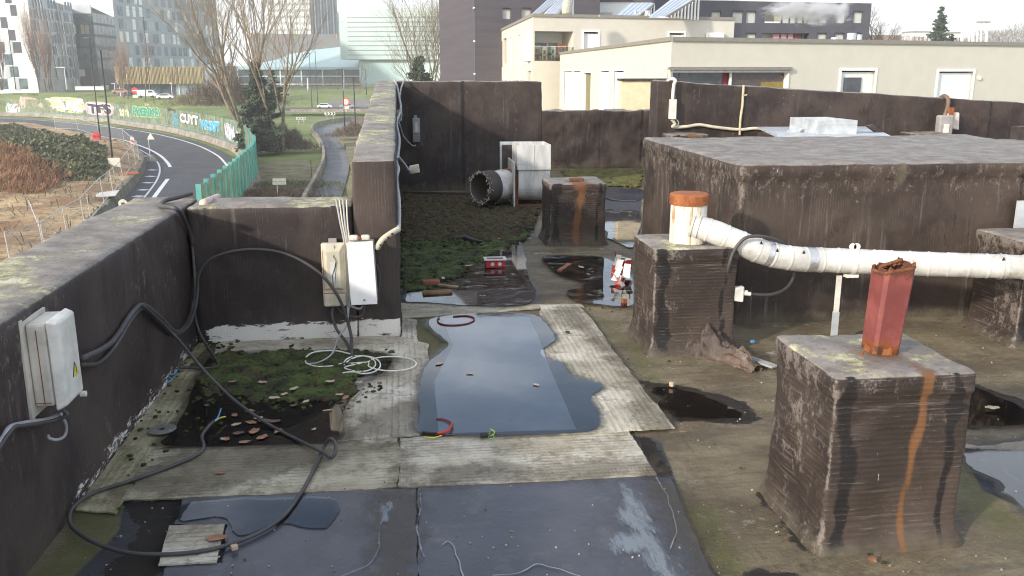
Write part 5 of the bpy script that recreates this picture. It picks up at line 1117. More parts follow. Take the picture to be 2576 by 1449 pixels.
# our own building under the roof
mb = MB(); mb.box(-2.04, 16, .4, 7.05, ZS-.3, -.06); mb.box(-.365, 16, 7.06, 15.48, ZS-.3, -.06); mb.box(2.36, 16, 15.49, 18.58, ZS-.3, -.06)
mb.build('building', M2('building_brick', (.22,.12,.09), .85), label='brick block carrying the flat roof, below the parapets', cat='building')

# --- curved ramp
def px(pl, z): return [G(u, v, z) for u, v in pl]
outer = cat_rom(px([(-60,296),(62,300),(197,311),(338,328),(423,344),(494,365),(542,388),(566,410),(577,428),(574,446),(556,475),(520,530),(440,620),(300,780)], ZS), 8)
inner = cat_rom(px([(-60,312),(60,313),(118,320),(226,341),(300,360),(345,380),(367,400),(371,427),(356,455),(322,500),(280,545),(230,600),(160,680),(40,820)], ZS), 8)
fence = cat_rom(px([(-60,282),(60,283),(107,284),(190,290),(296,300),(364,309),(424,317),(479,328),(526,339),(565,351),(597,362),(622,380),(640,408),(645,432),(636,455),(615,482),(592,512),(560,548),(500,610)], ZS+.9), 8)
barr = cat_rom(px([(-60,305),(60,308),(118,317),(226,337),(296,351),(338,368),(356,387),(357,404),(342,430),(312,463),(256,517),(198,571),(122,638),(10,760)], ZS+.95), 8)
def resamp(P, n):
    D = [0]
    for a, b in zip(P, P[1:]): D.append(D[-1]+(b-a).length)
    out = []; k = 0
    for i in range(n):
        s = D[-1]*i/(n-1)
        while k < len(D)-2 and D[k+1] < s: k += 1
        out.append(P[k].lerp(P[k+1], min(1, (s-D[k])/max(1e-6, D[k+1]-D[k]))))
    return out
n_ = 160; O_, I_, Fe, Ba = resamp(outer, n_), resamp(inner, n_), resamp(fence, n_), resamp(barr, n_)
mb = MB()
def strip2(mb, A, B, dz=0.):
    for i in range(len(A)-1): mb.face([A[i]+Vector((0,0,dz)), A[i+1]+Vector((0,0,dz)), B[i+1]+Vector((0,0,dz)), B[i]+Vector((0,0,dz))])
off = lambda P, d: [p+Vector((-(P[min(i+1,len(P)-1)]-P[max(i-1,0)]).y, (P[min(i+1,len(P)-1)]-P[max(i-1,0)]).x, 0)).normalized()*d for i, p in enumerate(P)]
Oe = off(O_, 1.6); Ie = off(I_, -.9)
for i in range(n_-1): mb.face([Ie[i], Ie[i+1], Oe[i+1], Oe[i]])
mb.build('road', mASPH, kind='structure', recalc=True)
mb = MB(); strip2(mb, off(O_, .16), off(O_, -.16), .01); 
def px_line(mb, pl, w, dz=.01):
    P = cat_rom(px(pl, ZS), 8) if len(pl) > 2 else px(pl, ZS); strip2(mb, off(P, w/2), off(P, -w/2), dz)
px_line(mb, [(312,352),(345,364),(378,377),(405,393),(422,410),(428,420)], .42)
px_line(mb, [(422,450),(398,482),(375,514)], .42)
px_line(mb, [(340,370),(375,390),(396,408),(402,428),(396,450),(380,475),(355,506),(330,535),(270,600)], .22)
for u0, u1, v in ((373,392,427),(369,390,443),(361,383,459),(350,371,477),(337,359,493),(324,345,510),(290,312,548),(354,372,392)):
    a, b = G(u0, v, ZS+.012), G(u1, v+1, ZS+.012); d = (b-a).normalized(); q = Vector((-d.y, d.x, 0))*.45; mb.face([a-q, b-q, b+q, a+q])
mb.build('road_marking', mPAINT, kind='structure')
# concrete walls
def ribbon_wall(P, h0, h1, w, mat, name, label, cat, batter=0.):
    L = off(P, w/2); R = off(P, -w/2); L2 = off(P, w/2+batter); R2 = off(P, -w/2-batter); mb = MB()
    n = len(P)
    for i in range(n):
        for p, z in ((L2[i], h0), (L[i], h1), (R[i], h1), (R2[i], h0)): mb.v.append((p.x, p.y, z+ (.03*mn.noise(Vector((i*.7, 0, 0))) if z == h1 else 0)))
    for i in range(n-1):
        for k in range(3): mb.f.append((i*4+k, (i+1)*4+k, (i+1)*4+k+1, i*4+k+1))
    mb.f.append((0,1,2,3)); mb.f.append(tuple((n-1)*4+k for k in range(4))[::-1])
    return mb.build(name, mat, label=label, cat=cat)
ribbon_wall(Ba, ZS-.1, ZS+.95, .34, mCONCG, 'concrete_barrier', 'mossy concrete barrier along the inner side of the curved road', 'barrier', .22)
ribbon_wall(off(Fe, -.35), ZS-.1, ZS+.90, .9, mCONC, 'retaining_wall', 'weathered concrete kerb wall under the graffiti fence', 'wall', .35)
# inner ground held by the barrier
inp = [(p.x, p.y) for p in Ba[::2]]+[(-6, 8), (-14, 2), (-120, 60), (-160, 200)]
IP = np.array(inp); gx = np.arange(IP[:,0].min()-1, IP[:,0].max()+1, 1.1); gy = np.arange(IP[:,1].min()-1, IP[:,1].max()+1, 1.1)
A_, B_ = np.meshgrid(gx, gy, indexing='ij'); Q = np.stack([A_.ravel(), B_.ravel()], 1); Sd = sdf(Q, inp)
g1 = sdf(Q+np.array([.1, 0]), inp)-Sd; g2 = sdf(Q+np.array([0, .1]), inp)-Sd; gr = np.stack([g1, g2], 1)/.1
ins = Sd < 1.0; Q2 = Q.copy(); mv = (Sd > -.0) & ins; Q2[mv] -= gr[mv]*Sd[mv][:,None]
moundc = G(90, 395, ZS+1.6)
def ez(x, y, sd):
    m = 1.5*math.exp(-(((x-moundc.x)/16)**2+((y-moundc.y)/22)**2)); e = min(1, max(0, -sd/3))
    return ZS+.82+e*(m+.35*mn.noise(Vector((x*.12, y*.12, 1)))+.12*mn.noise(Vector((x*.6, y*.6, 4))))
mb = MB(); mb.v = [(x, y, ez(x, y, s)) for (x, y), s in zip(Q2, Sd)]; ny = len(gy); okc = ins
for i in range(len(gx)-1):
    for j in range(ny-1):
        q = (i*ny+j, (i+1)*ny+j, (i+1)*ny+j+1, i*ny+j+1)
        if all(okc[k] for k in q) and any(Sd[k] < 0 for k in q): mb.f.append(q)
mb.build('earth_ground', mEARTH, loc=(0,0,ZS), smooth=True, kind='structure', recalc=False)
def eh(x, y): return ez(x, y, -3)
# --- ivy mound and brambles
def in_poly(x, y, P): return sdf(np.array([[x, y]]), P)[0] < 0
def scatter_leaves(name, pl, n, size, mat, seed, hmax, label, cat, zb=ZS+1.2, stems=False):
    P = px(pl, zb); A = np.array([(p.x, p.y) for p in P]); r = random.Random(seed); mb = MB()
    N_ = n*4; X = np.array([r.uniform(A[:,0].min(), A[:,0].max()) for _ in range(N_)]); Y = np.array([r.uniform(A[:,1].min(), A[:,1].max()) for _ in range(N_)])
    s = sdf(np.stack([X, Y], 1), P); c = 0
    for x, y, d in zip(X, Y, s):
        if d > 1.2*mn.noise(Vector((x*.25, y*.25, seed))): continue
        if c >= n: break
        hm = hmax*(.15+.85*abs(mn.noise(Vector((x*.16, y*.16, seed))))*1.9+.3*mn.noise(Vector((x*.5, y*.5, seed))))*min(1, max(.1, -d/2.5+.2)); z = eh(x, y)+hm*math.sqrt(r.random())
        if stems:
            d1 = Vector((r.uniform(-1,1), r.uniform(-1,1), r.uniform(-.2,.8))).normalized()*r.uniform(.5, 1.3); q = Vector((x, y, z)); w_ = d1.cross(Vector((0,0,1))).normalized()*.03
            mb.face([q-w_, q+w_, q+d1*.6+w_+Vector((0,0,.15)), q+d1*.6-w_+Vector((0,0,.15))]); mb.face([q+d1*.6-w_+Vector((0,0,.15)), q+d1*.6+w_+Vector((0,0,.15)), q+d1])
        else:
            a = Vector((r.uniform(-1,1), r.uniform(-1,1), r.uniform(-.4,1))).normalized(); t = a.orthogonal().normalized()*size*r.uniform(.6,1.4); b = a.cross(t).normalized()*size*r.uniform(.5,1.1); q = Vector((x, y, z))
            mb.face([q-t, q+b, q+t, q-b])
        c += 1
    return mb.build(name, mat, label=label, cat=cat, kind='stuff', recalc=False)
scatter_leaves('ivy', [(-40,318),(60,318),(130,335),(205,352),(250,375),(278,420),(262,450),(195,452),(165,455),(120,440),(60,425),(-40,420)], 21000, .20, mIVY, 1, 1.6, 'dense ivy and bramble thicket covering the mound inside the curve', 'ivy')
scatter_leaves('brambles', [(-40,405),(60,410),(130,430),(170,450),(120,480),(60,485),(-40,480)], 5000, .1, mBRAM, 2, 1.5, 'rusty brown bramble stems at the near edge of the ivy thicket', 'brambles', stems=True)
scatter_leaves('weeds', [(-40,480),(190,455),(280,440),(340,400),(330,360),(200,345),(340,372),(350,400),(280,500),(100,640),(-60,690)], 900, .09, mIVY, 3, .3, 'low weeds and dead stalks on the bare earth', 'weeds', stems=True)

# --- turquoise fence
fr = empty('noise_barrier', Fe[60], 'long curved turquoise framed glass barrier covered with graffiti', 'fence')
FH = 3.55
def fence_u(u):      # point of the fence base under column u (far limb)
    best = None
    for i in range(len(Fe)-1):
        a, b = proj_u(Fe[i]), proj_u(Fe[i+1])
        if a <= u <= b: t = (u-a)/(b-a+1e-9); return Fe[i].lerp(Fe[i+1], t), (Fe[i+1]-Fe[i]).normalized()
    return Fe[0], (Fe[1]-Fe[0]).normalized()
def proj(p):
    z = p[2]-H; a = p[0]*cy-p[1]*sy; b = p[0]*sy+p[1]*cy; f = b*cp-z*sp; return 1288+F*a/f, 724.5-F*(b*sp+z*cp)/f
def proj_u(p): return proj(p)[0]
Z0 = ZS+.92
post_u = [20, 63, 107, 150, 190, 222, 262, 296, 331, 364, 395, 424, 451, 479, 502, 526, 546, 565, 581, 597, 610, 622, 632]
bases = [fence_u(u) for u in post_u]
k = max(range(len(Fe)-1), key=lambda i: proj_u(Fe[i])); acc = 0; last = bases[-1][0]
for i in range(k-3, len(Fe)):
    d = (Fe[i]-last).length
    if d >= 2.6 and (Fe[i]-bases[-1][0]).y < 0: last = Fe[i]; bases.append((Fe[i], (Fe[min(i+1,len(Fe)-1)]-Fe[i-1]).normalized()))
def hgt(i): return FH if i < 3 else FH
for i, (p, d) in enumerate(bases):
    q = Vector((p.x, p.y, Z0)); MB().bar(q, q+Vector((0,0,FH+.12)), .16 if i < 22 else .34, .22 if i < 22 else .14, d).build('post', mTURQ, fr)
for i in range(len(bases)-1):
    a, b = bases[i][0], bases[i+1][0]; d = (b-a).normalized(); a = Vector((a.x, a.y, Z0+.12))+d*.1; b = Vector((b.x, b.y, Z0+.12))-d*.1; up = Vector((0,0,FH-.2))
    if i == 2: up = Vector((0,0,FH-.2))
    nn = Vector((-d.y, d.x, 0))*.012
    MB().hexa([a-nn, b-nn, b+nn, a+nn], [a-nn+up, b-nn+up, b+nn+up, a+nn+up]).build('glass_panel', mGPAN, fr)
    MB().bar(a-Vector((0,0,.06)), b-Vector((0,0,.06)), .07, .10).build('bottom_rail', mTURQ, fr)
# graffiti lettering sprayed on the panels
def text_mesh(s, offset):
    cu = bpy.data.curves.new('t', 'FONT'); cu.body = s; cu.offset = offset; cu.size = 1; cu.resolution_u = 4; cu.align_x = 'LEFT'
    o = bpy.data.objects.new('t', cu); COL.objects.link(o); dg = bpy.context.evaluated_depsgraph_get(); dg.update()
    me = bpy.data.meshes.new_from_object(o.evaluated_get(dg)); V = [tuple(v.co) for v in me.vertices]; Fc = [tuple(p.vertices) for p in me.polygons]
    bpy.data.objects.remove(o); bpy.data.curves.remove(cu); bpy.data.meshes.remove(me); return V, Fc
def place(V, Fc, u0, u1, vb, vt, bb, mat, depth, name, parent=None, wob=.0, seed=0):
    x0, x1, y0, y1 = bb; mb = MB()
    for x, y, _ in V:
        s = (x-x0)/(x1-x0); t = (y-y0)/(y1-y0)
        t += wob*mn.noise(Vector((s*6+seed, t*2, 0))); s2 = s+wob*.25*mn.noise(Vector((s*9, t*3+seed, 2)))
        u = u0+(u1-u0)*s2; p, d = fence_u(u); v0 = vb[0]+(vb[1]-vb[0])*s; v1 = vt[0]+(vt[1]-vt[0])*s; v = v0+(v1-v0)*t
        n = Vector((d.y, -d.x, 0)); b = p.x*sy+p.y*cy; q = WP(u, v, b); mb.v.append((p.x+n.x*depth, p.y+n.y*depth, q.z))
    mb.f = list(Fc); return mb.build(name, mat, parent or fr, recalc=False)
GM = {}
def gm(c):
    if c not in GM: GM[c] = M2('spray_paint', c, .6, var=.08, bump=0)
    return GM[c]
def graffiti(s, u0, u1, vb, vt, fill, line, off1=.06, off0=.015, wob=.10, seed=0, cloud=None):
    V1, F1 = text_mesh(s, off1); V0, F0 = text_mesh(s, off0)
    xs = [v[0] for v in V1]; ys = [v[1] for v in V1]; bb = (min(xs), max(xs), min(ys), max(ys))
    if cloud:
        cv = [((bb[0]+bb[1])/2, (bb[2]+bb[3])/2, 0)]; n = 40
        for k in range(n):
            a = 2*math.pi*k/n; r = 1.0+.16*mn.noise(Vector((math.cos(a)*2.5+seed, math.sin(a)*2.5, 0)))
            cv.append((cv[0][0]+(bb[1]-bb[0])*.56*r*math.copysign(abs(math.cos(a))**.6, math.cos(a)), cv[0][1]+(bb[3]-bb[2])*.58*r*math.copysign(abs(math.sin(a))**.6, math.sin(a)), 0))
        place(cv, [(0, k+1, (k+1)%n+1) for k in range(n)], u0, u1, vb, vt, bb, gm(cloud), .045, 'graffiti_cloud')
    o = place(V1, F1, u0, u1, vb, vt, bb, gm(line), .07, 'graffiti_lettering', None, wob, seed)
    place(V0, F0, u0, u1, vb, vt, bb, gm(fill), .10, 'letter_fill', o, wob, seed)
W_, K_ = (.78,.78,.76), (.015,.015,.018)
graffiti('MOMO', 56, 105, (272,276), (243,252), (.58,.40,.33), (.62,.52,.46), .07, .03, .25, 1, (.42,.30,.24))
graffiti('TARC', 122, 213, (272,286), (246,249), W_, (.10,.09,.08), .085, .06, .25, 2, (.58,.56,.28))
graffiti('TFS', 222, 284, (286,290), (257,261), (.03,.025,.03), (.80,.76,.78), .10, .05, .2, 3, (.56,.34,.42))
graffiti('PKERIKO', 337, 407, (293,298), (266,271), (.02,.26,.20), (.60,.60,.24), .09, .05, .12, 4)
graffiti('CUYT', 455, 503, (310,317), (282,290), W_, (.05,.05,.06), .10, .05, .05, 5)
graffiti('WORST', 506, 556, (325,333), (300,306), (.05,.36,.62), (.62,.74,.80), .09, .05, .2, 6)
graffiti('KUMS', 569, 594, (343,358), (308,322), (.62,.62,.68), (.22,.20,.30), .09, .04, .3, 7, (.50,.50,.52))
graffiti('sore', 304, 328, (292,294), (272,275), (.66,.64,.40), (.52,.50,.30), .06, .02, .35, 8); graffiti('97', 303, 322, (270,271), (259,260), (.10,.10,.10), (.10,.10,.10), .0, .0, .2, 9)
graffiti('TOMEN', 38, 62, (239,239), (234,234), K_, K_, .0, .0, .1, 10); graffiti('TOMEN', 76, 101, (240,242), (235,236), K_, K_, .0, .0, .1, 11)
graffiti('us', 116, 132, (275,276), (253,255), (.10,.14,.08), (.08,.08,.07), .06, .01, .3, 12); graffiti('SSE', 437, 450, (312,315), (284,287), (.12,.34,.50), (.12,.34,.50), .03, .0, .35, 13)
graffiti('zkon', 369, 380, (265,266), (258,259), (.5,.5,.46), (.5,.5,.46), .01, .0, .2, 14); graffiti('Simowyl', 427, 446, (280,284), (269,272), K_, K_, .0, .0, .3, 15)
graffiti('w', 18, 50, (300,300), (262,264), (.66,.66,.62), (.14,.14,.13), .10, .06, .4, 16, (.56,.56,.50)); graffiti('nk', 598, 612, (362,370), (322,338), (.62,.60,.48), (.52,.5,.4), .08, .04, .5, 17)
# --- lamp posts
def lamp(u0, v0, u1, v1, b, label, arm=.9, left=True, r=.11, mat=mLAMP, group=None, head=1.):
    base = WP(u1, v1, b); top = WP(u0, v0, b); L = empty('street_lamp', base, label, 'street lamp', group)
    top = Vector((base.x, base.y, top.z)); k = Vector((-cy, sy, 0)) if left else Vector((cy, -sy, 0))
    MB().tube([base, base.lerp(top, .15), top], [r*1.25, r, r*.6], 8).build('pole', mat, L, smooth=True)
    if arm:
        h = top+k*(-.25)*head; e = top+k*arm*head
        bevel(MB().hexa([h+Vector((0,-.16,0)), e+Vector((0,-.10,.0)), e+Vector((0,.10,.0)), h+Vector((0,.16,0))], [h+Vector((0,-.12,.16)), e+Vector((0,-.06,.08)), e+Vector((0,.06,.08)), h+Vector((0,.12,.16))]).build('lamp_head', mat, L), .02)
        MB().bar(top+k*.1*head-Vector((0,0,.03)), top+k*arm*.8*head-Vector((0,0,.03)), .2, .04).build('lamp_glass', mPLG, L)
    return L
def bz(u, v, z): p = G(u, v, z); return p.x*sy+p.y*cy
zi = ZS+.9
lamp(252, 95, 252, 350, bz(252, 350, zi), 'tall black street lamp beside the red plastic barrier', 1.0, True, .12)
L2 = lamp(286, 127, 286, 430, bz(286, 430, zi), 'nearest tall black street lamp rising from the bare earth', 1.1, False, .12)
lamp(380, 44, 380, 245, 236, 'thin black street lamp in front of the grey tower', 1.1, True, .13)
lamp(40, 57, 40, 225, 260, 'thin black street lamp before the white building at the far left', 1.1, True, .13)
lamp(868, 175, 868, 338, 172, 'dark street lamp left of the tall parapet beside the worn road', 1.2, True, .11)
lamp(895, 197, 895, 333, 165, 'dark street lamp just left of the sloping parapet top', 1.4, True, .13)
lamp(785, 135, 785, 270, 262, 'slim dark street lamp behind the bare trees on the grass', .9, True, .12); lamp(800, 131, 800, 272, 262, 'slim dark street lamp with a round top behind the bare trees', .6, True, .12)
lamp(922, 176, 922, 238, 300, 'short dark street lamp before the dark glass band', .8, True, .14)
lamp(168, 170, 168, 226, 255, 'pale street lamp with a long bent arm before the dark office', 2.6, True, .14, mLAMPW)
lamp(290, 210, 290, 234, 262, 'small pale lamp near the dark office entrance', 1.0, True, .14, mLAMPW); lamp(434, 211, 434, 248, 255, 'small pale lamp before the gold building', .5, True, .12, mLAMPW)
lamp(864, 200, 864, 228, 310, 'small pale post on the far grass before the glass band', 0, True, .3, mLAMPW); lamp(775, 196, 775, 228, 310, 'white mast before the dark glass band behind the trees', 0, True, .3, mLAMPW)
# sign board on the nearest lamp post
bb_ = bz(286, 430, zi)-.3; s0 = WP(273, 420, bb_); s1 = WP(301, 397, bb_); k1 = Vector((cy, -sy, 0)); wd = (s1-s0).dot(k1)
MB().hexa([s0, s0+k1*wd, s0+k1*wd+Vector((0,.05,0)), s0+Vector((0,.05,0))], [Vector((q.x, q.y, s1.z)) for q in (s0, s0+k1*wd, s0+k1*wd+Vector((0,.05,0)), s0+Vector((0,.05,0)))]).build('sign_back', mPLC, label='blank pale board fixed low on the nearest street lamp', cat='sign')
# --- signs
def sign_tri(u, v, w, vb, label, z=ZS, flip=1):
    base = G(u, vb, z); b = base.x*sy+base.y*cy; L = empty('warning_sign', base, label, 'road sign'); c = WP(u, v, b); wm = w*b/F/2
    k1 = Vector((cy, -sy, 0)); n = Vector((-sy, -cy, 0))*.03
    MB().tube([base, Vector((base.x, base.y, c.z))], .05, 6).build('pole', mLAMPW, L)
    pts = [c+k1*-wm+Vector((0,0,-wm*.8)), c+k1*wm+Vector((0,0,-wm*.8)), c+Vector((0,0,wm*.95))]
    mb = MB(); A = [p+n*2 for p in pts]; B = [p+n for p in pts]; mb.face(A); mb.face(B[::-1])
    for i in range(3): mb.face([A[i], B[i], B[(i+1)%3], A[(i+1)%3]])
    mb.build('sign_plate', mPLC, L); return L
sign_tri(379, 343, 19, 406, 'grey back of a triangular road sign standing on the hatched shoulder')
c_ = G(380, 405, ZS); MB().hexa([c_+Vector(v) for v in ((-.9,-.7,0),(.9,-.7,0),(.9,.7,0),(-.9,.7,0))], [c_+Vector(v) for v in ((-.3,-.25,.8),(.3,-.25,.8),(.3,.25,.8),(-.3,.25,.8))]).build('ballast', mCONC, label='concrete ballast lump at the foot of the triangular sign', cat='ballast')
sign_tri(186, 598, 36, 660, 'back of a triangular road sign poking up behind the left parapet', ZS)
p_ = G(309, 545, ZS); b_ = p_.x*sy+p_.y*cy; L = empty('round_sign', p_, 'round white temporary sign on thin legs beside the barrier', 'road sign'); c = WP(310, 513, b_)
mb = MB(); n_s = Vector((-sy, -cy, 0)); k1 = Vector((cy, -sy, 0)); rr = 12*b_/F; V_ = []
for q in (0, 1):
    for k in range(28):
        a = 2*math.pi*k/28; mb.v.append(tuple(c+n_s*(.04*q)+k1*rr*math.cos(a)+Vector((0,0,rr*math.sin(a)))))
mb.f = [tuple(range(28))[::-1], tuple(range(28, 56))]+[(k, (k+1)%28, 28+(k+1)%28, 28+k) for k in range(28)]; mb.build('sign_plate', mPLC, L)
MB().box(c.x-.12, c.x+.12, c.y-.12, c.y-.05, c.z-.1, c.z+.12).build('lamp_unit', mMOSSY, L)
for dx, dy in ((-.3,-.1), (.35,-.1), (.05,-.4)): MB().tube([c+Vector((0,0,-.1)), p_+Vector((dx, dy, 0))], .03, 5).build('leg', mLAMPW, L)
mb = MB(); mb.hexa([p_+Vector(v) for v in ((-.6,-.4,0),(.6,-.4,0),(.6,.4,0),(-.6,.4,0))], [p_+Vector(v) for v in ((-.5,-.3,.18),(.5,-.3,.18),(.5,.3,.18),(-.5,.3,.18))]); bevel(mb.build('sandbag', mBRICKG, L), .06)
def striped(u, v0, v1, w, z, label, vb=None):
    p = G(u, vb or v1+5, z); b = p.x*sy+p.y*cy; L = empty('beacon_panel', p, label, 'beacon'); k1 = Vector((cy, -sy, 0)); wm = w*b/F/2; t = WP(u, v0, b); q = WP(u, v1, b)
    nn = Vector((-sy, -cy, 0))
    def rect(s0, s1, z0, z1, o, mat, name, sk=0, par=L):
        a = Vector((p.x, p.y, 0))+nn*o; P = [a+k1*s0+Vector((0,0,z0)), a+k1*s1+Vector((0,0,z0+sk)), a+k1*s1+Vector((0,0,z0+sk))-nn*.03, a+k1*s0+Vector((0,0,z0))-nn*.03]
        T = [x+Vector((0,0,z1-z0)) for x in P]; return MB().hexa(P, T).build(name, mat, par)
    o = rect(-wm, wm, q.z, t.z, .05, mPLW, 'panel'); h_ = t.z-q.z
    for k in range(2): rect(-wm*.8, wm*.8, q.z+h_*(.12+.42*k), q.z+h_*(.34+.42*k), .09, mREDP, 'red_stripe', -h_*.16+h_*.0, o)
    rect(-.06, .06, p.z, q.z, .05, mLAMPW, 'stem'); MB().lathe((p.x+nn.x*.05, p.y+nn.y*.05, t.z), [(0,0), (.09,0), (.09,.2), (0,.24)], 8).build('beacon_lamp', mPLC, L)
striped(335, 345, 368, 10, ZS+.9, 'red and white striped beacon panel on the curve near the nearest lamp', 372)
striped(222, 560, 590, 14, ZS+.2, 'red and white striped beacon panel just behind the left parapet', 596)
# red barrier
rb_ = G(243, 352, zi); L = empty('plastic_barrier', rb_, 'red plastic water filled road barrier at the foot of a lamp', 'barrier')
mb = MB(); mb.hexa([rb_+Vector(v) for v in ((-.6,-.35,0),(.6,-.2,0),(.6,.35,0),(-.6,.2,0))], [rb_+Vector(v) for v in ((-.55,-.12,1.15),(.55,.02,1.15),(.55,.14,1.15),(-.55,.0,1.15))]); bevel(mb.build('shell', M2('red_barrier_plastic', (.55,.04,.05), .5), L), .08)
for dx in (-.28, .25): MB().box(rb_.x+dx-.12, rb_.x+dx+.12, rb_.y-.36, rb_.y-.1, rb_.z+.55, rb_.z+.75).build('moulded_slot', mREDP, L)
for k, (u, v, s, lab) in enumerate(((228, 352, .5, 'pale rubble block left of the red barrier'), (240, 360, .6, 'concrete lump in front of the red barrier'), (215, 375, .4, 'small stone on the earth near the red barrier'), (258, 357, .45, 'flat stone right of the red barrier'), (160, 345, .5, 'grey rubble piece at the edge of the ivy'), (300, 470, .5, 'pale block beside the barrier top'), (285, 352, .4, 'stone slab near the nearest lamp and the fence'), (150, 590, .4, 'pale concrete foot of the site fence near the parapet'))):
    p = G(u, v, zi); rock('rubble_block', u, v, zi, s*1.6, s, s*.6, mCONC, k, lab, 'rubble', seed=k)
# --- temporary mesh fence
posts = [((82,528),(112,638)),((98,560),(118,648)),((0,560),(30,680)),((150,510),(172,605)),((187,478),(215,575)),((210,482),(232,572)),((240,445),(262,512)),((255,430),(285,487)),((270,420),(290,452)),((292,405),(310,455)),((310,378),(328,425)),((325,362),(342,415)),((330,342),(350,400)),((303,325),(312,355)),((242,290),(250,345)),((190,285),(196,327)),((135,283),(140,325))]
sf = empty('site_fence', G(200, 520, zi), 'wire mesh temporary site fence winding along the top of the mossy barrier', 'fence')
tops = []
for k, (t_, b_) in enumerate(posts):
    q = G(b_[0], b_[1], ZS+1.0); bq = q.x*sy+q.y*cy; tp_ = Vector((q.x, q.y, WP(t_[0], t_[1], bq).z)); tp_.z = min(tp_.z, q.z+2.2); tp_ += Vector((-.12, 0, 0)); MB().tube([q, tp_], .035, 6).build('post', mFENCE, sf); tops.append((q, tp_))
    MB().box(q.x-.35, q.x+.35, q.y-.12, q.y+.12, q.z-.12, q.z+.04).build('foot_block', mCONC, sf)
order = [2,1,3,4,6,7,9,10,11,12,13,14,15,16]
for a, b in zip(order, order[1:]):
    (qa, ta), (qb, tb) = tops[a], tops[b]
    for s, e in ((ta, tb), (qa.lerp(ta, .08), qb.lerp(tb, .08))): MB().tube([s, e], .028, 5).build('rail', mFENCE, sf)
    m_ = MB(); m_.face([qa.lerp(ta, .1), qb.lerp(tb, .1), tb, ta]); m_.build('mesh_panel', mMESH, sf, recalc=False)
q0, q1 = G(70, 545, zi), G(300, 472, zi)
gt = empty('site_gate', G(170, 560, zi), 'loose fence panel frame leaning inside the site fence', 'fence panel')
for a, b in (((72,505),(300,470)),((115,612),(325,575)),((72,505),(115,612))):
    A1 = G(a[0], a[1], ZS+2.2 if a[1] < 520 else ZS+1); B1 = G(b[0], b[1], ZS+2.2 if b[1] < 480 else ZS+1)
    if b == (300,470): B1 = G(200, 483, ZS+2.2)
    if b == (325,575): B1 = G(220, 577, ZS+1)
    MB().tube([A1, B1], .03, 5).build('frame_tube', mFENCE, gt)
bx = G(310, 440, zi); rock('orange_mesh', 322, 438, zi, 2.2, .5, .2, M2('orange_plastic', (.55,.14,.07), .7), .2, 'heap of orange netting at the top of the barrier', 'netting')
MB().sheet(rough_poly([G(245, 485, ZS+1.25), G(300, 478, ZS+1.25), G(290, 492, ZS+1.25), G(240, 494, ZS+1.25)], .3, .1), .05).build('plastic_sheet', mPLW, label='white plastic sheet lying on the earth behind the site fence', cat='plastic sheet')

# --- second road (worn ramp going away to the right of the trees)
r2l = cat_rom(px([(760,560),(782,505),(800,470),(815,435),(822,405),(816,375),(803,352),(792,340),(790,328),(800,320),(830,312),(870,306),(900,303)], ZS), 8)
r2r = cat_rom(px([(830,560),(858,500),(872,450),(880,410),(876,385),(862,362),(848,345),(845,334),(852,327),(865,322),(890,316),(910,312),(940,310)], ZS), 8)
RL, RR = resamp(r2l, 90), resamp(r2r, 90); mb = MB()
for i in range(89): mb.face([RL[i]+Vector((0,0,.02)), RL[i+1]+Vector((0,0,.02)), RR[i+1]+Vector((0,0,.02)), RR[i]+Vector((0,0,.02))])
mb.build('road', mASPH2, kind='structure')
RW = off(RL, .35); ribbon_wall(RW, ZS-.2, ZS+1.0, .35, mCONC, 'retaining_wall', 'concrete wall curving along the left side of the worn road', 'wall')
# scrubby bank and wall right of it
MB().sheet([G(905,560,ZS+.6), G(872,470,ZS+.6), G(884,420,ZS+.6), G(872,370,ZS+.6), G(852,345,ZS+.6), G(850,332,ZS+.6), G(880,326,ZS+.6), G(960,322,ZS+.6), G(1000,560,ZS+.6)], .7).build('scrub_bank', mSCRUB, kind='structure')
w0, w1 = G(882, 335, ZS), G(960, 330, ZS); MB().box(w0.x, w1.x+6, w0.y, w0.y+.5, ZS, ZS+3.0).build('abutment_wall', mCONC, label='pale concrete abutment behind the lamp beside the worn road', cat='wall')
# slope under the trees
def patch(name, pl, mat, z=ZS+.05, t=.03):
    MB().sheet(rough_poly(px(pl, z), 2., .5), t).build(name, mat, kind='structure')
patch('scrub_slope', [(596,560),(600,500),(640,440),(648,412),(700,405),(770,402),(806,420),(800,440),(770,500),(740,560)], mSCRUB, ZS+.03)
cable('stake', [(783,445,'z',ZS),(783,444,'z',ZS)], .05, mBARKD, 'x') if False else None
_p = G(784, 446, ZS); MB().bar(_p, _p+Vector((0,0,2.0)), .09).build('wooden_stake', mBARKD, label='thin wooden stake on the slope left of the worn road', cat='stake')
# far road, wall and cars on the right, cars on the left
def band(u0, u1, b, v0, v1, mat, name, label, cat, th=.4):
    a = WP(u0, v1, b); c = WP(u1, v1, b); zt = WP(u0, v0, b).z; MB().hexa([a, c, c+Vector((0,th,0)), a+Vector((0,th,0))], [Vector((q.x, q.y, zt)) for q in (a, c, c+Vector((0,th,0)), a+Vector((0,th,0)))]).build(name, mat, label=label, cat=cat)
band(828, 945, 262, 249, 268, mBRICKG, 'underpass_wall', 'grey retaining wall with dark stains behind the far white car', 'wall', 2)
band(730, 945, 236, 274, 282, mCONC, 'roadside_wall', 'low concrete wall in front of the two far cars', 'wall')
MB().hexa([WP(700, 272, 250), WP(950, 270, 250), WP(950, 276, 240), WP(700, 278, 240)], [p+Vector((0,0,.15)) for p in (WP(700, 272, 250), WP(950, 270, 250), WP(950, 276, 240), WP(700, 278, 240))]).build('road', mASPH, kind='structure')
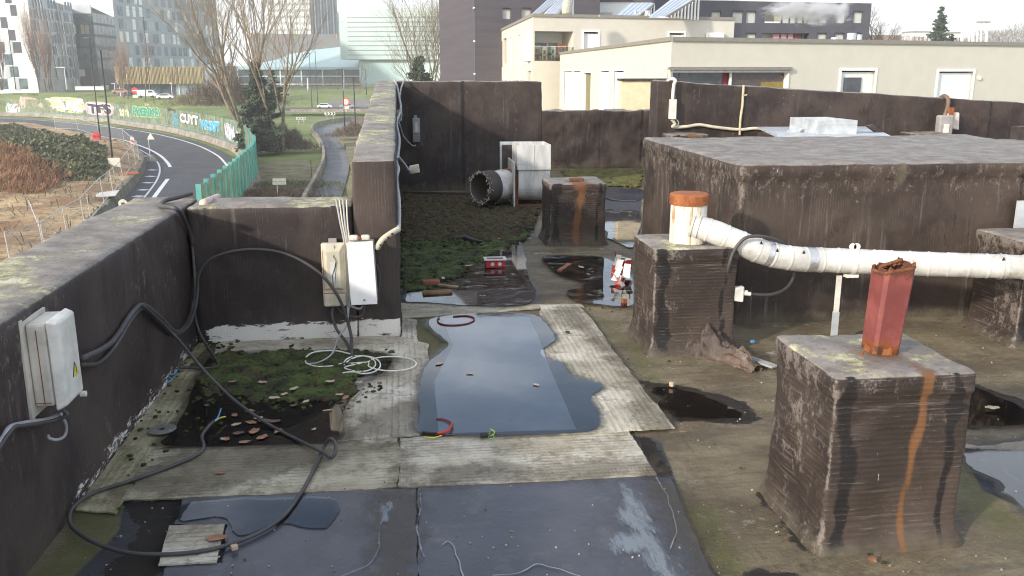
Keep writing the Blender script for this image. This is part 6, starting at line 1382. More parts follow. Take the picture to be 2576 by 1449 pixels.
def car(u, v, b, L_, label, col, van=False):
    base = WP(u, v, b); e = empty('parked_car' if van is not None else 'car', base, label, 'van' if van else 'car'); h = 2.0 if van else 1.45; W2 = .85
    prof = [(-.5,.25),(-.5,.62),(-.42,.68),(-.27,.98),(.18,1.),(.32,.68),(.47,.60),(.5,.42),(.5,.25)] if not van else [(-.5,.2),(-.5,.95),(-.48,1.),(.28,1.),(.38,.66),(.49,.52),(.5,.2)]
    mb = MB(); n = len(prof)
    for y in (-W2, W2): mb.v += [(base.x+x*L_, base.y+y, base.z+z*h) for x, z in prof]
    mb.f = [tuple(range(n))[::-1], tuple(range(n, 2*n))]+[(k, (k+1)%n, n+(k+1)%n, n+k) for k in range(n)]
    bevel(mb.build('body', M2('car_paint', col, .35, var=.05, bump=0), e), .08)
    wp = [(-.38,.68),(-.26,.93),(.16,.94),(.27,.70)] if not van else [(.08,.66),(.08,.92),(.27,.92),(.34,.68)]
    m = MB(); A = [Vector((base.x+x*L_, base.y-W2-.012, base.z+z*h)) for x, z in wp]; m.hexa([A[0], A[3], A[3]+Vector((0,.01,0)), A[0]+Vector((0,.01,0))], [A[1], A[2], A[2]+Vector((0,.01,0)), A[1]+Vector((0,.01,0))]); m.build('side_window', mGLASSD, e)
    for x in (-.32, .31): MB().lathe((base.x+x*L_, base.y-W2+.06, base.z+.32), [(0,-.12), (.32,-.12), (.32,.1), (0,.1)], 16, 'y').build('wheel', mBLK, e)
car(817, 273.5, 246, 4.0, 'white hatchback passing before the grey retaining wall', (.72,.74,.76)); car(902-27, 273.5, 246, 4.2, 'blue grey car partly hidden behind the sign on the right', (.30,.36,.42))
car(372, 246, 234, 4.8, 'white van parked in front of the gold building', (.78,.79,.8), True); car(417, 250, 233, 4.2, 'white car right of the van before the gold building', (.74,.75,.78)); car(528, 262, 226, 4.6, 'white hatchback beside the brown bushes', (.76,.78,.8)); car(305, 237, 240, 4.4, 'dark red tinged car near the no entry sign', (.4,.22,.2))
for (u, v, b, L_, lab, c) in ((228, 227, 258, 7.5, 'long white trailer in front of the dark office', (.74,.74,.72)),):
    p = WP(u, v, b); e = empty('trailer', p, lab, 'trailer'); bevel(MB().box(p.x-L_/1.9, p.x+L_/1.9, p.y-1, p.y+1, p.z, p.z+1.1).build('body', M2('trailer_paint', c, .5), e), .1); MB().box(p.x-L_/1.9-.05, p.x+L_/1.9+.05, p.y-1.05, p.y+1.05, p.z+1.1, p.z+1.18).build('lid', mPLG, e)
def disc(u, v, b, r, label, mats, ztop=None, vb=None):
    base = WP(u, vb, b); c = WP(u, v, b); e = empty('road_sign', base, label, 'road sign'); MB().tube([base, Vector((base.x, base.y, c.z))], .07, 6).build('pole', mLAMPW, e)
    par = e
    for k, (rr, m_) in enumerate(mats): par0 = MB().lathe((base.x, base.y-.12-.03*k, c.z), [(0,-.012), (rr, -.012), (rr,.012), (0,.012)], 24, 'y').build('sign_plate' if k == 0 else 'sign_face', m_, par)
    return e, base, c
e, b0, c0_ = disc(341, 228, 236, .8, 'round red no entry sign with a white bar near the small trees', ((.85, M2('sign_red', (.60,.04,.05), .5)),), vb=246)
MB().box(b0.x-.6, b0.x+.6, b0.y-.17, b0.y-.14, c0_.z-.13, c0_.z+.13).build('white_bar', mPLW, e); MB().box(b0.x-.65, b0.x+.65, b0.y-.16, b0.y-.13, c0_.z-1.9, c0_.z-1.05).build('sub_plate', mPLW, e)
e, b0, c0_ = disc(871, 256, 228, .8, 'round red ringed sign with a small plate by the dark street lamp', ((1.0, M2('sign_red2', (.60,.06,.05), .5)), (.72, mPLW)), vb=282)
MB().box(b0.x-.8, b0.x+.8, b0.y-.16, b0.y-.12, c0_.z-1.75, c0_.z-1.1).build('sub_plate', mPLW, e)
def chev(u, v, b, w, h, label, dark=True):
    p = WP(u, v, b); e = empty('chevron_sign', p, label, 'road sign'); MB().box(p.x-w/2, p.x+w/2, p.y, p.y+.05, p.z, p.z+h).build('board', mPLW, e)
    for k in range(3):
        x = p.x-w/2+w*(.12+.3*k); m = MB()
        for s in (0, 1):
            z0, z1 = (p.z+.08, p.z+h/2) if s == 0 else (p.z+h-.08, p.z+h/2); m.hexa([(x, p.y-.02, z0), (x+w*.12, p.y-.02, z0), (x+w*.12, p.y-.005, z0), (x, p.y-.005, z0)], [(x+w*.1, p.y-.02, z1), (x+w*.22, p.y-.02, z1), (x+w*.22, p.y-.005, z1), (x+w*.1, p.y-.005, z1)])
        m.build('chevron', mBLK, e)
    for dx in (-.3, .3): MB().bar((p.x+w*dx, p.y+.03, p.z-.9), (p.x+w*dx, p.y+.03, p.z), .06).build('leg', mLAMPW, e)
chev(830, 290, 205, 2.4, .75, 'white chevron board on the grass beside the worn road'); chev(757, 301, 195, 2.0, .5, 'smaller chevron board on the grass near the bare trees')
p_ = G(695, 512, ZS); e = empty('guide_sign', p_, 'small white two line sign on a thin post on the scrubby slope', 'road sign'); b_ = p_.x*sy+p_.y*cy
for k, (v0, v1) in enumerate(((449, 456), (457, 465))):
    a, c = WP(686, v1, b_), WP(719, v0, b_); MB().box(a.x, c.x, a.y-.03, a.y+.03, a.z, c.z).build('sign_plate', mPLW, e)
for u in (697,): q = WP(u, 465, b_); MB().bar((q.x, q.y, p_.z), (q.x, q.y, q.z+.3), .06).build('post', mLAMPW, e)
# ================================================================ trees
def bare_tree(u, vb, b, height, label, mat, seed, stems=1, spread=.5, levels=5, r0=.28, lean=0., z=None, upright=.35, split=(3,4), group=None, first=.22, twigs=True, sp0=.12, name='bare_tree'):
    r = random.Random(seed); base = WP(u, vb, b); root = empty(name, base, label, 'tree', group); trunk = MB(); crown = MB()
    def grow(p, d, L, rad, lev):
        n = 4 if lev < 3 else 3; pts = [p]; rs = [rad]; q = p.copy(); dd = d.copy()
        for k in range(n):
            dd = (dd+Vector((r.uniform(-1,1), r.uniform(-1,1), r.uniform(-.4,1)))*(.06+.05*lev)+Vector((0,0,.04*upright*3))).normalized()
            q = q+dd*L/n; pts.append(q.copy()); rs.append(rad*(1-(.45)*(k+1)/n))
        (trunk if lev <= 1 else crown).tube(pts, rs, 7 if lev == 0 else 5 if lev < 3 else 3, cap=False)
        if lev >= levels: return
        m = r.randint(*split)+(1 if lev >= 1 else 0)
        for k in range(m):
            t = r.uniform(.28 if lev else first*2, 1.) if k else 1.; i = min(n-1, int(t*n)); s = pts[i].lerp(pts[i+1], t*n-i)
            ang = r.uniform(.22, .62)*spread*2*(1 if k else .5); ax_ = Vector((r.uniform(-1,1), r.uniform(-1,1), r.uniform(-1,1))).cross(dd).normalized()
            nd = (Matrix.Rotation(ang, 3, ax_) @ dd+Vector((0,0,upright*.4))).normalized()
            grow(s, nd, L*r.uniform(.55, .85), rs[i]*r.uniform(.45, .68), lev+1)
    for s in range(stems):
        a = r.uniform(0, 6.28); k = s*2.4+a*.3; sp = sp0 if stems == 1 else spread*.75*(.35+r.random())
        d = Vector((math.cos(k)*sp+lean, math.sin(k)*sp, 1)).normalized()
        grow(base+Vector((math.cos(k), math.sin(k), 0))*(r0 if stems > 1 else 0), d, height*r.uniform(.34, .44), r0*(1 if stems == 1 else r.uniform(.5, .8)), 0 if stems == 1 else 1)
    trunk.build('trunk', mat, root, smooth=True, recalc=False); crown.build('crown', mat, root, recalc=False)
    return root
bare_tree(612, 325, 152, 38, 'large multi stemmed bare tree rising behind the dark pine, left of the other', mBARK, 11, 7, .62, 5, .46, split=(2,4), upright=.25)
bare_tree(706, 385, 132, 34, 'tall bare tree with long pale limbs on the slope right of the pine', mBARK, 27, 5, .60, 5, .40, split=(2,4), upright=.25)
bare_tree(1068, 300, 165, 27, 'spreading bare tree in front of the pale glass building', mBARK, 31, 6, .62, 5, .34, split=(3,4), upright=.2)
bare_tree(2205, 215, 125, 11.5, 'rounded bare tree against the sky right of the dark building', mBARKD, 41, 1, .72, 5, .36, split=(3,5), upright=.05)
for k, (u, vb, b, h, lab) in enumerate(((322, 250, 228, 13, 'small bare street tree at the left end of the gold building'), (366, 257, 215, 18, 'bare street tree with the tallest crown before the gold building'), (440, 250, 230, 11, 'small bare street tree before the right half of the gold building'),
        (905, 236, 300, 11, 'small bare tree in front of the dark glass band left of the parapet top'), (655, 262, 240, 12, 'small bare tree behind the big pine'), (550, 262, 235, 11, 'small bare tree beside the white wall near the gold building'))):
    bare_tree(u, vb, b, h, lab, mBARKD, 50+k, 1, .5, 4, .16, split=(3,4), group='bare street trees')
for k, (u, vb, b, h, lab) in enumerate(((100, 227, 262, 26, 'tall narrow reddish bare poplar before the white building'), (122, 227, 262, 21, 'narrow reddish bare poplar to the right of the taller one'), (5, 227, 255, 16, 'reddish bare tree cut by the left picture edge'), (310, 246, 250, 17, 'reddish bare tree between the dark office and the grey tower'))):
    bare_tree(u, vb, b, h, lab, mBARKR, 70+k, 5, .22, 4, .22, split=(4,5), upright=.7, group='reddish bare poplars')
bare_tree(2240, 150, 230, 6, 'small bare tree beyond the cream roof at the right', mBARKR, 91, 3, .6, 4, .12); bare_tree(2285, 150, 230, 5, 'low bare tree beyond the cream roof left of the conifer', mBARKR, 92, 3, .6, 4, .12)
# brown brush around the base of the large trees
def brush(name, cu, cv, b, w, h, n, mat, seed, label, L=.9):
    r = random.Random(seed); c = WP(cu, cv, b); mb = MB(); k1 = Vector((cy, -sy, 0)); k2 = Vector((sy, cy, 0))
    for k in range(n):
        a = r.gauss(0, .42); d = r.gauss(0, .35); p = c+k1*w*a+k2*w*.5*d; env = max(.15, 1-abs(a)*.9)*(.75+.5*mn.noise(Vector((a*4, seed, 0))))
        z = h*env*r.random(); q = p+Vector((0,0,z)); e = q+Vector((r.uniform(-1,1), r.uniform(-1,1), r.uniform(.2,1.6)))*L*.6; s = Vector((r.uniform(-1,1), r.uniform(-1,1), 0)).normalized()*.035
        mb.face([q-s, q+s, e])
    return mb.build(name, mat, loc=c, label=label, cat='bushes', kind='stuff', recalc=False)
brush('brushwood', 570, 268, 158, 9, 8, 9000, mBARKD, 1, 'brown leafless bushes left of the dark pine', 1.3)
brush('brushwood', 716, 378, 134, 5, 4.5, 5000, mBARKD, 2, 'brown leafless scrub to the right of the dark pine', 1.2)
brush('brushwood', 800, 226, 318, 46, 5, 6000, mBARKD, 3, 'reddish brown hedge line before the dark glass band', 1.2)
brush('brushwood', 668, 500, 82, 6, 1.1, 5200, mBARKD, 7, 'low dry brown scrub on the slope below the turquoise fence', .5)
brush('brushwood', 735, 470, 90, 7, .7, 3500, mIVY, 8, 'low green and brown weeds around the small guide sign', .4)
brush('brushwood', 890, 345, 150, 5, 3, 2500, mBARKD, 4, 'brown weeds on the bank right of the worn road', .7)
brush('brushwood', 2540, 118, 330, 26, 9, 9000, mBARKD, 5, 'leafless grey brown wood on the far right skyline', 2.)
brush('brushwood', 2300, 108, 260, 22, 2.6, 3500, mBARKR, 6, 'reddish twiggy hedge beyond the long cream roof', .9)
def conifer(name, u, vb, b, h, w, label, seed, n=2200, leaf=.34, droop=.1, irregular=.5, levels=22, bare=.08):
    r = random.Random(seed); c = WP(u, vb, b); root = empty(name, c, label, 'tree'); MB().tube([c, c+Vector((.1,0,h*.5)), c+Vector((0,.1,h*.97))], [w*.05+.08, w*.03+.05, .03], 7).build('trunk', mBARKD, root)
    mb = MB(); br = MB()
    for k in range(levels):
        t = bare+(1-bare)*k/levels; z = h*t; R = w*(1-t)**.75*(.75+irregular*mn.noise(Vector((k*.9, seed, 0)))*1.4)
        for j in range(max(3, int(9*(1-t)+3))):
            a = r.uniform(0, 6.28); L_ = R*r.uniform(.55, 1.12)*(1+irregular*.6*mn.noise(Vector((math.cos(a)*1.5, math.sin(a)*1.5, k*.35+seed)))); d = Vector((math.cos(a), math.sin(a), r.uniform(-droop, droop+.25))).normalized(); s = c+Vector((0,0,z)); e = s+d*L_
            br.tube([s, e], [.05, .015], 3, cap=False)
            m = max(3, int(n/(levels*7)*(L_/w+.25)*2))
            for i in range(m):
                q = s.lerp(e, r.uniform(.25, 1.04))+Vector((r.gauss(0,.22), r.gauss(0,.22), r.gauss(0,.16)))*leaf*2.2
                nn = Vector((r.uniform(-1,1), r.uniform(-1,1), r.uniform(-.2,1))).normalized(); t1 = nn.orthogonal().normalized()*leaf*r.uniform(.5,1.2); t2 = nn.cross(t1).normalized()*leaf*.35
                mb.face([q-t1*.5, q+t2, q+t1, q-t2])
    mb.build('crown', mPINE, root, recalc=False); br.build('branches', mBARKD, root, recalc=False); return root
conifer('pine_tree', 655, 377, 130, 12.4, 4.1, 'large dark green pine at the bend of the graffiti fence', 3, 60000, .36, .25, .9, 34, .02)
conifer('pine_tree', 1057, 240, 138, 5.9, 4.0, 'rounded dark pine top showing above the tall parapet', 5, 16000, .28, .2, .6, 14, .02)
conifer('pine_tree', 690, 262, 160, 6, 2.5, 'small dark pine peeping out behind the large pine', 8, 3500, .22, .1, .5, 14)
conifer('spruce_tree', 2353, 172, 180, 11.8, 4.3, 'pointed dark green spruce on the right skyline above the cream roof', 7, 16000, .26, .05, .5, 30, .02)
conifer('spruce_tree', 2390, 125, 185, 3.2, 2.0, 'low dark conifer tucked to the right of the pointed spruce', 9, 2500, .2, .1, .5, 10, .02)

# ================================================================ buildings
def cross2(a, b): return a.x*b.y-a.y*b.x
class Wall:      # a vertical wall plane from A to B, in view from the camera
    def __init__(s, A, B):
        s.A = Vector((A[0], A[1], 0)); s.B = Vector((B[0], B[1], 0)); s.L = (s.B-s.A).length; s.d = (s.B-s.A)/s.L
        n = Vector((-s.d.y, s.d.x, 0)); s.n = n if n.dot(s.A) > 0 else -n       # inward, away from the viewer
    def hit(s, u, v):
        r = Vector(ray(u, v)); k = cross2(s.A, s.d)/cross2(r, s.d); p = r*k; return (Vector((p.x, p.y, 0))-s.A).dot(s.d), H+p.z
    def P(s, x, z, o=0.): q = s.A+s.d*x+s.n*o; return Vector((q.x, q.y, z))
    def box(s, x0, x1, z0, z1, o0, o1, name, mat, parent, mb=None):
        m = mb or MB(); m.hexa([s.P(x0,z0,o0), s.P(x1,z0,o0), s.P(x1,z0,o1), s.P(x0,z0,o1)], [s.P(x0,z1,o0), s.P(x1,z1,o0), s.P(x1,z1,o1), s.P(x0,z1,o1)])
        return None if mb else m.build(name, mat, parent)
    def pix(s, u0, v0, u1, v1, o0, o1, name, mat, parent):     # box spanning a pixel rectangle
        x0, za = s.hit(u0, v0); x1, zb = s.hit(u1, v1); return s.box(min(x0,x1), max(x0,x1), min(za,zb), max(za,zb), o0, o1, name, mat, parent)
    def holes(s, zb, zt, hs, depth, name, mat, parent):
        xs = sorted({0, s.L}|{round(x, 3) for h in hs for x in h[:2]}); zs = sorted({zb, zt}|{round(z, 3) for h in hs for z in h[2:]}); m = MB()
        for x0, x1 in zip(xs, xs[1:]):
            for z0, z1 in zip(zs, zs[1:]):
                cx_, cz_ = (x0+x1)/2, (z0+z1)/2
                if any(h[0] < cx_ < h[1] and h[2] < cz_ < h[3] for h in hs): continue
                m.face([s.P(x0,z0), s.P(x1,z0), s.P(x1,z1), s.P(x0,z1)])
        for x0, x1, z0, z1 in hs:
            for a, b in (((x0,z0),(x1,z0)), ((x1,z0),(x1,z1)), ((x1,z1),(x0,z1)), ((x0,z1),(x0,z0))): m.face([s.P(*a), s.P(*b), s.P(b[0], b[1], depth), s.P(a[0], a[1], depth)])
        return m.build(name, mat, parent)
def prism(mb, pts, z0, z1, skip=()):
    n = len(pts); b = len(mb.v); zz = z1 if isinstance(z1, (list, tuple)) else [z1]*n
    mb.v += [(p[0], p[1], z0) for p in pts]+[(p[0], p[1], z) for p, z in zip(pts, zz)]
    mb.f.append(tuple(b+n+i for i in range(n)))
    for i in range(n):
        if i not in skip: mb.f.append((b+i, b+(i+1)%n, b+n+(i+1)%n, b+n+i))
def hole_px(W, u0, v0, u1, v1): x0, za = W.hit(u0, v0); x1, zb = W.hit(u1, v1); return (round(min(x0,x1),3), round(max(x0,x1),3), round(min(za,zb),3), round(max(za,zb),3))

# --- near cream wing
zr_ = lambda v, b: WP(1288, v, b).z
b0 = 36.; z2 = WP(1690, 103, b0).z; C0 = WP(1690, 103, b0)
def at_z(u, v, z): p = G(u, v, z); return p
Lft = at_z(1409, 137, z2); Rgt = at_z(2576, 115.5, z2); Rg2 = C0+(Rgt-C0)*1.5
wA, wB = Wall((Lft.x, Lft.y), (C0.x, C0.y)), Wall((C0.x, C0.y), (Rg2.x, Rg2.y))
cw = empty('cream_building', (C0.x, C0.y, -10), 'near cream rendered wing with grey coping and narrow white shutters', 'building')
hA = [hole_px(wA, *r) for r in ((1466, 178, 1483, 330),)]
hA += [hole_px(wA, u0, 178, u1, 330) for u0, u1 in ((1419, 1438), (1440, 1459), (1511, 1529), (1545, 1566))]
wA.holes(-10, z2, hA, .22, 'wall', mCREAM, cw)
hB = [hole_px(wB, 1690, 176, 1981, 235), hole_px(wB, 2117, 178, 2190, 300), hole_px(wB, 2362, 180, 2434, 300)]
hB = [(max(h[0], .05), h[1], h[2], h[3]) for h in hB]
wB.holes(-10, z2, hB, .28, 'wall', mCREAM, cw)
mb = MB(); k_ = wA.n*14; prism(mb, [Lft, C0, Rg2, Rg2*1.3, Lft*1.12], -10, z2-.35, skip=(0,1)); mb.build('roof_slab', mCOPE, cw)
for W in (wA, wB): W.box(-.05 if W is wA else .0, W.L, z2, z2+.16, -.08, .30, 'coping', mCOPE, cw)
def shutter(W, h, frame=.07, col=mWSHUT, open_to=None, off=.10):
    x0, x1, z0, z1 = h
    fr_ = W.box(x0-frame, x0, z0, z1+frame, -.03, off, 'window_frame', mWFRAME, cw); W.box(x1, x1+frame, z0, z1+frame, -.03, off, 'window_frame', mWFRAME, cw); W.box(x0, x1, z1, z1+frame, -.03, off, 'window_frame', mWFRAME, cw)
    return W.box(x0, x1, z0, z1-.06, off, off+.06, 'shutter', col, cw)
for h in hA[1:]:
    shutter(wA, h, .06, mWSHUT, off=.08); wA.box(h[0]-.16, h[0]-.08, h[3]-.62, h[3]-.48, -.14, 0, 'shutter_catch', mWFRAME, cw)
h = hA[0]; wA.box(h[0], h[1], h[2], h[3], .20, .24, 'window', M2('olive_curtain', (.22,.19,.10), .8), cw)
wA.box(h[0], h[0]+.14, h[2], h[3], -.02, .19, 'window_frame', mWFRAME, cw); wA.box(h[0]+.14, h[1], h[3]-.12, h[3], -.02, .19, 'window_frame', mWFRAME, cw); wA.box(h[0]+.14, h[1], h[3]-2.6, h[3]-2.45, .12, .19, 'transom', mWFRAME, cw)
h = hB[0]; wi = wB.box(h[0], h[1], h[2], h[3], .26, .30, 'window', mCURR, cw); xm = wB.hit(1845, 190)[0]
wB.box(h[0]+.05, h[0]+.45, h[2], h[3]-.1, .20, .25, 'pane', mGLASSD, wi); wB.box(xm, h[1]-.1, h[2], h[3]-.1, .19, .24, 'pane', M2('brown_glass', (.085,.062,.058), .2), wi); wB.box(wB.hit(1922, 190)[0], h[1]-.1, h[2], wB.hit(1922, 206)[1], .17, .185, 'yellow_blind', mCURY, wi); wB.box(h[0]+.5, xm-.4, h[2], h[3]-.1, .22, .25, 'pane', mGLASSD, wi)
wB.box(h[0], h[1], h[3]-.1, h[3], -.1, .2, 'awning_box', mPLG, cw); wB.box(h[0]-.2, h[1]+.05, h[3], h[3]+.12, -.15, 0, 'lintel_trim', mCOPE, cw); wB.box(xm-.08, xm, h[2], h[3]-.1, .1, .19, 'mullion', mWFRAME, cw); wB.box(h[1]-.1, h[1], h[2], h[3]-.1, -.04, .2, 'window_frame', mWFRAME, cw)
h = hB[1]; shutter(wB, h, .12, mWFRAME, off=.10); wB.pix(2127, 195, 2166, 232, .04, .09, 'window', mGLASSD, cw)
h = hB[2]; shutter(wB, h, .12, mWSHUT, off=.10)
q = wB.hit(2462, 196); qq = wB.P(q[0], q[1], -.03); MB().lathe(tuple(qq), [(0,-.03), (.11,-.03), (.11,.03), (0,.03)], 16, 'y').build('wall_vent', mCREAM, cw)
# --- upper cream wing behind
b1 = 68.; C1 = WP(1340, 42, b1); z1_ = C1.z; L1 = at_z(1250, 83, z1_) if False else WP(1250, 83, b1*(175-42)/(175-83)); L1.z = z1_; R1 = WP(1848, 51, b1*(175-42)/(175-51)*1.0)
w1, w2 = Wall((L1.x, L1.y), (C1.x, C1.y)), Wall((C1.x, C1.y), (R1.x, R1.y))
uw = empty('cream_building', (C1.x, C1.y, -10), 'taller cream rendered wing behind with the glazed balcony and solar racks on top', 'building')
h1s = [hole_px(w1, *r) for r in ((1252, 106, 1257, 169), (1258.5, 105, 1264, 169), (1266, 98, 1274, 161), (1281, 96, 1287, 167), (1303, 90, 1309, 167), (1252, 182, 1256.5, 230), (1266, 181, 1271, 230), (1273, 181, 1278, 230), (1303, 181, 1308, 230), (1327, 178, 1335, 230))]
w1.holes(-10, z1_, h1s, .3, 'wall', mCREAM, uw)
for k, h in enumerate(h1s):
    w1.box(h[0], h[1], h[2], h[3], .1 if k not in (2, 9) else .25, .3, 'shutter' if k not in (2, 9) else 'window', mWSHUT if k not in (2, 9) else mGLASSD, uw)
bal = hole_px(w2, 1343, 78, 1442, 154) if False else None
u0b, u1b = 1345, 1441
h2s = [hole_px(w2, u0b, 78, u1b, 153), hole_px(w2, 1469, 80, 1504, 134), hole_px(w2, 1684, 83, 1719, 120)]
h2s[0] = (max(.05, h2s[0][0]),)+h2s[0][1:]
w2.holes(-10, z1_, h2s, .5, 'wall', mCREAM, uw)
for W in (w1, w2): W.box(0, W.L, z1_, z1_+.22, -.1, .4, 'coping', mCOPE, uw)
mb = MB(); prism(mb, [L1, C1, R1, R1*1.2, L1*1.06], -10, z1_-.3, skip=(0,1)); mb.build('roof_slab', mCOPE, uw)
h = h2s[0]; bb1 = w2.box(h[0], h[1], h[2], h[3], 2.4, 2.5, 'balcony_wall', mWFRAME, uw)
w2.box(h[0], h[1], h[2]-.05, h[2]+.02, .02, 2.4, 'balcony_floor', mCOPE, uw); w2.box(h[0], h[1], h[3], h[3]+.05, .5, 2.4, 'balcony_ceiling', mWFRAME, uw); w2.box(h[0]-.05, h[0], h[2], h[3], .5, 2.4, 'side_wall', mWFRAME, uw); w2.box(h[1], h[1]+.05, h[2], h[3], .5, 2.4, 'side_wall', mCREAM, uw)
w2.pix(1352, 105, 1430, 152, 2.2, 2.3, 'patio_window', mCUR, uw); w2.pix(1352, 106, 1395, 118, 2.0, 2.1, 'patio_blind', mGLASSD, uw); w2.pix(1397, 106, 1400, 152, 1.95, 2.05, 'mullion', mWFRAME, uw)
w2.pix(1345, 116, 1441, 117.5, -.05, .05, 'handrail', mWFRAME, uw)
for (u0_, v0_, u1_, v1_, m_, nm) in ((1349, 122, 1370, 150, mCUR, 'chair'), (1374, 126, 1386, 150, mWSHUT, 'chair'), (1396, 124, 1408, 152, mCYAN, 'laundry'), (1414, 120, 1434, 152, mRUST, 'laundry')):
    x0, za = w2.hit(u0_, v1_); x1, zb = w2.hit(u1_, v0_)
    m = MB(); w2.box(x0, x0+.08, h[2]+.05, zb, .9, 1.0, None, None, None, m); w2.box(x1-.08, x1, h[2]+.05, zb, .9, 1.0, None, None, None, m); w2.box(x0, x1, zb, zb+.25, .9, 1.35, None, None, None, m); w2.box(x0, x1, (h[2]+zb)/2, (h[2]+zb)/2+.12, .9, 1.4, None, None, None, m)
    m.build('balcony_chair' if nm == 'chair' else 'balcony_rack', m_, label={1349: 'pale wooden chair at the left of the glazed balcony', 1374: 'white chair in the middle of the glazed balcony', 1396: 'pale green thing hung on the glazed balcony', 1414: 'orange thing at the right of the glazed balcony'}[u0_], cat='chair' if nm == 'chair' else 'laundry rack')
gp_ = w2.box(h[0], h[1], h[2], w2.hit(1390, 118)[1], -.03, -.01, 'glass_railing', water_mat('railing_glass', (.92,.90,.82), 1.45, .02, 0), uw)
for h in h2s[1:]:
    w2.box(h[0], h[1], h[2], h[3]-.12, .16, .22, 'shutter', mWSHUT, uw); w2.box(h[0]-.15, h[0], h[2], h[3]+.15, -.04, .1, 'window_frame', mWFRAME, uw); w2.box(h[1], h[1]+.15, h[2], h[3]+.15, -.04, .1, 'window_frame', mWFRAME, uw); w2.box(h[0], h[1], h[3], h[3]+.15, -.04, .1, 'window_frame', mWFRAME, uw)
w2.pix(1480, 128, 1500, 130, .1, .15, 'slot', mBLK, uw)
for (u0_, u1_) in ((1775, 1788), (1790, 1816)): w2.pix(u0_, 82, u1_, 102, -.3, -.1, 'roof_vent', mWFRAME, uw)
w2.pix(1320, 245, 1385, 252, -.5, -.1, 'sill', mWFRAME, cw) if False else None
# solar racks on the roof
def rack(ul, ur, vt, vb, ub_l, ub_r, b, label, slats=7):
    p0, p1 = WP(ub_l, vb, b-2.2), WP(ub_r, vb, b-2.2); t0, t1 = WP(ul, vt, b+1.5), WP(ur, vt, b+1.5)
    e = empty('solar_rack', p1, label, 'solar panels'); n_up = Vector((0,0,.09))
    MB().hexa([p0, p1, t1, t0], [p+n_up for p in (p0, p1, t1, t0)]).build('panel', mSOLAR, e)
    for k in range(slats):
        t = (k+1)/(slats+.3); a = p1.lerp(t1, t); MB().bar((a.x+.12, a.y, p1.z), (a.x+.12, a.y, a.z-.02), .10, .14).build('slat', mWFRAME, e)
    for k in range(1, 5): MB().bar(p0.lerp(p1, k/5)+n_up, t0.lerp(t1, k/5)+n_up, .05, .04).build('rail', mPLG, e)
    MB().bar(p1, t1+Vector((0,0,-.05)), .22, .22).build('edge_beam', mCOPE, e); MB().box(p0.x, p1.x+.2, p1.y-.1, p1.y+.1, z1_-.1, p1.z).build('base_rail', mWFRAME, e)
rack(1386, 1410, -6, 43, 1332, 1355, 76, 'small sloping solar rack at the left end of the upper roof', 4); rack(1420, 1440, -14, 43, 1362, 1400, 72, 'large sloping solar rack left of the steel tank', 7)
rack(1588, 1645, 10, 47, 1545, 1600, 76, 'small sloping solar rack in front of the white house', 5); rack(1700, 1757, -8, 44, 1633, 1675, 70, 'large sloping solar rack on the right of the upper roof', 9)
tq = WP(1426, 38, 66); e = empty('steel_tank', tq, 'rounded greenish steel tank standing beside the left solar rack', 'tank'); rT = 12.5*66/F
MB().lathe(tuple(tq+Vector((0,0,.05))), [(0,0), (rT*.9,.0), (rT,.12), (rT*1.02,.5), (rT*.95,.8), (rT*.75,.94), (rT*.3,1.0), (0,1.0)], 20).build('tank_body', M2('tank_steel', (.42,.42,.34), .35), e, smooth=True); MB().lathe(tuple(tq+Vector((0,0,1.04))), [(0,0), (.14,0), (.14,.12), (0,.14)], 12).build('cap', mPLG, e)
for k, (u, v0, v1, w_, lab) in enumerate(((1507, 42, 46, 2, 'tiny roof pipe in front of the white house'), (1598, 30, 46, 8, 'short pipe left of the capped roof pipe'), (1610, 27, 46, 3, 'thin capped roof pipe between two wider ones'), (1628, 30, 46, 11, 'wide steel roof pipe'))):
    p = WP(u, v1, 67); q = WP(u, v0, 67); r = w_*67/F/2; MB().lathe((p.x, p.y, z1_+.1), [(0,0), (r,0), (r,q.z-z1_-.1), (r*1.15,q.z-z1_-.1), (r*1.15,q.z-z1_-.02), (0,q.z-z1_)], 14).build('roof_pipe', mGALV, label=lab, cat='pipe')
for k, (u, v0, v1, w_, b, lab) in enumerate(((2141, 84, 107, 22, 52, 'large shiny roof vent cylinder on the near cream wing'), (2100, 95, 107, 20, 52, 'low shiny roof vent left of the large one'), (2160, 88, 108, 14, 52, 'roof vent cylinder right of the large one'))):
    p = WP(u, v1, b); q = WP(u, v0, b); r = w_*b/F/2; MB().lathe((p.x, p.y, z2-.35), [(0,0), (r,0), (r,q.z-z2+.35), (r*.9,q.z-z2+.37), (0,q.z-z2+.37)], 18).build('roof_vent', mGALV, label=lab, cat='vent')
# --- dark clad building behind the cream wings
A = WP(1196, 200, 92); B = WP(1505, 200, 96); W = Wall((A.x, A.y), (B.x, B.y)); e = empty('dark_building', (A.x, A.y, -10), 'tall plum coloured clad building behind the cream wing, cut by the picture top', 'building')
hh = [hole_px(W, 1264, 19, 1285, 48), hole_px(W, 1312, 19, 1336, 49)]
W.holes(-10, 24, hh, .35, 'wall', mPURP, e); mb = MB(); prism(mb, [A, B, B+W.n*16, A+W.n*16], -10, 24, skip=(0,)); mb.build('body', mPURP, e)
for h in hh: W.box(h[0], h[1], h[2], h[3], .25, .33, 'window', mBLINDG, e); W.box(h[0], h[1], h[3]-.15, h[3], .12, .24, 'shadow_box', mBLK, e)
for z in range(-8, 24, 2): W.box(0, W.L, z, z+.04, -.01, 0, 'cladding_joint', mSLT, e)
W2_ = Wall((A.x, A.y), (A.x-.3, A.y+1)); g0 = WP(1178, 200, 98); 
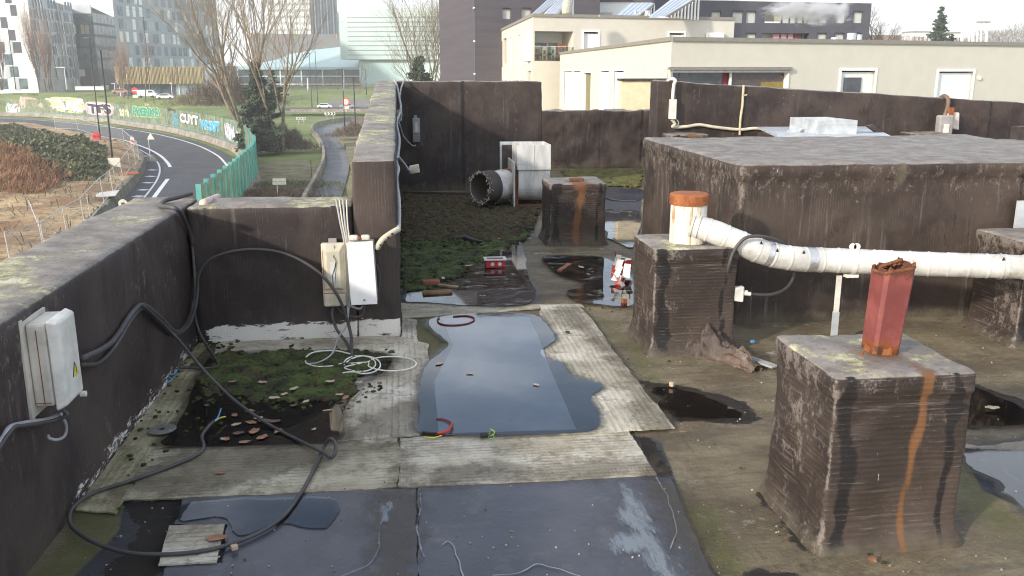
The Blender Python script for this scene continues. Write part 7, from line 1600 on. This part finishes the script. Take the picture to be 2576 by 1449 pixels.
MB().hexa([A-Vector((.05,0,0)), g0, g0+Vector((0,1,0)), A+Vector((-.05,1,0))], [Vector((p.x, p.y, 22)) for p in (A-Vector((.05,0,0)), g0, g0+Vector((0,1,0)), A+Vector((-.05,1,0)))]).build('glass_corner', mTOWG, e)
for k in range(9): z = -8+k*3.2; MB().bar((A.x-.05, A.y-.05, z), (g0.x, g0.y-.05, z), .12).build('floor_band', mWFRAME, e)
# white house and the dark blue building with the windows
A = WP(1496, 200, 100); B = WP(1632, 200, 100); W = Wall((A.x, A.y), (B.x, B.y)); e = empty('white_house', (A.x, A.y, -10), 'plain white rendered block between the plum building and the slate coloured one', 'building')
mb = MB(); zt = WP(1560, 5, 100).z; prism(mb, [A, B, B+W.n*8, A+W.n*8], -10, zt); mb.build('wall', mWSHUT, e); W.box(-.2, W.L+.2, zt, zt+.35, -.2, .4, 'roof_edge', mPURP, e); W.pix(1505, 31, 1540, 60, -.06, 0, 'window', mBLINDG, e)
A = WP(1622, 100, 112); z3 = WP(1950, 2, 112*1.02).z; Bq = at_z(2193, 8.5, z3); W = Wall((A.x, A.y), (Bq.x, Bq.y)); e = empty('dark_building', (A.x, A.y, -10), 'slate coloured apartment block with two rows of windows and steam drifting before it', 'building')
rects = []
wr = [(1758+k*0, 0, 0, 0) for k in range(0)]
row1 = [(1790, 1812), (1843, 1868), (1878, 1900), (1955, 1972), (1974, 1991), (1992, 2008), (2015, 2027), (2028, 2038), (2061, 2079), (2105, 2125), (2148, 2168)]
row2 = [(1790, 1812), (1878, 1900), (2057, 2077), (2101, 2121), (2140, 2164)]
hs = [hole_px(W, u0, 30, u1, 58) for u0, u1 in row1 if not (1910 < u0 < 2040)]+[hole_px(W, 1924, 31, 2038, 59)]+[hole_px(W, u0, 85, u1, 116) for u0, u1 in row2]+[hole_px(W, 1918, 83, 2034, 116)]
W.holes(-10, z3, hs, .5, 'wall', mSLT, e); mb = MB(); prism(mb, [A, Bq, Bq+W.n*14, A+W.n*14], -10, z3, skip=(0,)); mb.build('body', mSLT, e)
W.box(0, W.L, z3, z3+.15, -.06, .3, 'roof_edge', mWFRAME, e)
for h in hs:
    if h[1]-h[0] > 3: W.box(h[0], h[1], h[2], h[3], 1.4, 1.5, 'loggia_wall', mCREAM, e); W.box(h[0], h[1], h[2]-.02, h[2], .5, 1.4, 'loggia_floor', mCOPE, e); W.box(h[0], h[1], h[3], h[3]+.02, .5, 1.4, 'loggia_ceiling', mCOPE, e)
    else: W.box(h[0], h[1], h[2], h[3], .2, .3, 'window', mBLINDG, e); W.box(h[0]-.06, h[0], h[2], h[3], -.03, .12, 'window_frame', mBLK, e); W.box(h[0]-.06, h[1], h[3], h[3]+.15, -.03, .12, 'window_frame', mBLK, e)
for k, (u0, u1) in enumerate(((1955, 1972), (1974, 1991), (1992, 2007), (2015, 2026), (2028, 2037))): W.pix(u0, 33, u1, 58, .6, .7, 'shutter_panel', mBLINDG if k in (1, 2) else mCUR, e); W.pix(u1, 33, u1+1.5, 58, .55, .6, 'mullion', mBLK, e)
W.pix(1924, 54, 1962, 58, .1, .2, 'railing', mWFRAME, e)
for k, (u0, u1) in enumerate(((1951, 1967), (1970, 1985), (1987, 2002), (2006, 2022))): W.pix(u0, 85, u1, 110, .6, .7, 'shutter_panel', mPINK if k < 3 else mCURR, e); W.pix(u1, 85, u1+1.5, 110, .55, .6, 'mullion', mBLK, e)
# steam drifting from the roof
def smoke():
    m, t = nt('steam'); tc = N(t, 'ShaderNodeTexCoord').outputs['Object']
    v = N(t, 'ShaderNodeVolumePrincipled'); v.inputs['Color'].default_value = (.95,.95,.97,1)
    g = N(t, 'ShaderNodeTexGradient'); g.gradient_type = 'SPHERICAL'
    mp = t.nodes.new('ShaderNodeMapping'); mp.inputs['Scale'].default_value = (1/6.2, 1/2.2, 1/1.7); t.links.new(tc, mp.inputs['Vector']); t.links.new(mp.outputs[0], g.inputs[0])
    nz_ = noise(t, tc, .55, 6, .62, (1,1,1.6), 3., .8)
    d = mathn(t, 'MULTIPLY', mathn(t, 'MAXIMUM', mathn(t, 'SUBTRACT', mathn(t, 'ADD', nz_, mathn(t, 'MULTIPLY', g.outputs[0], .55)), .63), 0.), 6.)
    t.links.new(d, v.inputs['Density']); o = N(t, 'ShaderNodeOutputMaterial'); t.links.new(v.outputs[0], o.inputs['Volume']); return m
c = WP(2040, 30, 96); mb = MB(); mb.lathe((c.x, c.y, c.z), [(0,-1.7)]+[(6.2*math.cos(a), 1.7*math.sin(a)) for a in [math.pi*(k/12-.5) for k in range(1, 12)]]+[(0,1.7)], 24)
mb.v = [(x, c.y+(y-c.y)*.36, z) for x, y, z in mb.v]; mb.build('steam', smoke(), loc=c, label='white steam cloud drifting in front of the slate coloured block', cat='steam', kind='stuff')

# --- far right: low houses and white masts
for k, (u0, u1, v0, b, m_, lab) in enumerate(((2195, 2262, 92, 420, mBARKR, 'low brownish house beyond the cream roof'), (2290, 2336, 82, 480, mWHITEB, 'long pale house left of the pointed spruce'), (2380, 2414, 84, 470, mWHITEB, 'pale flat roofed house right of the pointed spruce'))):
    a, c = WP(u0, 150, b), WP(u1, 150, b); zt = WP(u0, v0, b).z; e = empty('distant_house', a, lab, 'building'); MB().box(a.x, c.x, a.y, a.y+10, -10, zt).build('wall', m_, e); MB().box(a.x-.3, c.x+.3, a.y-.3, a.y+10.3, zt, zt+.8).build('roof', mCOPE, e)
    for j in range(4): x = a.x+(c.x-a.x)*(j+.3)/4; MB().box(x, x+(c.x-a.x)*.1, a.y-.1, a.y, zt-4, zt-2).build('window', mGLASSD, e)
for k, (u, v0) in enumerate(((2419, 58), (2437, 60), (2446, 57), (2457, 57), (2466, 58), (2480, 57))):
    p = WP(u-1, 140, 210); q = WP(u+3, v0, 210); e = MB().tube([p, q], .30 if k in (0, 2, 5) else .18, 8).build('flagpole', mWFRAME, label=['leftmost thick white mast of the group on the right skyline', 'second white mast from the left on the right skyline', 'third white mast from the left on the right skyline', 'fourth white mast from the left on the right skyline', 'fifth white mast from the left on the right skyline', 'rightmost white mast carrying a flat grey top'][k], cat='mast', group='white masts on the skyline')
    if k == 5: MB().box(q.x-2.4, q.x+.6, q.y-.5, q.y+.5, q.z, q.z+.3).build('mast_top', mPLG, e)
def hills():
    mb = MB(); m = 60
    for i in range(m+1):
        u = -400+3600*i/m; h = 5+4*mn.noise(Vector((i*.15, 0, 0))); p = WP(u, 175, 690); q = WP(u, 175, 760); mb.v += [(p.x, p.y, -12), (p.x*1.1, p.y*1.1, h), (q.x, q.y, -12)]
    for i in range(m):
        for k in range(2): a = i*3+k; mb.f.append((a, a+3, a+4, a+1))
    mb.build('hills', mSCRUB, kind='structure', smooth=True)
hills()

# --- far left: office blocks
def block(u0, b0, u1, b1, zt0, zt1, mat, name, label, depth=25, zb=-7):
    A, B = WP(u0, 225, b0), WP(u1, 225, b1); W = Wall((A.x, A.y), (B.x, B.y)); e = empty(name, (A.x, A.y, zb), label, 'building')
    mb = MB(); prism(mb, [A, B, B*(1+depth/B.length), A*(1+depth/A.length)], zb, [zt0, zt1, zt1, zt0]); mb.build('wall', mat, e); return W, e
r8 = random.Random(8)
W, e = block(-260, 280, 97, 292, 25.5, 25.5, mWHITEB, 'office_building', 'bright white office block with scattered slot windows at the far left')
zf = [-3.4+3.75*k for k in range(8)]
for f, z in enumerate(zf):
    x = r8.uniform(0, 2); off_ = 1.6*(f % 3)
    for k in range(14):
        xx = W.L-3.2-k*5.2-off_+r8.uniform(-.3, .3)
        if xx < 0 or xx > W.L-1.6 or xx < W.L-52: continue
        w_ = 1.75 if f > 3 else 2.3
        W.box(xx-w_, xx, z-.6, z+2.7, -.07, .02, 'window', mOFF if f < 3 else mOFFD, e)
        if f < 4: W.box(xx-w_-1.4, xx-w_-.1, z-.9, z+3., -.14, -.02, 'pale_panel', mGREYB, e)
Cn = W.P(W.L, 0); Z_ = WP(204, 225, 318); Ws = Wall((Cn.x, Cn.y), (Z_.x, Z_.y)); e2 = e
mb = MB(); prism(mb, [Cn+Ws.n*.02, Z_, Z_*1.06, Cn*1.06], -7, [25.3, 23, 23, 25.3]); mb.build('side_wall', mGREYP, e2)  # grey side: shade of the face turned from the sun, put into its colour
fins = []
for f in range(8):
    z = -4.5+3.7*f; n = 15
    for k in range(n):
        x = Ws.L*(k+.5)/n+r8.uniform(-.3, .3)
        if f == 0 and r8.random() < .5: continue
        fins.append((x, z))
r8.shuffle(fins)
for x, z in fins[:60]:
    wd = r8.uniform(.5, 1.2); m = MB(); m.hexa([Ws.P(x,z,-.5), Ws.P(x+wd,z,-.1), Ws.P(x+wd,z,0), Ws.P(x,z,-.4)], [Ws.P(x-.5,z+3.5,-.5), Ws.P(x+wd-.5,z+3.5,-.1), Ws.P(x+wd-.5,z+3.5,0), Ws.P(x-.5,z+3.5,-.4)]); m.build('facade_fin', mGREYB if r8.random() < .6 else mWHITEB, e2)
for x, z in fins[60:95]: x = min(x, Ws.L-1.2); Ws.box(x, x+1.1, z+.2, z+3., -.08, 0, 'window', mTOWG, e2)
for f in range(1, 8): Ws.box(0, Ws.L, -4.6+3.7*f, -4.4+3.7*f, -.12, 0, 'floor_band', mGREYB, e2)
# dark office
W, e = block(187, 330, 252, 330, 24.4, 23.8, mOFFD, 'office_building', 'dark glass office between the white block and the grey tower')
X1 = WP(252, 225, 330); X2 = WP(306, 225, 355); Wd = Wall((X1.x, X1.y), (X2.x, X2.y)); mb = MB(); prism(mb, [X1, X2, X2*1.06, X1*1.06], -7, [23.8, 21.5, 21.5, 23.8]); mb.build('side_wall', mOFFD, e)
for f in range(7):
    z = -6.5+4.1*f
    if f == 1: continue
    for Wx, n in ((W, 6), (Wd, 6)):
        for k in range(n):
            x0 = Wx.L*k/n+.12; m_ = mOFF
            if f == 5 and Wx is W and k in (1,3,4): m_ = mCUR if k > 1 else mTOWP
            if f == 0: m_ = mOFFD
            Wx.box(x0, x0+Wx.L/n-.24, z+.45, z+3.7, -.06, .02, 'window', m_, e)
W.box(0, W.L, 21.5, 24.4, -.5, 0, 'roof_box', mGREYP, e); W.pix(195, 174, 215, 192, -.2, 0, 'lit_window', mTOWP, e); W.pix(258, 214, 274, 225, -.5, 0, 'sign_board', mTOWP, e)
# grey tower
W, e = block(306, 285, 560, 345, 34, 34, mTOWER, 'office_building', 'tall grey tower block with a patchwork of white panels and blue windows', 30)
cells = []
for f in range(10):
    z = -5.5+3.95*f; x = 1.2+r8.uniform(0, 2)
    if f < 2: continue
    while x < W.L-3:
        kind = r8.random(); wd = r8.choice([1.6, 1.9, 2.4, 3.0])
        cells.append((x, wd, z, kind)); x += wd+r8.uniform(.5, 2.2)
cells.sort(key=lambda c: c[0]); used = 0; extra = MB(); cp2, cg = 0, 0
for x, wd, z, kind in cells:
    if kind < .42 and cp2 < 98: W.box(x, x+1.55, z+.2, z+3.4, -.10, 0, 'white_panel', mTOWP, e); cp2 += 1
    elif cg < 98: W.box(x, x+wd, z+.3, z+3.2, -.06, 0, 'window', mTOWG if kind < .85 else mGREYP, e); W.box(x+wd*.48, x+wd*.52, z+.3, z+3.2, -.09, -.06, 'mullion', mTOWER, e) if wd > 2.3 else None; cg += 1
for f in range(1, 10): W.box(0, W.L, -5.6+3.95*f, -5.5+3.95*f, -.04, 0, 'floor_band', mGREYP, e)
# gold clad hall
A, B = WP(298, 245, 258), WP(519, 245, 268); W = Wall((A.x, A.y), (B.x, B.y)); e = empty('gold_building', (A.x, A.y, -7), 'low hall with corrugated gold cladding over a grey glazed ground floor', 'building')
zlo, zhi = WP(400, 211, 262).z, WP(400, 168, 258).z
mb = MB(); prism(mb, [A+W.n*1, B+W.n*1, B+W.n*14, A+W.n*14], -8, zlo+.3); mb.build('ground_floor', mOFF, e)
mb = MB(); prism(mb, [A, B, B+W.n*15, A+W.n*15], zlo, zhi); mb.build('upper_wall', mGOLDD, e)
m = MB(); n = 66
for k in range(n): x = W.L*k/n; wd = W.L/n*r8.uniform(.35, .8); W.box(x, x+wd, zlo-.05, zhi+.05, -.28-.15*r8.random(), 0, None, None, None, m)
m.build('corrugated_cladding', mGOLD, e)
for k in range(9): x = W.L*(k+.2)/9; W.box(x, x+.25, -8, zlo, .6, 1.0, 'column', mTOWP if k % 3 == 0 else mOFFD, e)
W.box(W.L*.66, W.L*.98, -7, zlo-.1, .8, 1.0, 'grey_panel', mGREYP, e)
W, e = block(519, 272, 562, 276, WP(540, 164, 272).z, WP(560, 158, 276).z, mWHITEB, 'white_wall_building', 'plain white wall adjoining the right end of the gold hall', 10)
# distant towers
W, e = block(686, 640, 796, 640, 62, 62, mTOWER, 'office_tower', 'distant office tower with rows of pale windows behind the bare trees', 30)
for f in range(14):
    for k in range(7):
        x0 = W.L*k/7+.5; W.box(x0, x0+W.L/7-1.2, 4+4.3*f, 6.6+4.3*f, -.15, 0, 'window', mTOWP if (k*3+f) % 5 else mGREYP, e)
W, e = block(790, 620, 857, 640, 60, 56, mOFFD, 'office_tower', 'distant dark tower with vertical lines next to the pale windowed one', 30)
for k in range(9): x = W.L*(k+.4)/9; W.box(x, x+.9, 12, 52, -.3, 0, 'vertical_strip', mGREYP if k % 2 else mTOWG, e)
W, e = block(850, 650, 881, 660, 42, 40, mGREYP, 'office_tower', 'distant stubby grey building end right of the dark tower', 20)
W, e = block(640, 560, 872, 570, WP(750, 85, 565).z, WP(860, 86, 565).z, mBRICKG, 'car_park', 'long grey building with red and yellow dashes behind the trees', 20)
for f in range(5):
    for k in range(15):
        if r8.random() < .42: continue
        x = W.L*(k+r8.random()*.4)/15; z = 6+3.9*f; W.box(x, x+W.L/34, z, z+.8, -.3, 0, 'coloured_dash', gm(r8.choice([(.38,.07,.06), (.40,.33,.08), (.40,.09,.07)])), e)
        if r8.random() < .2: W.box(x+2, x+2.6, z-1, z+2, -.35, 0, 'yellow_post', gm((.40,.33,.08)), e)
# pale station hall with sloping glass roof
A, B = WP(600, 220, 400), WP(1200, 220, 400); e = empty('station_hall', (A.x, A.y, -7), 'low hall with a sweeping pale blue glass roof over a dark glass band', 'building')
zg0, zg1 = WP(800, 216, 400).z, WP(800, 172, 400).z; W = Wall((A.x, A.y), (B.x, B.y))
mb = MB(); prism(mb, [A, B, B+W.n*30, A+W.n*30], -8, zg1); mb.build('glass_wall', mTINTP, e)
prof = [(600, 166), (660, 150), (700, 134), (760, 124), (830, 116), (870, 112), (900, 112), (1030, 120), (1200, 130)]; m = MB()
for u, v in prof:
    p = WP(u, 172, 398); x = W.hit(u, 172)[0]; zt = WP(u, v, 410).z; m.v += [tuple(W.P(x, zg1-.5, -1.5)), tuple(W.P(x, zg1+.6, -1.5)), tuple(W.P(x, zt, 24))]
for i in range(len(prof)-1):
    for k in range(2): m.f.append((i*3+k, i*3+3+k, i*3+4+k, i*3+1+k))
m.build('glass_roof', mCYAN, e)
for k in range(34): x = W.L*k/34; W.box(x, x+.5, -8, zg1, -.3, 0, 'mullion', mOFF if k % 3 else mTOWP, e)
for z, h_ in ((zg1-7, .5), (zg1-3.5, .35)): W.box(0, W.L, z, z+h_, -.4, 0, 'band', mTOWP, e)
# pale glass block
A, B = WP(866, 190, 385), WP(1165, 190, 375); W = Wall((A.x, A.y), (B.x, B.y)); e = empty('glass_building', (A.x, A.y, -7), 'large pale greenish glass block with an irregular grid of panes', 'building')
za, zb_ = WP(858, 27, 385).z, WP(1156, 14, 375).z; mb = MB(); prism(mb, [A+Vector((-1.2,0,0)), B, B+W.n*40, A+W.n*40], WP(880, 150, 385).z, [za, zb_, zb_, za]); mb.build('wall', mCYANB, e)
mb = MB(); prism(mb, [A+W.n*2+W.d*6, B+W.n*2, B+W.n*38, A+W.n*38+W.d*6], -8, WP(880, 150, 385).z); mb.build('base', mCYAN, e)
nx_, nf = 20, 10; z0 = WP(880, 150, 385).z; dz = (za-z0-1)/nf; cnt = 0
for k in range(nx_+1): x = W.L*k/nx_; W.box(max(0, x-.28), x+.28, z0, za-.5, -.14, 0, 'mullion', mCYANP, e)
for f in range(nf): W.box(0, W.L, z0+dz*f-.18, z0+dz*f+.18, -.35, 0, 'floor_band', mCYANP, e)
cl_ = [(k, f) for k in range(nx_) for f in range(nf-1)]; r8.shuffle(cl_)
for k, f in cl_[:62]:
    x0 = W.L*k/nx_; W.box(x0+.15, x0+W.L/nx_-.15, z0+dz*f+.2, z0+dz*(f+1)-.2, -.08, 0, 'pane_light', mCYANL, e)
for k, f in cl_[62:92]:
    x0 = W.L*k/nx_; W.box(x0+.15, x0+W.L/nx_-.15, z0+dz*f+.3, z0+dz*(f+1)-.3, -.08, 0, 'pane', mCYANP if (k+f) % 2 else mTOWG, e)
W.pix(1118, 66, 1150, 72, -.5, -.2, 'red_lettering', gm((.65,.30,.28)), e)
W, e = block(1150, 330, 1200, 335, 17, 15, mGREYP, 'grey_building', 'hazy grey block at the left edge of the plum building', 12)
for f in range(5):
    for k in range(3): x = W.L*(k+.2)/3; W.box(x, x+W.L/3*.55, -5+4*f, -2.6+4*f, -.1, 0, 'window', mTOWG, e)
# haze in the air
HZ = bpy.data.materials.new('haze_air'); HZ.use_nodes = True; t = HZ.node_tree; t.nodes.clear(); v = N(t, 'ShaderNodeVolumePrincipled'); v.inputs['Color'].default_value = (.97,.98,1,1); v.inputs['Density'].default_value = .00045; v.inputs['Anisotropy'].default_value = .0
o = N(t, 'ShaderNodeOutputMaterial'); t.links.new(v.outputs[0], o.inputs['Volume'])
HAZE = True
if HAZE: MB().box(-560, 900, -70, 900, -13, 66).build('haze', HZ, kind='stuff')
# ================================================================ sky, sun, air
SUN_EL = math.radians(21); LDIR = Vector((.80, .60, 0)).normalized()     # horizontal travel direction of the light
w = bpy.data.worlds.new('World'); SC.world = w; w.use_nodes = True; t = w.node_tree; t.nodes.clear()
sky = t.nodes.new('ShaderNodeTexSky'); sky.sky_type = 'NISHITA'; sky.sun_disc = False; sky.sun_elevation = SUN_EL
sv = -LDIR; sky.sun_rotation = math.atan2(sv.x, sv.y); sky.dust_density = 2.5; sky.air_density = 1.; sky.ozone_density = 1.2
tc = t.nodes.new('ShaderNodeTexCoord').outputs['Generated']
cl = ramp(t, noise(t, tc, 2.6, 7, .6, (1,1,2.6), 2.), .38, .66)
sep = t.nodes.new('ShaderNodeSeparateXYZ'); t.links.new(tc, sep.inputs[0])
hz_ = ramp(t, sep.outputs['Z'], .45, -.02)      # more veil towards the horizon
f = mathn(t, 'MAXIMUM', mathn(t, 'MULTIPLY', cl, .75), mathn(t, 'MULTIPLY', hz_, .55))
col = mixc(t, f, sky.outputs[0], (7.6, 8.0, 8.7))
bg = t.nodes.new('ShaderNodeBackground'); bg.inputs['Strength'].default_value = .138; t.links.new(col, bg.inputs['Color'])
o = t.nodes.new('ShaderNodeOutputWorld'); t.links.new(bg.outputs[0], o.inputs['Surface'])
sun = bpy.data.lights.new('sun', 'SUN'); sun.energy = 2.5; sun.angle = math.radians(2.5); sun.color = (1, .93, .82)
so = bpy.data.objects.new('sun', sun); COL.objects.link(so)
dv = Vector((LDIR.x*math.cos(SUN_EL), LDIR.y*math.cos(SUN_EL), -math.sin(SUN_EL))); so.rotation_euler = dv.to_track_quat('-Z', 'Y').to_euler()
SC.view_settings.exposure = .84
SC.cycles.volume_bounces = 1
SC.cycles.filter_width = 1.1
SC.cycles.transparent_max_bounces = 32
